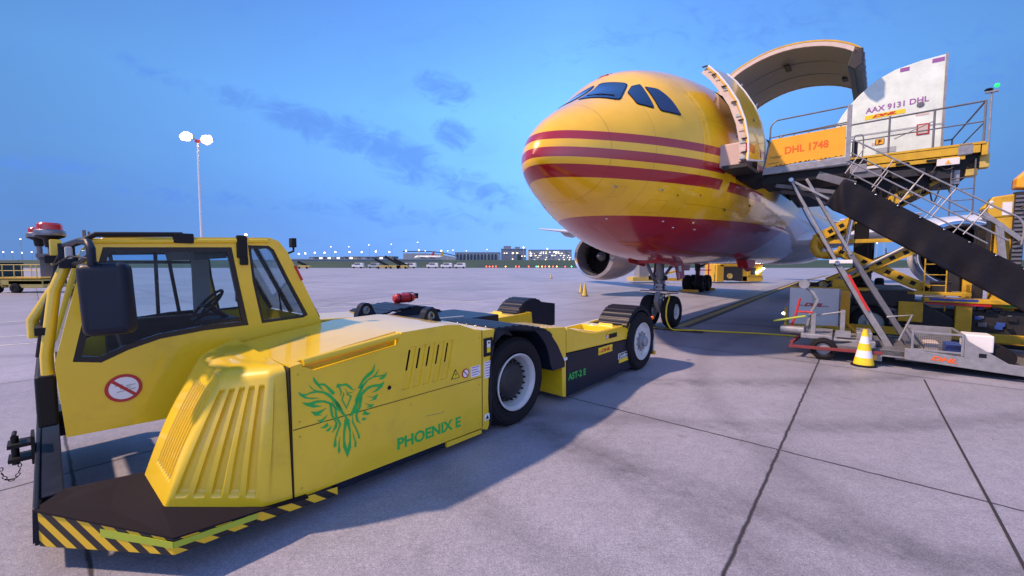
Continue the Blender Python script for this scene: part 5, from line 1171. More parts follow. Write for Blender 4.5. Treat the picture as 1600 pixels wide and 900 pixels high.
# yellow ground cable from the nose gear to the stairs
g0 = airw(0, 0)
cable = [(4.95, 12.95, 1.10), (4.86, 12.62, 1.0), (4.74, 12.5, .72), (4.73, 12.45, .34), (4.86, 12.4, .07), (5.15, 12.42, .025), (5.5, 12.4, .022), (5.95, 12.25, .022), (6.4, 12.1, .022), (7.1, 11.85, .022), (7.7, 11.55, .022), (8.25, 11.24, .022), (8.7, 10.9, .05)]
mb = MB(); mb.tube(catmull(cable), .022, 10); o = mb.build('ground_cable', M['coneyel'], None, world_off=(0, 0, 0))
tag(o, 'thin yellow cable running from the nose wheel across the concrete', 'cable')
# wheel chocks at the far main gear
for k, (A, L_) in enumerate(((23.7, -4.8), (26.9, -4.6))):
    p = Vector(PL_O) + Vector((math.cos(PL_A), math.sin(PL_A), 0)) * A + Vector((math.sin(PL_A), -math.cos(PL_A), 0)) * L_
    c_ = root('wheel_chock', p, PL_A, (0, 0, 0), ['orange chock in front of the far main wheels', 'orange chock behind the far main wheels'][k], 'chock', 'chocks at the far main wheels')
    mb = MB(); mb.prism([(-.15, -.6, 0), (.15, -.6, 0), (.1, -.6, .18), (-.1, -.6, .18)], (0, 1.2, 0)); mb.build('wedge', M['amber'], c_, None, bevel=.01)
    mb = MB(); mb.tube([(0, .6, .1), (0, .7, .12), (0, .75, .05)], .02, 6); mb.build('rope', M['black'], c_)

# ================================================================ towable passenger stairs
st = root('passenger_stairs', airw(4.9, 6.0), AIR_A, (4.9, -6.0, 0), 'grey towable boarding stairs with black side sheet and yellow DHL 1748 platform panel'.replace('DHL 1748 ', 'numbered '), 'stairs')
N_, F_ = 4.72, 6.15    # near and far side (aircraft axis)
mb = MB(); mb.box(q(N_, 3.06, 4.18), q(F_, 4.66, 4.26)); mb.prism([q(N_ - .02, 3.03, 4.165), q(N_ - .02, 4.60, 4.205), q(N_ - .02, 4.68, 4.36), q(N_ - .02, 3.05, 4.325)], (.05, 0, 0)); mb.build('platform', M['galv'], st, None, bevel=.01)
mb = MB(); mb.prism([q(N_ - .03, 3.08, 4.335), q(N_ - .03, 4.56, 4.375), q(N_ - .03, 4.56, 5.01), q(N_ - .03, 3.19, 4.965)], (.03, 0, 0)); pn = mb.build('side_panel', M['amber'], st, None, bevel=.008)
text('DHL 1748', 'panel_lettering', M['lorange'], pn, q(N_ - .032, 3.47, 4.585), 'air', .80, .165, bold=.02, thick=.003, skew=.03)
mb = MB()
for z, l0, l1 in ((4.545, 3.15, 3.42), (4.515, 3.22, 3.40), (4.40, 3.14, 3.36)): mb.prism([q(N_ - .034, l0, z), q(N_ - .034, l1, z + .012), q(N_ - .034, l1, z + .02), q(N_ - .034, l0 + .04, z + .012)], (.003, 0, 0))
for k in range(14):
    l = 3.3 + k * .09 + random.uniform(-.02, .02); h_ = random.uniform(.008, .035); mb.prism([q(N_ - .034, l, 4.345 + (l - 3.1) * .026), q(N_ - .034, l + random.uniform(.02, .07), 4.345 + (l - 3.1) * .026), q(N_ - .034, l + .03, 4.35 + h_ + (l - 3.1) * .026)], (.003, 0, 0))
mb.build('scratches', M['dark'], pn, None)
for A in (N_, F_):
    mb = MB(); mb.tube(catmull([q(A, 3.05, 4.3), q(A, 3.16, 4.98), q(A, 3.17, 5.25), q(A, 3.26, 5.38), q(A, 3.45, 5.40), q(A, 4.6, 5.42)], 5), .017, 8); mb.tube([q(A, 3.16, 5.02), q(A, 4.62, 5.09)], .014, 8)
    for k in range(5): l = 3.35 + k * .28; mb.tube([q(A, l, 4.98), q(A, l, 5.05)], .012, 6)
    mb.build('platform_rail', M['grey'], st)
    mb = MB(); mb.box(q(A - .03, 4.57, 4.25), q(A + .04, 4.65, 5.44)); mb.build('corner_post', M['galv'], st, None, bevel=.008)
    # stair handrails
    mb = MB(); dz = -.77
    for (l0, z0, l1) in ((4.66, 4.72, 6.95), (4.66, 4.24, 6.95), ):
        mb.tube([q(A, l0, z0), q(A, l1, z0 + dz * (l1 - l0))], .016, 8)
    mb.tube(catmull([q(A, 6.9, 4.72 + dz * 2.24), q(A, 7.05, 2.88), q(A, 7.12, 2.7), q(A, 7.1, 2.4)], 5), .016, 8)
    for k in range(5):
        l = 4.9 + k * .45; mb.tube([q(A, l, 4.72 + dz * (l - 4.66)), q(A, l - .32, 4.24 + dz * (l - .32 - 4.66) - .30)], .012, 6)
    mb.build('handrail', M['galv'], st)
mb = MB()
for A in (N_ + .02, F_ - .02): mb.bar(q(A, 4.5, 4.22), q(A, 9.4, .25), .05, .20, (1, 0, 0)) if False else mb.prism([q(A, 4.6, 3.74), q(A, 4.72, 3.66), q(A, 9.0, .36), q(A, 8.9, .20), q(A, 4.6, 3.50)], (.04, 0, 0))
mb.build('stringer', M['galv'], st, None)
mb = MB()
for k in range(19):
    f = (k + 1) / 20; l = 4.6 + 4.4 * f; z = 3.62 - 3.4 * f; mb.box(q(N_ + .05, l - .02, z), q(F_ - .02, l + .24, z + .035))
mb.build('steps', M['grey'], st, None)
# black side sheet with folds
mb = MB(); vs = []; nx_, ny_ = 90, 14
tops = [(4.28, 3.40), (4.57, 3.89), (4.72, 3.80), (5.41, 3.278), (6.33, 2.58), (7.14, 1.99), (8.2, 1.2), (9.0, .62)]
bots = [(4.27, 3.36), (4.40, 3.22), (4.56, 3.12), (4.70, 3.015), (5.44, 2.474), (6.37, 1.79), (7.18, 1.19), (8.2, .45), (9.0, .12)]
def lin(P_, f):
    Ls = [0]
    for i in range(1, len(P_)): Ls.append(Ls[-1] + math.dist(P_[i - 1], P_[i]))
    s_ = f * Ls[-1]
    for i in range(len(P_) - 1):
        if s_ <= Ls[i + 1] + 1e-9: g_ = (s_ - Ls[i]) / (Ls[i + 1] - Ls[i]); return (P_[i][0] + (P_[i + 1][0] - P_[i][0]) * g_, P_[i][1] + (P_[i + 1][1] - P_[i][1]) * g_)
    return P_[-1]
for i in range(nx_ + 1):
    f = i / nx_; a = lin(tops, f); b_ = lin(bots, f)
    for j in range(ny_ + 1):
        g_ = j / ny_; l = a[0] + (b_[0] - a[0]) * g_; z = a[1] + (b_[1] - a[1]) * g_
        wv = .03 * math.sin(f * 19 + g_ * 2) * g_ + .012 * math.sin(f * 83 + 5 * g_) * (.3 + g_) + .02 * math.sin(f * 33 - 4 * g_) * g_ + .05 * math.exp(-((f - .075) / .022) ** 2) * (.5 + g_) - .05 * math.exp(-((f - .04) / .02) ** 2) * (.4 + g_) + .018 * math.sin(f * 47 + 3 * g_) * g_
        vs.append(q(N_ - .06 - .05 * g_ - wv, l, z))
mb.add(vs, [(i * (ny_ + 1) + j, i * (ny_ + 1) + j + 1, (i + 1) * (ny_ + 1) + j + 1, (i + 1) * (ny_ + 1) + j) for i in range(nx_) for j in range(ny_)])
o = mb.build('side_sheet', M['tarp'], st, 80); sm = o.modifiers.new('thick', 'SOLIDIFY'); sm.thickness = .012
for k in range(12): f = .13 + k * .07; a = lin(tops, f); mb = MB(); mb.sphere(q(N_ - .075, a[0], a[1] - .03), .018, 8, 6); mb.build('eyelet', M['steel'], st)
# front bridge lip to the fuselage
mb = MB(); mb.prism([q(N_, 3.08, 4.26), q(N_, 2.55, 4.24), q(N_, 2.50, 4.12), q(N_, 2.7, 4.05), q(N_, 3.08, 4.12)], (1.43, 0, 0)); mb.box(q(N_ + .1, 3.0, 3.95), q(F_ - .1, 4.6, 4.17)); mb.build('bridge_lip', M['black'], st, None, bevel=.01)
mb = MB(); mb.cyl(q(N_ - .02, 2.52, 4.2), q(F_, 2.52, 4.2), .07, seg=12); mb.build('rubber_buffer', M['rubber'], st)
# lifting legs
def leg(l0, z0, l1, z1, A, w_=.11, m=None): 
    mb = MB(); mb.bar(q(A, l0, z0), q(A, l1, z1), w_ * .8, .07, (1, 0, 0)); return mb.build('support_leg', m or M['galv'], st, None, bevel=.008)
for A in (N_, F_ - .05):
    leg(3.58, 4.02, 4.55, 2.0, A, .075); leg(4.50, 2.08, 5.5, .20, A, .15)
    leg(3.90, 3.98, 4.75, 2.25, A + .08, .07); leg(4.72, 2.3, 5.75, .38, A + .10, .12, M['grey'])
    leg(3.6, 3.98, 4.75, 3.18, A, .06)
mb = MB(); mb.bar(q(N_ - .055, 4.72, 1.82), q(N_ - .055, 5.08, 1.06), .045, .02, (1, 0, 0)); mb.build('red_ram', M['lorange'] if False else M['lred'], st, None)
mb = MB(); mb.box(q(N_ - .08, 4.38, 2.06), q(F_, 4.78, 2.14)); mb.build('leg_joint', M['white'], st, None, bevel=.01)
mb = MB(); mb.bar(q(N_ + .2, 3.3, 3.92), q(N_ + .2, 4.6, 3.6), .08, .1, (1, 0, 0)); mb.bar(q(N_ + .1, 4.1, 4.05), q(N_ + .1, 4.75, 3.75), .16, .05, (1, 0, 0)); mb.bar(q(F_ - .2, 3.3, 3.92), q(F_ - .2, 4.6, 3.6), .08, .1, (1, 0, 0)); mb.build('platform_brace', M['grey'], st, None)
# chassis: low side rails, mesh box, tow bar
T_ = 4.12
mb = MB(); mb.prism([q(T_, 5.62, .42), q(T_, 5.62, .20), q(T_, 7.4, .10), q(T_, 8.9, .10), q(T_, 8.9, .20), q(T_, 7.0, .30)], (.08, 0, 0)); mb.prism([q(6.3, 5.5, .36), q(6.3, 5.5, .2), q(6.3, 8.9, .1), q(6.3, 8.9, .2)], (.08, 0, 0)); rl = mb.build('chassis_rail', M['galv'], st, None, bevel=.01)
text('DHL', 'rail_lettering', M['lorange'], rl, q(T_ - .002, 5.98, .245), 'air', .34, .085, shear=.35, bold=.04, thick=.003, skew=-.09)
mb = MB(); mb.box(q(T_ + .1, 4.4, .22), q(6.2, 5.7, .34)); mb.box(q(T_ + .2, 5.5, .14), q(6.2, 8.6, .22)); mb.build('chassis_bed', M['grey'], st, None, bevel=.01)
mb = MB()
for z in (.40, .735): mb.box(q(T_ + .0, 5.72, z), q(T_ + .03, 6.38, z + .035))
for l in (5.70, 6.36): mb.box(q(T_ - .002, l, .36), q(T_ + .03, l + .035, .775))
mb.box(q(T_, 5.70, .735), q(5.2, 5.735, .77)); mb.box(q(T_, 6.36, .735), q(5.2, 6.395, .77)); mb.box(q(5.17, 5.70, .36), q(5.2, 6.38, .77)); mb.build('mesh_box', M['galv'], st, None, bevel=.005)
mb = MB()
for k in range(10): mb.box(q(T_ + .012, 5.72, .43 + k * .031), q(T_ + .016, 6.37, .434 + k * .031))
for k in range(22): mb.box(q(T_ + .010, 5.73 + k * .03, .42), q(T_ + .013, 5.733 + k * .03, .74))
mb.build('wire_mesh', M['dark'], st, None)
mb = MB(); mb.prism([q(T_ + .0, 6.40, .77), q(T_, 6.44, .66), q(T_, 6.95, .30), q(T_, 6.40, .33)], (.06, 0, 0)); mb.build('sloped_fairing', M['galv'], st, None, bevel=.006)
mb = MB(); mb.box(q(T_ + .15, 6.42, .45), q(T_ + .6, 6.78, .76)); mb.build('white_box', M['white'], st, None, bevel=.02)
mb = MB(); mb.cyl(q(T_ + .2, 6.9, .38), q(T_ + .9, 6.9, .38), .17, seg=24); mb.build('wheel', M['rubber'], st)
mb = MB(); mb.box(q(T_ - .006, 6.58, .38), q(T_ + .01, 6.67, .45)); mb.build('fairing_slot', M['black'], st, None)
mb = MB(); mb.box(q(T_ + .02, 7.35, .15), q(T_ + .1, 8.8, .24)); mb.build('step_edge', M['lime'], st, None)
# towbar end
def small_wheel(A, l, r_, parent, w_=.14):
    mb = MB(); mb.lathe([(r_ * .55, 0), (r_ * .7, -.02), (r_ * .95, 0), (r_, .04), (r_, w_ - .04), (r_ * .95, w_), (r_ * .55, w_)], q(A, l, r_), 'x', 32); ty = mb.build('wheel', M['rubber'], parent)
    mb = MB(); mb.lathe([(r_ * .57, .0), (r_ * .5, .03), (r_ * .25, .03), (r_ * .22, -.02), (.0001, -.02)], q(A, l, r_), 'x', 24); mb.build('rim', M['galv'], ty)
small_wheel(T_, 4.36, .235, st); small_wheel(5.9, 4.36, .235, st)
mb = MB(); mb.bar(q(T_ - .05, 3.75, .24), q(T_ - .05, 5.3, .28), .06, .06); mb.bar(q(T_ - .05, 3.8, .32), q(5.2, 3.9, .35), .06, .06); mb.build('tow_frame', mat('dull_red_paint', (.20, .03, .035), .55, noise=.2, dirt=.4), st, None, bevel=.005)
mb = MB(); mb.box(q(T_ + .1, 3.95, .42), q(5.4, 4.5, .52)); mb.box(q(T_ + .15, 4.5, .3), q(5.4, 5.2, .46)); mb.box(q(T_ + .3, 4.9, .46), q(5.2, 5.15, .62)); mb.cyl(q(T_ + .3, 3.55, .56), q(T_ + .3, 4.0, .56), .09); mb.build('front_axle', M['galv'], st, None, bevel=.015)
mb = MB(); mb.tube([q(4.5, 4.02, .45), q(4.5, 4.10, .95), q(4.5, 4.22, 1.25), q(4.5, 4.12, 1.42), q(4.5, 3.98, 1.55)], .036, 10); mb.cyl(q(4.42, 3.96, 1.60), q(4.62, 3.96, 1.60), .10, seg=16); mb.build('tow_bar', M['galv'], st)
mb = MB(); mb.tube([q(4.4, 3.72, .52), q(4.4, 3.82, .85), q(4.4, 3.90, 1.28)], .022, 8); mb.tube([q(4.4, 3.82, .98), q(4.4, 4.15, .98)], .02, 8); mb.build('brake_lever', M['lred'], st)
mb = MB(); mb.tube([q(4.3, 3.42, .74), q(4.3, 4.02, .90)], .022, 8); mb.build('yellow_handle', M['lime'], st)
mb = MB(); mb.box(q(4.35, 4.12, .3), q(4.5, 4.2, .95)); mb.box(q(4.6, 4.62, .35), q(4.72, 4.70, 1.05)); mb.tube([q(4.6, 4.2, .9), q(4.66, 4.62, 1.0)], .02, 6); mb.box(q(4.3, 4.55, .5), q(4.5, 4.80, .62)); mb.build('stand_post', M['galv'], st, None)
mb = MB(); mb.tube(catmull([q(4.3, 4.1, .5), q(4.25, 4.5, .40), q(4.3, 4.9, .42), q(4.4, 5.3, .36)], 6), .018, 6); mb.build('hose', M['black'], st)
mb = MB(); mb.tube([q(4.4, 5.35, .98), q(4.4, 5.72, 1.05), q(4.4, 5.55, .52)], .02, 8); mb.box(q(T_ + .1, 5.1, .2), q(4.6, 5.7, .33)); mb.box(q(T_ + .06, 5.02, .10), q(4.5, 5.3, .2), ); mb.build('brake_handle', M['galv'], st, None)
mb = MB(); mb.box(q(T_ + .02, 5.0, .12), q(T_ + .12, 5.22, .22)); mb.build('yellow_foot', M['amber'], st, None)
# traffic cone
def cone(p, h, name, label, group, m1, m2, bands, cat='cone'):
    c_ = root(name, p, 0, (0, 0, 0), label, cat, group)
    mb = MB(); mb.prism([(h * .29 * math.cos(R(22.5 + 45 * k)), h * .29 * math.sin(R(22.5 + 45 * k)), 0) for k in range(8)], (0, 0, h * .05)); mb.build('base', M['black'], c_, None, bevel=.005)
    r0, r1 = h * .225, h * .045; z0 = h * .05
    for i in range(bands):
        a, b_ = i / bands, (i + 1) / bands; mb = MB()
        ra, rb = r0 + (r1 - r0) * a, r0 + (r1 - r0) * b_
        prof = [(ra, z0 + (h - z0) * a), (rb, z0 + (h - z0) * b_)] + ([(rb * .7, h)] if i == bands - 1 else [])
        mb.lathe(prof, (0, 0, 0), 'z', 32); mb.build('band', m1 if i % 2 == 0 else m2, c_)
    return c_
M['conewhite'] = mat('cone_reflective_white', (0.75, 0.78, 0.82), 0.35, noise=.03)
cone(airw(4.02, 5.02), .74, 'traffic_cone', 'yellow and white banded cone in front of the boarding stairs', None, M['coneyel'], M['conewhite'], 5)
cone((4.77, 28.2, 0), .68, 'traffic_cone', 'small plain cone left of another, below the far engine', 'small cones by the far engine', M['yellow_pale'], M['yellow_pale'], 2)
cone((4.55, 25.5, 0), .80, 'traffic_cone', 'small plain cone nearest the camera, below the far engine', 'small cones by the far engine', M['yellow_pale'], M['yellow_pale'], 2)
cone((5.27, 55, 0), .68, 'traffic_cone', 'tiny lone cone farther out left of the far engine', 'small cones by the far engine', M['yellow_pale'], M['yellow_pale'], 2)
cone((at(1322, 40), 40, 0), .7, 'traffic_cone', 'tiny pale cone seen under the loader on the apron', None, M['white'], M['white'], 2)

mb = MB(); mb.tube(catmull([q(N_ - .04, 3.6, 3.95), q(N_ - .06, 3.9, 3.2), q(N_ - .05, 4.2, 2.6), q(N_ - .05, 4.45, 2.1), q(N_ - .08, 4.7, 1.6), q(N_ - .06, 5.0, 1.0), q(N_ - .05, 5.3, .45)], 6), .012, 6); mb.build('hydraulic_hose', M['black'], st)
for (l_, z_) in ((3.62, 3.98), (4.52, 2.08), (5.46, .26)):
    mb = MB(); mb.cyl(q(N_ - .08, l_, z_), q(N_ + .06, l_, z_), .045, seg=14); mb.build('pivot_pin', M['steel'], st)
for (l_, z_) in ((5.9, .55), (6.2, .55)):
    mb = MB(); mb.box(q(T_ + .2, l_, .36), q(T_ + .6, l_ + .2, z_)); mb.build('stored_box', M['inner'] if l_ < 6 else M['blue'], st, None, bevel=.01)
# ================================================================ unit load container on the loader
ul = root('cargo_container', airw(8.5, 5.4, 4.93), AIR_A, (8.5, -5.4, 4.93), 'tall white air cargo container with one curved shoulder standing on the loader', 'container')
prof = [(4.30, 4.95), (6.49, 4.95), (6.47, 7.36), (6.0, 7.33), (5.52, 7.24), (5.15, 7.07), (4.94, 6.90), (4.75, 6.71), (4.58, 6.50), (4.43, 6.27), (4.31, 6.02)]
mb = MB(); mb.prism([q(8.45, l, z) for l, z in prof], (2.9, 0, 0)); mb.build('shell', M['panel_white'], ul, 30, bevel=.01)
mb = MB(); mb.box(q(8.43, 4.28, 4.93), q(8.47, 6.50, 5.02)); mb.box(q(8.43, 6.44, 4.95), q(8.47, 6.49, 7.37)); mb.build('edge_frame', M['galv'], ul, None)
text('AAX 9131 DHL', 'container_lettering', M['purple'], ul, q(8.447, 4.94, 6.205), 'air', 1.24, .15, bold=.016, thick=.003, skew=.04)
mb = MB(); mb.prism([q(8.447, 4.93, 6.03), q(8.447, 5.74, 6.055), q(8.447, 5.74, 6.17), q(8.447, 4.93, 6.145)], (-.003, 0, 0)); lg = mb.build('logo_field', M['coneyel'], ul, None)
text('DHL', 'logo_lettering', M['lred'], lg, q(8.444, 5.08, 6.06), 'air', .50, .075, shear=.4, bold=.05, thick=.003, skew=.03)
mb = MB(); mb.lathe([(.0001, -.012), (.065, -.01), (.075, 0)], q(8.445, 6.03, 6.20), 'x', 24); mb.build('latch', M['grey'], ul)
mb = MB(); mb.box(q(8.435, 5.98, 5.42), q(8.45, 6.22, 5.70)); o = mb.build('placard', M['red'], ul, None)
mb = MB(); mb.box(q(8.432, 6.01, 5.45), q(8.436, 6.19, 5.67)); mb.build('placard_field', M['inner'], o, None)
mb = MB()
for (l0, l1, z0, z1) in ((4.32, 6.45, 5.62, 5.66), (5.2, 5.6, 5.08, 5.22)): mb.box(q(8.44, l0, z0), q(8.452, l1, z1))
mb.build('rib', M['lgrey'], ul, None)
for (l0, l1, z0, z1) in ((5.6, 5.78, 7.14, 7.24), (6.2, 6.42, 7.2, 7.3), (5.95, 6.2, 5.92, 5.97), (5.1, 5.3, 5.3, 5.38)):
    mb = MB(); mb.box(q(8.444, l0, z0), q(8.45, l1, z1)); mb.build('label', M['inner'] if z0 < 7 else M['purple'], ul, None)
# ================================================================ cargo loader
ld = root('cargo_loader', airw(8.0, 6.0), AIR_A, (8.0, -6.0, 0), 'large yellow scissor lift cargo loader raised against the jet with railed deck and green lamp', 'loader')
NA, FA = 7.5, 11.3
mb = MB(); mb.box(q(NA, 2.9, 4.66), q(FA, 7.05, 4.80)); mb.box(q(NA + .1, 4.5, 4.28), q(FA - .1, 7.0, 4.66)); mb.box(q(NA + .25, 4.6, 3.95), q(FA - .3, 6.2, 4.28)); mb.box(q(NA + .4, 3.3, 4.0), q(FA - .5, 4.6, 4.66)); mb.build('lift_deck', M['black'], ld, None)
mb = MB(); mb.box(q(NA - .04, 5.0, 4.62), q(NA, 6.98, 4.80)); mb.box(q(NA - .02, 4.95, 4.50), q(NA, 6.75, 4.60)); mb.box(q(NA - .03, 7.0, 4.55), q(FA, 7.10, 4.83)); mb.build('deck_edge', M['yellow_dull'], ld, None, bevel=.01)
mb = MB(); mb.box(q(NA - .05, 4.5, 4.81), q(NA + .05, 7.05, 4.86)); mb.build('deck_rail_base', M['yellow_dull'], ld, None)
mb = MB(); mb.box(q(NA - .05, 6.62, 4.60), q(NA + .1, 6.86, 4.86)); mb.build('control_box', M['galv'], ld, None, bevel=.015)
mb = MB(); mb.box(q(NA - .05, 4.66, 4.45), q(NA + .2, 5.0, 4.66)); mb.build('control_box', M['galv'], ld, None, bevel=.015)
mb = MB(); mb.box(q(NA - .055, 6.28, 4.40), q(NA, 6.66, 4.56)); o = mb.build('warning_plate', M['white'], ld, None, bevel=.006)
mb = MB(); mb.prism([q(NA - .058, 6.42, 4.43), q(NA - .058, 6.52, 4.43), q(NA - .058, 6.47, 4.52)], (-.003, 0, 0)); mb.build('warning_triangle', M['amber'], o, None)
for (l0, l1, z0, z1) in ((6.78, 6.98, 4.12, 4.5), (6.92, 7.16, 4.28, 4.62), (6.55, 6.7, 3.95, 4.3)):
    mb = MB(); mb.box(q(NA + .1, l0, z0), q(NA + .35, l1, z1)); mb.build('drive_unit', M['yellow_pale'] if l0 > 6.7 else M['galv'], ld, None, bevel=.02)
mb = MB(); mb.tube(catmull([q(NA, 5.9, 4.42), q(NA, 6.0, 4.28), q(NA, 6.2, 4.26), q(NA, 6.3, 4.42), q(NA, 6.45, 4.3), q(NA, 6.6, 4.36)], 6), .014, 6); mb.build('hose', M['dark'], ld)
# rails
mb = MB()
for A in (NA, FA):
    mb.tube([q(A, 4.62, 5.72), q(A, 7.02, 5.78)], .022, 8); mb.tube([q(A, 4.62, 5.28), q(A, 7.02, 5.32)], .016, 8)
    for l in (4.62, 5.4, 6.2, 7.02): mb.tube([q(A, l, 4.83), q(A, l, 5.78)], .022, 8)
    mb.tube([q(A, 6.2, 5.5), q(A, 5.5, 5.2)], .012, 6)
mb.tube([q(NA, 7.02, 5.78), q(FA, 7.02, 5.78)], .02, 8); mb.tube([q(NA, 7.02, 5.3), q(FA, 7.02, 5.3)], .015, 8)
mb.tube(catmull([q(NA - .05, 4.72, 4.86), q(NA - .05, 4.72, 5.35), q(NA - .05, 4.80, 5.42), q(NA - .05, 4.90, 5.35), q(NA - .05, 4.9, 4.86)], 4), .014, 6)
mb.build('deck_railing', M['grey'], ld)
mb = MB(); mb.box(q(NA - .02, 5.14, 5.10), q(NA + .02, 5.32, 5.26)); o = mb.build('letter_sign', M['black'], ld, None, bevel=.02)
mb = MB(); mb.box(q(NA - .026, 5.155, 5.115), q(NA - .02, 5.305, 5.245)); mb.build('sign_field', M['amber'], o, None)
text('F', 'sign_letter', M['black'], o, q(NA - .028, 5.20, 5.135), 'air', .06, .09, bold=.03, thick=.002)
mb = MB(); mb.box(q(NA - .02, 4.68, 4.86), q(NA + .1, 4.80, 5.30)); mb.build('control_pendant', M['black'], ld, None, bevel=.02)
# beacon pole
mb = MB(); mb.tube([q(NA, 7.10, 4.55), q(NA, 7.10, 5.98)], .02, 10); mb.box(q(NA - .04, 7.0, 5.94), q(NA + .04, 7.2, 5.98)); mb.build('beacon_pole', M['galv'], ld)
mb = MB(); mb.lathe([(.05, 0), (.075, .03), (.05, .06)], q(NA, 7.05, 5.98), 'z', 16); mb.build('flood_lamp', M['black'], ld)
M['gglow'] = emis('green_lamp_glow', (.01, .75, .12), 1.1)
mb = MB(); mb.sphere(q(NA, 7.17, 6.08), .045); mb.build('green_lamp', M['gglow'], ld)
# scissor arms with black squares
def arm(A, l0, z0, l1, z1, w_=.23, th=.10, name='scissor_arm', sq=True, m=None):
    a = Vector(q(A, l0, z0)); b_ = Vector(q(A, l1, z1)); d_ = (b_ - a); n_ = max(int(d_.length / .27), 2)
    mb = MB(); mb.bar(a, b_, w_, th, (1, 0, 0))
    if sq:
        for k in range(n_):
            c = a + d_ * ((k + .5) / n_); mb.bar(c - d_.normalized() * .055 + Vector((-th / 2 - .002, 0, 0)), c + d_.normalized() * .055 + Vector((-th / 2 - .002, 0, 0)), .10, .006, (1, 0, 0), 1)
    mb.build(name, [m or M['yellow_dull'], M['black']], ld, None)
for A in (NA + .35, FA - .35):
    arm(A, 4.2, 1.45, 6.25, 2.55); arm(A + .12, 4.45, 2.45, 6.4, 1.35); arm(A + .02, 3.95, 2.75, 6.55, 4.30, .24); arm(A + .12, 6.3, 2.6, 4.6, 4.3)
    mb = MB(); mb.tube(catmull([q(A, 4.2, 2.6), q(A, 4.0, 2.75), q(A, 3.95, 2.5), q(A, 4.1, 2.3), q(A, 4.5, 2.35)], 5), .10, 10); mb.build('arm_joint', M['yellow_dull'], ld)
mb = MB(); mb.tube([q(NA + .25, 4.2, 1.38), q(NA + .25, 5.9, 2.52)], .045, 10); mb.build('lift_ram', M['galv'], ld)
mb = MB(); mb.tube([q(NA + .3, 4.62, 2.4), q(NA + .3, 4.75, 3.3)], .06, 12); mb.build('lift_ram', M['steel'], ld)
mb = MB(); mb.box(q(NA + .9, 4.85, 1.4), q(NA + 1.2, 5.15, 3.9)); mb.box(q(NA + 2.6, 4.85, 1.4), q(NA + 2.9, 5.15, 3.9)); mb.build('guide_mast', M['black'], ld, None, bevel=.02)
mb = MB(); mb.box(q(NA + .4, 4.2, 2.62), q(NA + .46, 6.3, 2.72)); mb.build('cross_beam', M['yellow_dull'], ld, None)
# ladders
for (l, z0, z1) in ((6.55, 3.2, 4.5), (6.2, .9, 2.3)):
    mb = MB()
    for dl in (0, .38): mb.tube([q(NA + .05, l + dl, z0), q(NA + .05, l + dl, z1)], .014, 6)
    for k in range(int((z1 - z0) / .26)): mb.tube([q(NA + .05, l, z0 + .1 + k * .26), q(NA + .05, l + .38, z0 + .1 + k * .26)], .012, 6)
    mb.build('ladder', M['grey'] if z0 > 2 else M['yellow_dull'], ld)
# chassis
mb = MB(); mb.box(q(NA - .3, 3.35, .22), q(NA - .15, 4.85, .33)); mb.box(q(NA - .15, 4.7, .25), q(NA, 8.2, .44)); mb.box(q(FA - .1, 3.3, .3), q(FA, 8.2, .5)); mb.box(q(NA - .25, 3.36, .3), q(NA - .18, 3.42, .82)); mb.box(q(NA, 3.4, 1.33), q(FA, 5.35, 1.40)); mb.build('chassis_frame', M['yellow_dull'], ld, None, bevel=.01)
mb = MB(); mb.box(q(NA - .2, 4.60, .3), q(NA - .05, 4.80, 1.33)); mb.bar(q(NA - .2, 4.75, .45), q(NA - .35, 5.05, .12), .08, .06); mb.box(q(NA - .2, 4.3, .2), q(NA, 4.9, .36)); mb.build('corner_post', M['amber'], ld, None, bevel=.01)
mb = MB(); mb.box(q(NA - .18, 3.46, .34), q(NA + 1.3, 4.57, 1.37)); cb = mb.build('engine_cabinet', mat('clean_white_cabinet', (.85, .82, .82), .35, noise=.04), ld, None, bevel=.012)
mb = MB(); mb.box(q(NA - .184, 4.00, .38), q(NA - .178, 4.006, 1.34)); mb.build('door_gap', M['dark'], cb, None)
text('DHL', 'cabinet_lettering', M['lred'], cb, q(NA - .184, 3.80, .86), 'air', .44, .10, shear=.4, bold=.04, thick=.003)
for z in (.87, .89):
    for a_, b_ in ((3.70, 3.79), (4.23, 4.36)): mb = MB(); mb.box(q(NA - .187, a_, z), q(NA - .181, b_, z + .008)); mb.build('lettering_bar', M['lred'], cb, None)
mb = MB(); mb.prism([q(NA - .184, 4.02, 1.05), q(NA - .184, 4.12, 1.05), q(NA - .184, 4.07, 1.14)], (-.003, 0, 0)); mb.build('warning_triangle', M['coneyel'], cb, None)
mb = MB(); mb.tube(catmull([q(NA, 3.7, 1.42), q(NA, 3.8, 1.5), q(NA, 4.0, 1.48), q(NA, 4.2, 1.58), q(NA, 4.35, 1.5), q(NA, 4.3, 1.4)], 5), .022, 6); mb.sphere(q(NA + .6, 5.1, 1.5), .18, 14, 10); mb.build('hose', M['black'], ld)
mb = MB(); mb.box(q(NA + .1, 4.8, .35), q(FA - .4, 7.9, .95)); mb.box(q(NA + .0, 5.1, .95), q(FA - .5, 6.05, 1.38)); mb.prism([q(NA, 5.9, .5), q(NA, 7.0, .5), q(NA, 6.7, .75), q(NA, 6.0, 1.2)], (1.2, 0, 0)); mb.build('power_pack', M['dark'], ld, None, bevel=.03)
for l in (5.25,):
    for A in (NA + .1, FA - .4):
        mb = MB(); mb.lathe([(.26, 0), (.34, -.03), (.43, 0), (.46, .05), (.46, .3), (.26, .33)], q(A - .05, l, .50), 'x', 36); ty = mb.build('wheel', M['rubber'], ld)
        mb = MB(); mb.lathe([(.27, 0), (.25, .04), (.12, .04), (.10, -.02), (.0001, -.02)], q(A - .05, l, .50), 'x', 28); mb.build('rim', M['lgrey'], ty)
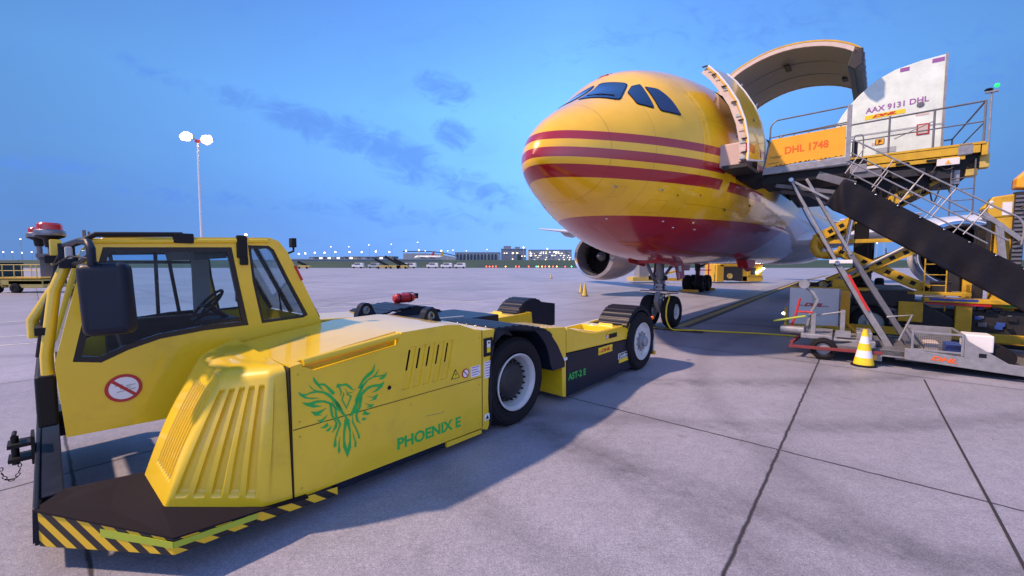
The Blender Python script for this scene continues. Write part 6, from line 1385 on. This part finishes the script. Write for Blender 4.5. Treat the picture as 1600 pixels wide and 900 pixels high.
mb = MB(); mb.box(q(NA - .08, 6.2, 1.12), q(NA + .3, 8.0, 1.22)); mb.box(q(NA - .05, 6.75, .45), q(NA + .1, 7.02, 1.12)); mb.box(q(NA, 5.9, 1.28), q(NA + .6, 7.0, 1.36)); mb.build('side_platform', M['yellow_dull'], ld, None, bevel=.01)
mb = MB(); mb.box(q(NA - .084, 6.3, 1.16), q(NA - .078, 7.1, 1.215)); mb.build('blue_strip', M['blue'], ld, None)
mb = MB(); mb.box(q(NA - .084, 6.25, 1.06), q(NA + .1, 7.3, 1.11)); mb.build('red_strip', M['red'], ld, None)
random.seed(3)
for k in range(14):
    l = random.uniform(7.0, 7.6); z = random.uniform(.5, 1.0); s_ = random.uniform(.03, .1)
    mb = MB(); mb.box(q(NA + random.uniform(0, .1), l, z), q(NA + .3, l + s_ * 1.5, z + s_)); mb.build('valve_block', random.choice([M['grey'], M['dark'], M['blue'], M['dark']]), ld, None, bevel=.004)
M['wglow'] = emis('small_white_lamp_glow', (1, .98, .85), 14)
mb = MB(); mb.sphere(q(NA - .22, 3.33, .62), .035); mb.build('head_lamp', M['wglow'], ld)

# ================================================================ container transporter with tall posts, right edge
tr = root('container_transporter', airw(8.0, 8.6), AIR_A, (8.0, -8.6, 0), 'yellow machine with two tall hooked posts at the right edge behind the stairs', 'loader')
B = 7.9
mb = MB(); mb.box(q(B, 7.35, .42), q(B + .25, 7.75, 3.3)); mb.build('lift_post', M['yellow_dull'], tr, None, bevel=.03)
mb = MB(); mb.prism([q(B - .02, 7.12, 3.35), q(B - .02, 7.30, 3.62), q(B - .02, 7.62, 3.66), q(B - .02, 7.82, 3.45), q(B - .02, 7.82, 3.15), q(B - .02, 7.2, 3.12)], (.3, 0, 0)); o = mb.build('post_head', M['yellow_dull'], tr, None, bevel=.03)
mb = MB(); mb.box(q(B - .03, 7.45, 3.18), q(B - .02, 7.60, 3.48)); mb.build('label', M['white_clean'], o, None)
for z in (3.38, 3.50): mb = MB(); mb.lathe([(.0001, -.01), (.035, 0)], q(B - .025, 7.28, z), 'x', 16); mb.build('port', M['white_clean'], o, None)
mb = MB(); mb.box(q(B - .1, 7.95, 1.0), q(B + .2, 8.35, 4.0)); mb.build('lift_post', M['amber'], tr, None, bevel=.03)
mb = MB(); mb.prism([q(B - .12, 7.62, 3.78), q(B - .12, 7.62, 4.0), q(B - .12, 7.82, 4.24), q(B - .12, 8.6, 4.30), q(B - .12, 8.6, 3.85), q(B - .12, 8.0, 3.72)], (.4, 0, 0)); o = mb.build('post_head', M['amber'], tr, None, bevel=.03)
mb = MB(); mb.box(q(B - .13, 8.06, 3.72), q(B - .12, 8.3, 4.06)); mb.build('label', M['white_clean'], o, None)
mb = MB(); mb.box(q(B - .05, 7.62, 1.9), q(B + .1, 7.80, 3.7)); mb.box(q(B - .08, 7.22, 2.2), q(B + .0, 7.30, 3.1)); mb.build('chain_guide', M['dark'], tr, None, bevel=.01)
mb = MB(); mb.tube(catmull([q(B - .15, 7.7, 3.3), q(B - .15, 7.9, 3.42), q(B - .15, 8.5, 3.45)], 4), .02, 6); mb.tube(catmull([q(B - .15, 7.6, 2.5), q(B - .15, 7.9, 2.6), q(B - .15, 8.5, 2.6)], 4), .018, 6); mb.build('hose', M['black'], tr)
mb = MB(); mb.box(q(B - .2, 7.1, .18), q(B, 9.8, .42)); mb.box(q(B - .2, 7.1, .55), q(B, 9.8, .75)); mb.box(q(B - .18, 7.15, .42), q(B, 7.45, 1.2)); mb.box(q(B - .2, 7.3, 1.02), q(B, 9.8, 1.16)); mb.box(q(B + 2.6, 7.1, .18), q(B + 2.8, 9.8, .75)); mb.build('chassis_beam', M['yellow_dull'], tr, None, bevel=.015)
mb = MB(); mb.box(q(B - .05, 7.5, .42), q(B + 2.5, 9.7, .55)); mb.box(q(B + .1, 7.5, .76), q(B + 2.3, 9.7, 1.0)); mb.build('machinery', M['dark'], tr, None, bevel=.01)
mb = MB(); mb.box(q(B - .21, 7.55, 1.05), q(B - .2, 7.95, 1.13)); mb.build('teal_strip', M['green'], tr, None)
for k in range(12):
    l = random.uniform(7.5, 8.6); z = random.uniform(.76, .98); mb = MB(); mb.box(q(B - .05, l, z), q(B + .1, l + random.uniform(.05, .2), z + random.uniform(.02, .08))); mb.build('fitting', random.choice([M['red'], M['grey'], M['galv'], M['dark']]), tr, None, bevel=.004)
for l in (8.9,):
    mb = MB(); mb.lathe([(.0001, 0), (.3, 0), (.4, .05), (.4, .3), (.0001, .3)], q(B + .1, l, .4), 'x', 30); mb.build('wheel', M['rubber'], tr)

# ================================================================ background: machines, lamps, buildings
def croot(name, px, D, label, cat, group=None, rz=0):
    return root(name, (at(px, D), D, 0 if D < 170 else 4.0), rz, (0, 0, 0), label, cat, group)
def BX(r, name, m, *boxes, bevel=0):
    mb = MB()
    for a, b_ in boxes: mb.box(a, b_)
    return mb.build(name, m, r, None, bevel=bevel)
# far loader seen under the belly
fl = croot('far_cargo_loader', 1083, 43, 'yellow low cargo loader with lit headlights beyond the jet belly', 'loader')
BX(fl, 'rear_beam', M['yellow_pale'], ((-6.6, -1, .2), (-3.2, 1.2, .62)))
BX(fl, 'rear_mast', M['galv'], ((-5.9, -.8, .62), (-4.9, 1.0, 2.6)), bevel=.02)
mb = MB(); mb.bar((-4.8, -1, .6), (-1.2, -1, 1.5), .3, .2); mb.bar((-3.3, -1, .4), (-1.0, -1, .4), .3, .3); mb.build('frame_beam', M['yellow_dull'], fl, None)
BX(fl, 'chassis', M['yellow_dull'], ((1.9, -1.2, .15), (2.6, 1.5, 1.9)), ((4.5, -1.2, .2), (6.6, 1.5, .75)), ((2.2, -1.2, 1.7), (6.3, 1.5, 2.0)), ((4.5, -1.2, .2), (5.0, 1.5, 1.7)), bevel=.03)
BX(fl, 'engine_bay', M['dark'], ((2.62, -1.22, .3), (4.48, 1.2, 1.72)), ((5.3, -1.27, .9), (5.8, 1.0, 1.6)), ((5.0, -1.1, .15), (6.4, 1.0, .3)))
BX(fl, 'front_cab', M['yellow_dull'], ((5.0, -1.25, .75), (6.5, 1.5, 1.9)), bevel=.04)
BX(fl, 'red_board', M['red'], ((5.6, -1.27, 1.9), (6.5, 1.5, 2.15)))
mb = MB(); mb.lathe([(.0001, 0), (.28, -.02), (.28, .05), (.5, .05), (.5, .35)], (3.2, -1.25, .75), 'y', 24); mb.build('wheel', M['yellow_pale'], fl)
mb = MB(); mb.bar((2.8, -1, 2.2), (6.0, -1, 2.9), .35, .3); mb.bar((3.0, -1, 2.7), (6.3, -1, 2.15), .3, .25); mb.build('scissor_arm', M['amber'], fl, None)
BX(fl, 'rail_tower', M['red'], ((.2, -1, .6), (.3, -.9, 2.7)), ((1.1, -1, .6), (1.2, -.9, 2.7)), ((0, -1, 2.1), (1.4, -.9, 2.2)), ((0, -1, 1.3), (1.4, -.9, 1.4)))
for (x, z) in ((6.2, 1.3), (5.9, 1.1), (6.55, 1.5)): mb = MB(); mb.sphere((x, -1.35, z), .10); mb.build('headlight', M['wglow'], fl)
for (x, z) in ((5.6, 2.95), (6.0, 3.0), (5.1, 2.9), (-6.2, 2.5)): mb = MB(); mb.sphere((x, -1.35, z), .06); mb.build('work_lamp', M['wglow'], fl)
# cargo dolly truck at far left
cd_ = croot('container_dolly', 44, 29, 'pale yellow flat container dolly with a railing, on the left behind the beacons', 'trailer')
BX(cd_, 'low_body', M['yellow_pale'], ((-1.75, -.8, .35), (-.95, .8, .95)), ((-.5, -.8, .35), (1.9, .8, .9)), ((-1.8, -.8, .55), (1.9, .8, .95)), bevel=.06)
BX(cd_, 'roller_deck', M['yellow_dull'], ((-1.85, -.9, 1.0), (1.9, .9, 1.08)))
BX(cd_, 'under_deck', M['dark'], ((-1.5, -.7, .9), (1.6, .7, 1.02)))
for y in (-.85, .85):
    mb = MB()
    for x in (-1.45, -.75, .05, 1.6): mb.tube([(x, y, 1.08), (x, y, 1.95)], .03, 6)
    for z in (1.95, 1.55): mb.tube([(-1.45, y, z), (1.6, y, z)], .025, 6)
    mb.build('railing', M['yellow_pale'], cd_)
for x in (-1.3, .05):
    mb = MB(); mb.lathe([(.0001, .0), (.16, .0), (.17, -.02), (.34, 0), (.34, .25), (.0001, .25)], (x, -.9, .34), 'y', 24); mb.build('wheel', M['rubber'], cd_)
dk = croot('dark_container', -5, 60, 'dark green box container at the left picture edge', 'container')
BX(dk, 'box_body', mat('dark_green_sheet', (.01, .035, .035), .6), ((-2.0, -1, 0), (1.6, 2, 2.0)), bevel=.05)
BX(dk, 'roof_rim', M['black'], ((-2.05, -1.05, 2.0), (1.65, 2.05, 2.1)))
# floodlight mast
M['lampglow'] = emis('sodium_lamp_glow', (1.0, 0.78, 0.42), 25); M['lampglare'] = emis('lamp_glare_glow', (1.0, 0.62, 0.22), 4)
M['lampwhite'] = emis('white_lamp_glow', (1.0, .80, .52), 5)
ms = croot('floodlight_mast', 318, 62, 'tall slim mast with two brightly lit floodlight heads above the cab roof', 'light mast')
mb = MB(); mb.tube([(0, 0, 0), (0, 0, 20.3)], [.20, .11], 12); mb.build('pole', M['white'], ms)
for s_ in (-1, 1):
    mb = MB(); mb.tube([(0, 0, 20.2), (s_ * 1.0, 0, 20.5 + (.3 if s_ < 0 else -.2))], .07, 8); a_ = mb.build('head_arm', M['red'], ms)
    z = 20.95 if s_ < 0 else 20.45
    mb = MB(); mb.box((s_ * 1.55 - .6, -.25, z - .05), (s_ * 1.55 + .6, .5, z + .12)); hd = mb.build('lamp_head', M['grey'], ms, None, bevel=.03)
    mb = MB(); mb.sphere((s_ * 1.55, -.1, z - .15), .55, 16, 10, sz=.8); mb.build('lamp_glass', M['lampglow'], hd)
    for k in range(9):
        a = 2 * PI * k / 9 + .3 * s_; mb = MB(); mb.sphere((s_ * 1.55 + .66 * math.cos(a) + random.uniform(-.1, .1), -.1, z - .15 + .48 * math.sin(a)), random.uniform(.16, .30), 10, 8); mb.build('lamp', M['lampglare'], hd)  # orange glowing spheres added to imitate the glare fringe round each head
mb = MB(); mb.box((-.25, -.2, 19.9), (.25, .2, 20.3)); mb.build('head_box', M['red'], ms, None)
# rows of apron lamps
def lamp(px, ytop, D, label, big=1.0, arm_=0, m=None):
    zt = hz(ytop, D); g_ = 4.0 if D > 170 else 0
    r_ = root('apron_lamp', (at(px, D), D, g_), 0, (0, 0, 0), label, 'lamp', 'apron lamps along the horizon')
    mb = MB(); mb.tube([(0, 0, 0), (0, 0, zt - g_)], .10 * D / 200, 6); mb.build('pole', M['lgrey'], r_)
    mb = MB(); s_ = .00115 * D * big
    if arm_: mb.lathe([(.0001, s_ * .6), (s_ * .8, s_ * .3), (s_ * 1.1, 0), (.0001, -s_ * .2)], (-s_ * .8, 0, zt - g_), 'z', 12)
    else: mb.sphere((0, 0, zt - g_), s_, 10, 8)
    mb.build('lamp_head', m or M['lampwhite'], r_)
low_row = [(468, 397), (478, 396), (493, 395), (508, 395), (525, 394), (547, 394), (566, 394), (588, 393), (609, 394), (635, 392), (655, 391), (690, 392)]
for i, (x, y) in enumerate(low_row): lamp(x, y, 330, 'small lit lamp in the low row on the horizon left of the terminal', 1.5)
for i, (x, y) in enumerate([(519, 386), (547, 386), (578, 383), (613, 382), (654, 379)]): lamp(x, y, 300, 'taller hooked street lamp above the low lamp row on the horizon', 1.2, 1)
for (x, y) in [(665, 392), (700, 392), (708, 391), (729, 392), (761, 390)]: lamp(x, y, 420, 'tiny lit lamp above the hangar roofs', .7)
for (x, y, b) in [(818, 387, 1.3), (855, 389, 1.2)]: lamp(x, y, 420, 'bright round lamp over the lit terminal block', b)
for (x, y) in [(8, 408), (22, 408), (37, 409), (52, 408), (36, 388)]: lamp(x, y - 14, 300, 'small lamp on the far left horizon behind the container dolly', 1.0)
for (x, y) in [(1379, 374), (1368, 380), (1356, 392), (1404, 395)]: lamp(x, y, 300, 'small lamp on the horizon seen through the scissor arms', .9)
# buildings
M['bld'] = mat('pale_building_wall', (.34, .36, .42), .7, noise=.1, scale=.05)
M['bld2'] = mat('grey_building_wall', (.20, .23, .30), .7, noise=.1, scale=.05)
M['bglass'] = mat('dark_building_glass', (.02, .04, .07), .2)
M['winglow'] = emis('lit_window_glow', (1.0, .82, .5), 2.2)
M['whiteglow'] = emis('lit_hall_glow', (1.0, .97, .9), 1.3)
def building(name, px0, px1, ytop, D, label, m, dep=30, cat='building'):
    x0, x1 = at(px0, D), at(px1, D); g_ = 4.0; h_ = hz(ytop, D) - g_
    r_ = root(name, ((x0 + x1) / 2, D, g_), 0, (0, 0, 0), label, cat); w2 = (x1 - x0) / 2
    BX(r_, 'wall', m, ((-w2, 0, -1), (w2, dep, h_)))
    BX(r_, 'roof', M['lgrey'], ((-w2 - .3, -.4, h_), (w2 + .3, dep, h_ + .35)))
    return r_, w2, h_
random.seed(11)
hgr, w2, h_ = building('hangar', 711, 781, 394.5, 520, 'long pale hangar with a row of dark slanted bays left of the terminal', M['bld'])
for k in range(12):
    x = -w2 + 2 + k * (2 * w2 - 4) / 12; BX(hgr, 'bay', M['bglass'], ((x, -.5, 0), (x + 2.6, -.1, h_ * .8)))
ar = root('arched_roof', (at(675, 480), 480, 4), 0, (0, 0, 0), 'low dark arched roof rising left of the slanted bay hangar', 'building')
x0 = at(630, 480) - at(675, 480); x1 = at(712, 480) - at(675, 480)
P_ = [(x0 + (x1 - x0) * k / 20, 0, (hz(393, 480) - 4) * (1 - .45 * max(0, (k - 8) / 12) ** 2)) for k in range(21)]
mb = MB(); mb.tube(P_, .6, 6); mb.build('roof_edge', M['bglass'], ar)
mb = MB(); mb.prism([(p[0], 2, max(p[2] - 2.2, 1)) for p in P_] + [(x1, 2, 0), (x0, 2, 0)], (0, 20, 0)); mb.build('wall', M['bld'], ar, None)
tb, w2, h_ = building('terminal_block', 783, 822, 389, 560, 'dark boxy terminal block with lit windows right of the bay hangar', M['bld2'])
BX(tb, 'roof_room', M['bld2'], ((-w2 * .8, 2, h_), (-w2 * .2, 12, h_ + 4)), ((w2 * .1, 2, h_), (w2 * .5, 12, h_ + 3)))
for k in range(12):
    x = random.uniform(-w2 + 1, w2 - 2); z = random.choice([3, 7, 11]); BX(tb, 'lit_window', M['winglow'], ((x, -.4, z), (x + 1.6, -.1, z + .9)))
BX(tb, 'glass_front', M['bglass'], ((w2 * .3, -.5, 1), (w2 * .62, -.1, h_ * .55)))
tl, w2, h_ = building('lit_terminal', 826, 893, 390.5, 600, 'low bright terminal covered in rows of lit windows left of the engine', M['bld'])
for k in range(70):
    x = random.uniform(-w2 + 1, w2 - 2); z = random.choice([2.5, 5.5, 8.5, 11.5, 13.5]); BX(tl, 'lit_window', random.choice([M['winglow'], M['whiteglow'], M['bglass'], M['bglass']]), ((x, -.4, z), (x + random.uniform(.8, 2.8), -.1, z + 1.0)))
for k in range(5):
    x0 = 484 + k * 27; bb, w2, h_ = building('cargo_shed', x0, x0 + 22, 401.5 + random.uniform(-.8, .8), 300, ['low dark shed left end of the row behind the lamps', 'low dark shed with brown door second from left', 'low pale shed in the middle of the horizon row', 'low white shed beside the parked loaders', 'low shed right end of the lamp row'][k], [M['bld2'], M['bld2'], M['bld'], M['bld'], M['bld2']][k], 15)
    for j in range(3): BX(bb, 'shed_door', random.choice([M['bglass'], M['lgrey'], M['yellow_dull'], M['whiteglow']]), ((-w2 + 1 + j * 3.3, -.3, 0), (-w2 + 3 + j * 3.3, -.05, 2.2)))
# long low fence wall of the apron at left
fw, w2, h_ = building('perimeter_fence', -80, 30, 407, 200, 'grey fence along the far left apron edge', M['bld2'], .3, 'fence')
fw2, w2, h_ = building('perimeter_fence', 455, 690, 405.5, 230, 'grey fence under the row of lamps left of the hangar', M['bld2'], .3, 'fence')
# belt loaders and service vehicles near the horizon
for k, (x, s_) in enumerate([(474, .7), (597, 1.0), (616, 1.25), (627, 1.0)]):
    b_ = croot('belt_loader', x, 150, ['small raised belt loader at the left end of the horizon row', 'raised dark belt loader, left of three parked together', 'yellow topped belt loader, middle of three parked together', 'raised dark belt loader, right of three parked together'][k], 'belt loader', 'belt loaders parked on the horizon')
    mb = MB(); mb.bar((-2.6 * s_, 0, 3.6 * s_), (2.4 * s_, 0, 1.0), .7, .8); mb.build('belt_boom', M['black'], b_, None)
    BX(b_, 'chassis', M['yellow_pale'], ((-1.5, -.9, .4), (2.6, .9, 1.2)), bevel=.05)
    for xx in (-1, 1.8): mb = MB(); mb.lathe([(.0001, 0), (.4, 0), (.4, .3), (.0001, .3)], (xx, -1, .4), 'y', 16); mb.build('wheel', M['rubber'], b_)
cols_ = [('white', 'white'), ('grey', 'lgrey'), ('white', 'white')]
for k, (x, c_) in enumerate([(560, 'white'), (585, 'lgrey'), (632, 'white'), (642, 'white'), (676, 'white'), (698, 'white'), (719, 'white')]):
    v = croot('parked_van', x, 160, ['small white van far off, first from the left', 'small grey van left of the belt loaders', 'white van just right of the belt loaders', 'second white van right of the belt loaders', 'white van before the grass, left of three', 'white van before the grass, middle of three', 'white van before the grass, right of three'][k], 'van', 'vans parked on the far apron')
    BX(v, 'body', M[c_], ((-2.2, -.9, .5), (2.2, .9, 1.4)), ((-1.2, -.85, 1.4), (2.1, .85, 2.1)), bevel=.12)
    BX(v, 'window', M['bglass'], ((-1.1, -.92, 1.45), (1.0, -.86, 1.95)))
    for xx in (-1.4, 1.4): mb = MB(); mb.lathe([(.0001, 0), (.35, 0), (.35, .3), (.0001, .3)], (xx, -.95, .35), 'y', 16); mb.build('wheel', M['rubber'], v)
# far jets' tails near the arched roof
for k, (x, lab) in enumerate(((663, 'small white parked jet far off, left of the other near the arched roof'), (677, 'small white parked jet far off, right of the other near the arched roof'))):
    j = root('parked_jet', (at(x, 380), 380, 4), 0, (0, 0, 0), lab, 'airplane', 'distant parked jets')
    mb = MB(); mb.tube([(-9, 0, 3), (-8, 0, 3.2), (-6.5, 0, 3.4), (6, 0, 3.4), (9, 0, 4.2)], [.2, 1.1, 1.6, 1.5, .3], 12); mb.build('fuselage', M['white'], j)
    mb = MB(); mb.prism([(6, -.2, 4.5), (8.8, -.2, 9), (10, -.2, 9), (9, -.2, 4)], (0, .4, 0)); mb.build('tail_fin', M['yellow_dull'] if k else M['red'], j, None)
    mb = MB(); mb.prism([(-2, -12, 3.4), (-.8, -12, 3.4), (3, 0, 3), (-2, 0, 3)], (0, 0, .3)); mb.build('wing', M['lgrey'], j, None)
# taxiway edge lights
M['redglow'] = emis('red_lamp_glow', (1, .06, .03), 8); M['amberglow'] = emis('amber_lamp_glow', (1, .45, .08), 8); M['greenglow'] = emis('green_small_glow', (.1, 1, .4), 5)
for k, (x, c_) in enumerate([(760, 'red'), (765, 'red'), (770, 'red'), (775, 'red'), (790, 'amber'), (806, 'red'), (811, 'red'), (826, 'red'), (838, 'green'), (841, 'amber'), (847, 'amber'), (852, 'red'), (858, 'amber'), (864, 'red'), (870, 'amber'), (883, 'red'), (893, 'green'), (560, 'amber'), (578, 'red')]):
    l_ = root('taxiway_light', (at(x, 165), 165, 0), 0, (0, 0, 0), {'red': 'tiny red ground light in the row at the far apron edge', 'amber': 'tiny amber ground light in the row at the far apron edge', 'green': 'tiny green ground light in the row at the far apron edge'}[c_], 'light', 'ground lights at the far apron edge, ' + c_)
    mb = MB(); mb.cyl((0, 0, 0), (0, 0, .5), .08, seg=8); mb.build('base', M['lgrey'], l_)
    mb = MB(); mb.sphere((0, 0, .68), .20, 8, 6); mb.build('lamp', M[c_ + 'glow'], l_)

random.seed(5)
for (l0, l1, z0, z1, m_) in ((6.95, 7.12, 1.2, 2.1, 'yellow_dull'), (7.0, 7.3, 1.2, 1.55, 'dark'), (7.45, 7.75, .9, 1.5, 'dark'), (7.8, 8.2, 1.16, 1.6, 'yellow_dull'), (6.7, 6.9, 1.36, 1.9, 'dark'), (7.15, 7.35, 2.3, 3.0, 'dark'), (7.6, 7.95, 2.6, 3.2, 'galv'), (8.35, 8.6, 1.2, 3.6, 'dark')):
    mb = MB(); mb.box(q(B + .3, l0, z0), q(B + .7, l1, z1)); mb.build('side_housing', M[m_], tr, None, bevel=.015)
for k in range(9):
    l = 7.3 + .16 * k; mb = MB(); mb.tube(catmull([q(B + .05, l, 1.1), q(B - .05, l + .1, 1.5 + .1 * (k % 3)), q(B + .05, l + .2, 1.9), q(B + .1, l + .1, 2.4 + .2 * (k % 2))], 5), .014, 6); mb.build('hose', M['black'], tr)
mb = MB()
for k in range(18): mb.box(q(B - .07, 7.635, 1.95 + k * .095), q(B - .05, 7.785, 2.0 + k * .095))
mb.build('drag_chain', M['grey'], tr, None)
mb = MB(); mb.bar(q(B - .1, 7.1, 3.3), q(B - .1, 7.75, 2.6), .09, .05, (1, 0, 0)); mb.bar(q(B - .1, 7.4, 3.0), q(B - .1, 7.5, 2.1), .12, .06, (1, 0, 0)); mb.build('lever_arm', M['galv'], tr, None)

random.seed(9)
for k in range(7):
    l = 4.7 + .3 * k; mb = MB(); mb.tube(catmull([q(NA + .2, l, 4.0), q(NA + .15, l + .08, 3.75 - .1 * (k % 3)), q(NA + .2, l + .2, 3.98)], 5), .016, 6); mb.build('hose', M['black'], ld)
for (l0, l1, z0, z1, A_, m_) in ((4.75, 5.3, 4.30, 4.5, NA - .01, 'grey'), (5.5, 6.1, 4.22, 4.4, NA + .02, 'dark'), (6.2, 6.6, 4.1, 4.3, NA + .05, 'dark'), (4.9, 5.6, .98, 1.3, NA - .03, 'dark'), (5.75, 6.2, .6, 1.1, NA - .05, 'yellow_dull'), (4.4, 4.7, 1.4, 1.62, NA + .1, 'yellow_dull'), (6.35, 6.7, 1.36, 1.62, NA + .2, 'dark'), (3.6, 4.1, 1.40, 1.50, NA + .2, 'dark')):
    mb = MB(); mb.box(q(A_, l0, z0), q(A_ + .3, l1, z1)); mb.build('side_housing', M[m_], ld, None, bevel=.012)
for k in range(3):
    l = 5.0 + .55 * k; mb = MB(); mb.box(q(NA - .045, l, 4.52), q(NA - .035, l + .25, 4.58)); mb.build('deck_label', M['black'] if k else M['white_clean'], ld, None)
mb = MB(); mb.bar(q(NA + .05, 5.3, 1.0), q(NA + .05, 6.6, .55), .07, .05, (1, 0, 0)); mb.bar(q(NA + .05, 5.6, .5), q(NA + .05, 5.9, 1.2), .06, .05, (1, 0, 0)); mb.build('brace', M['grey'], ld, None)
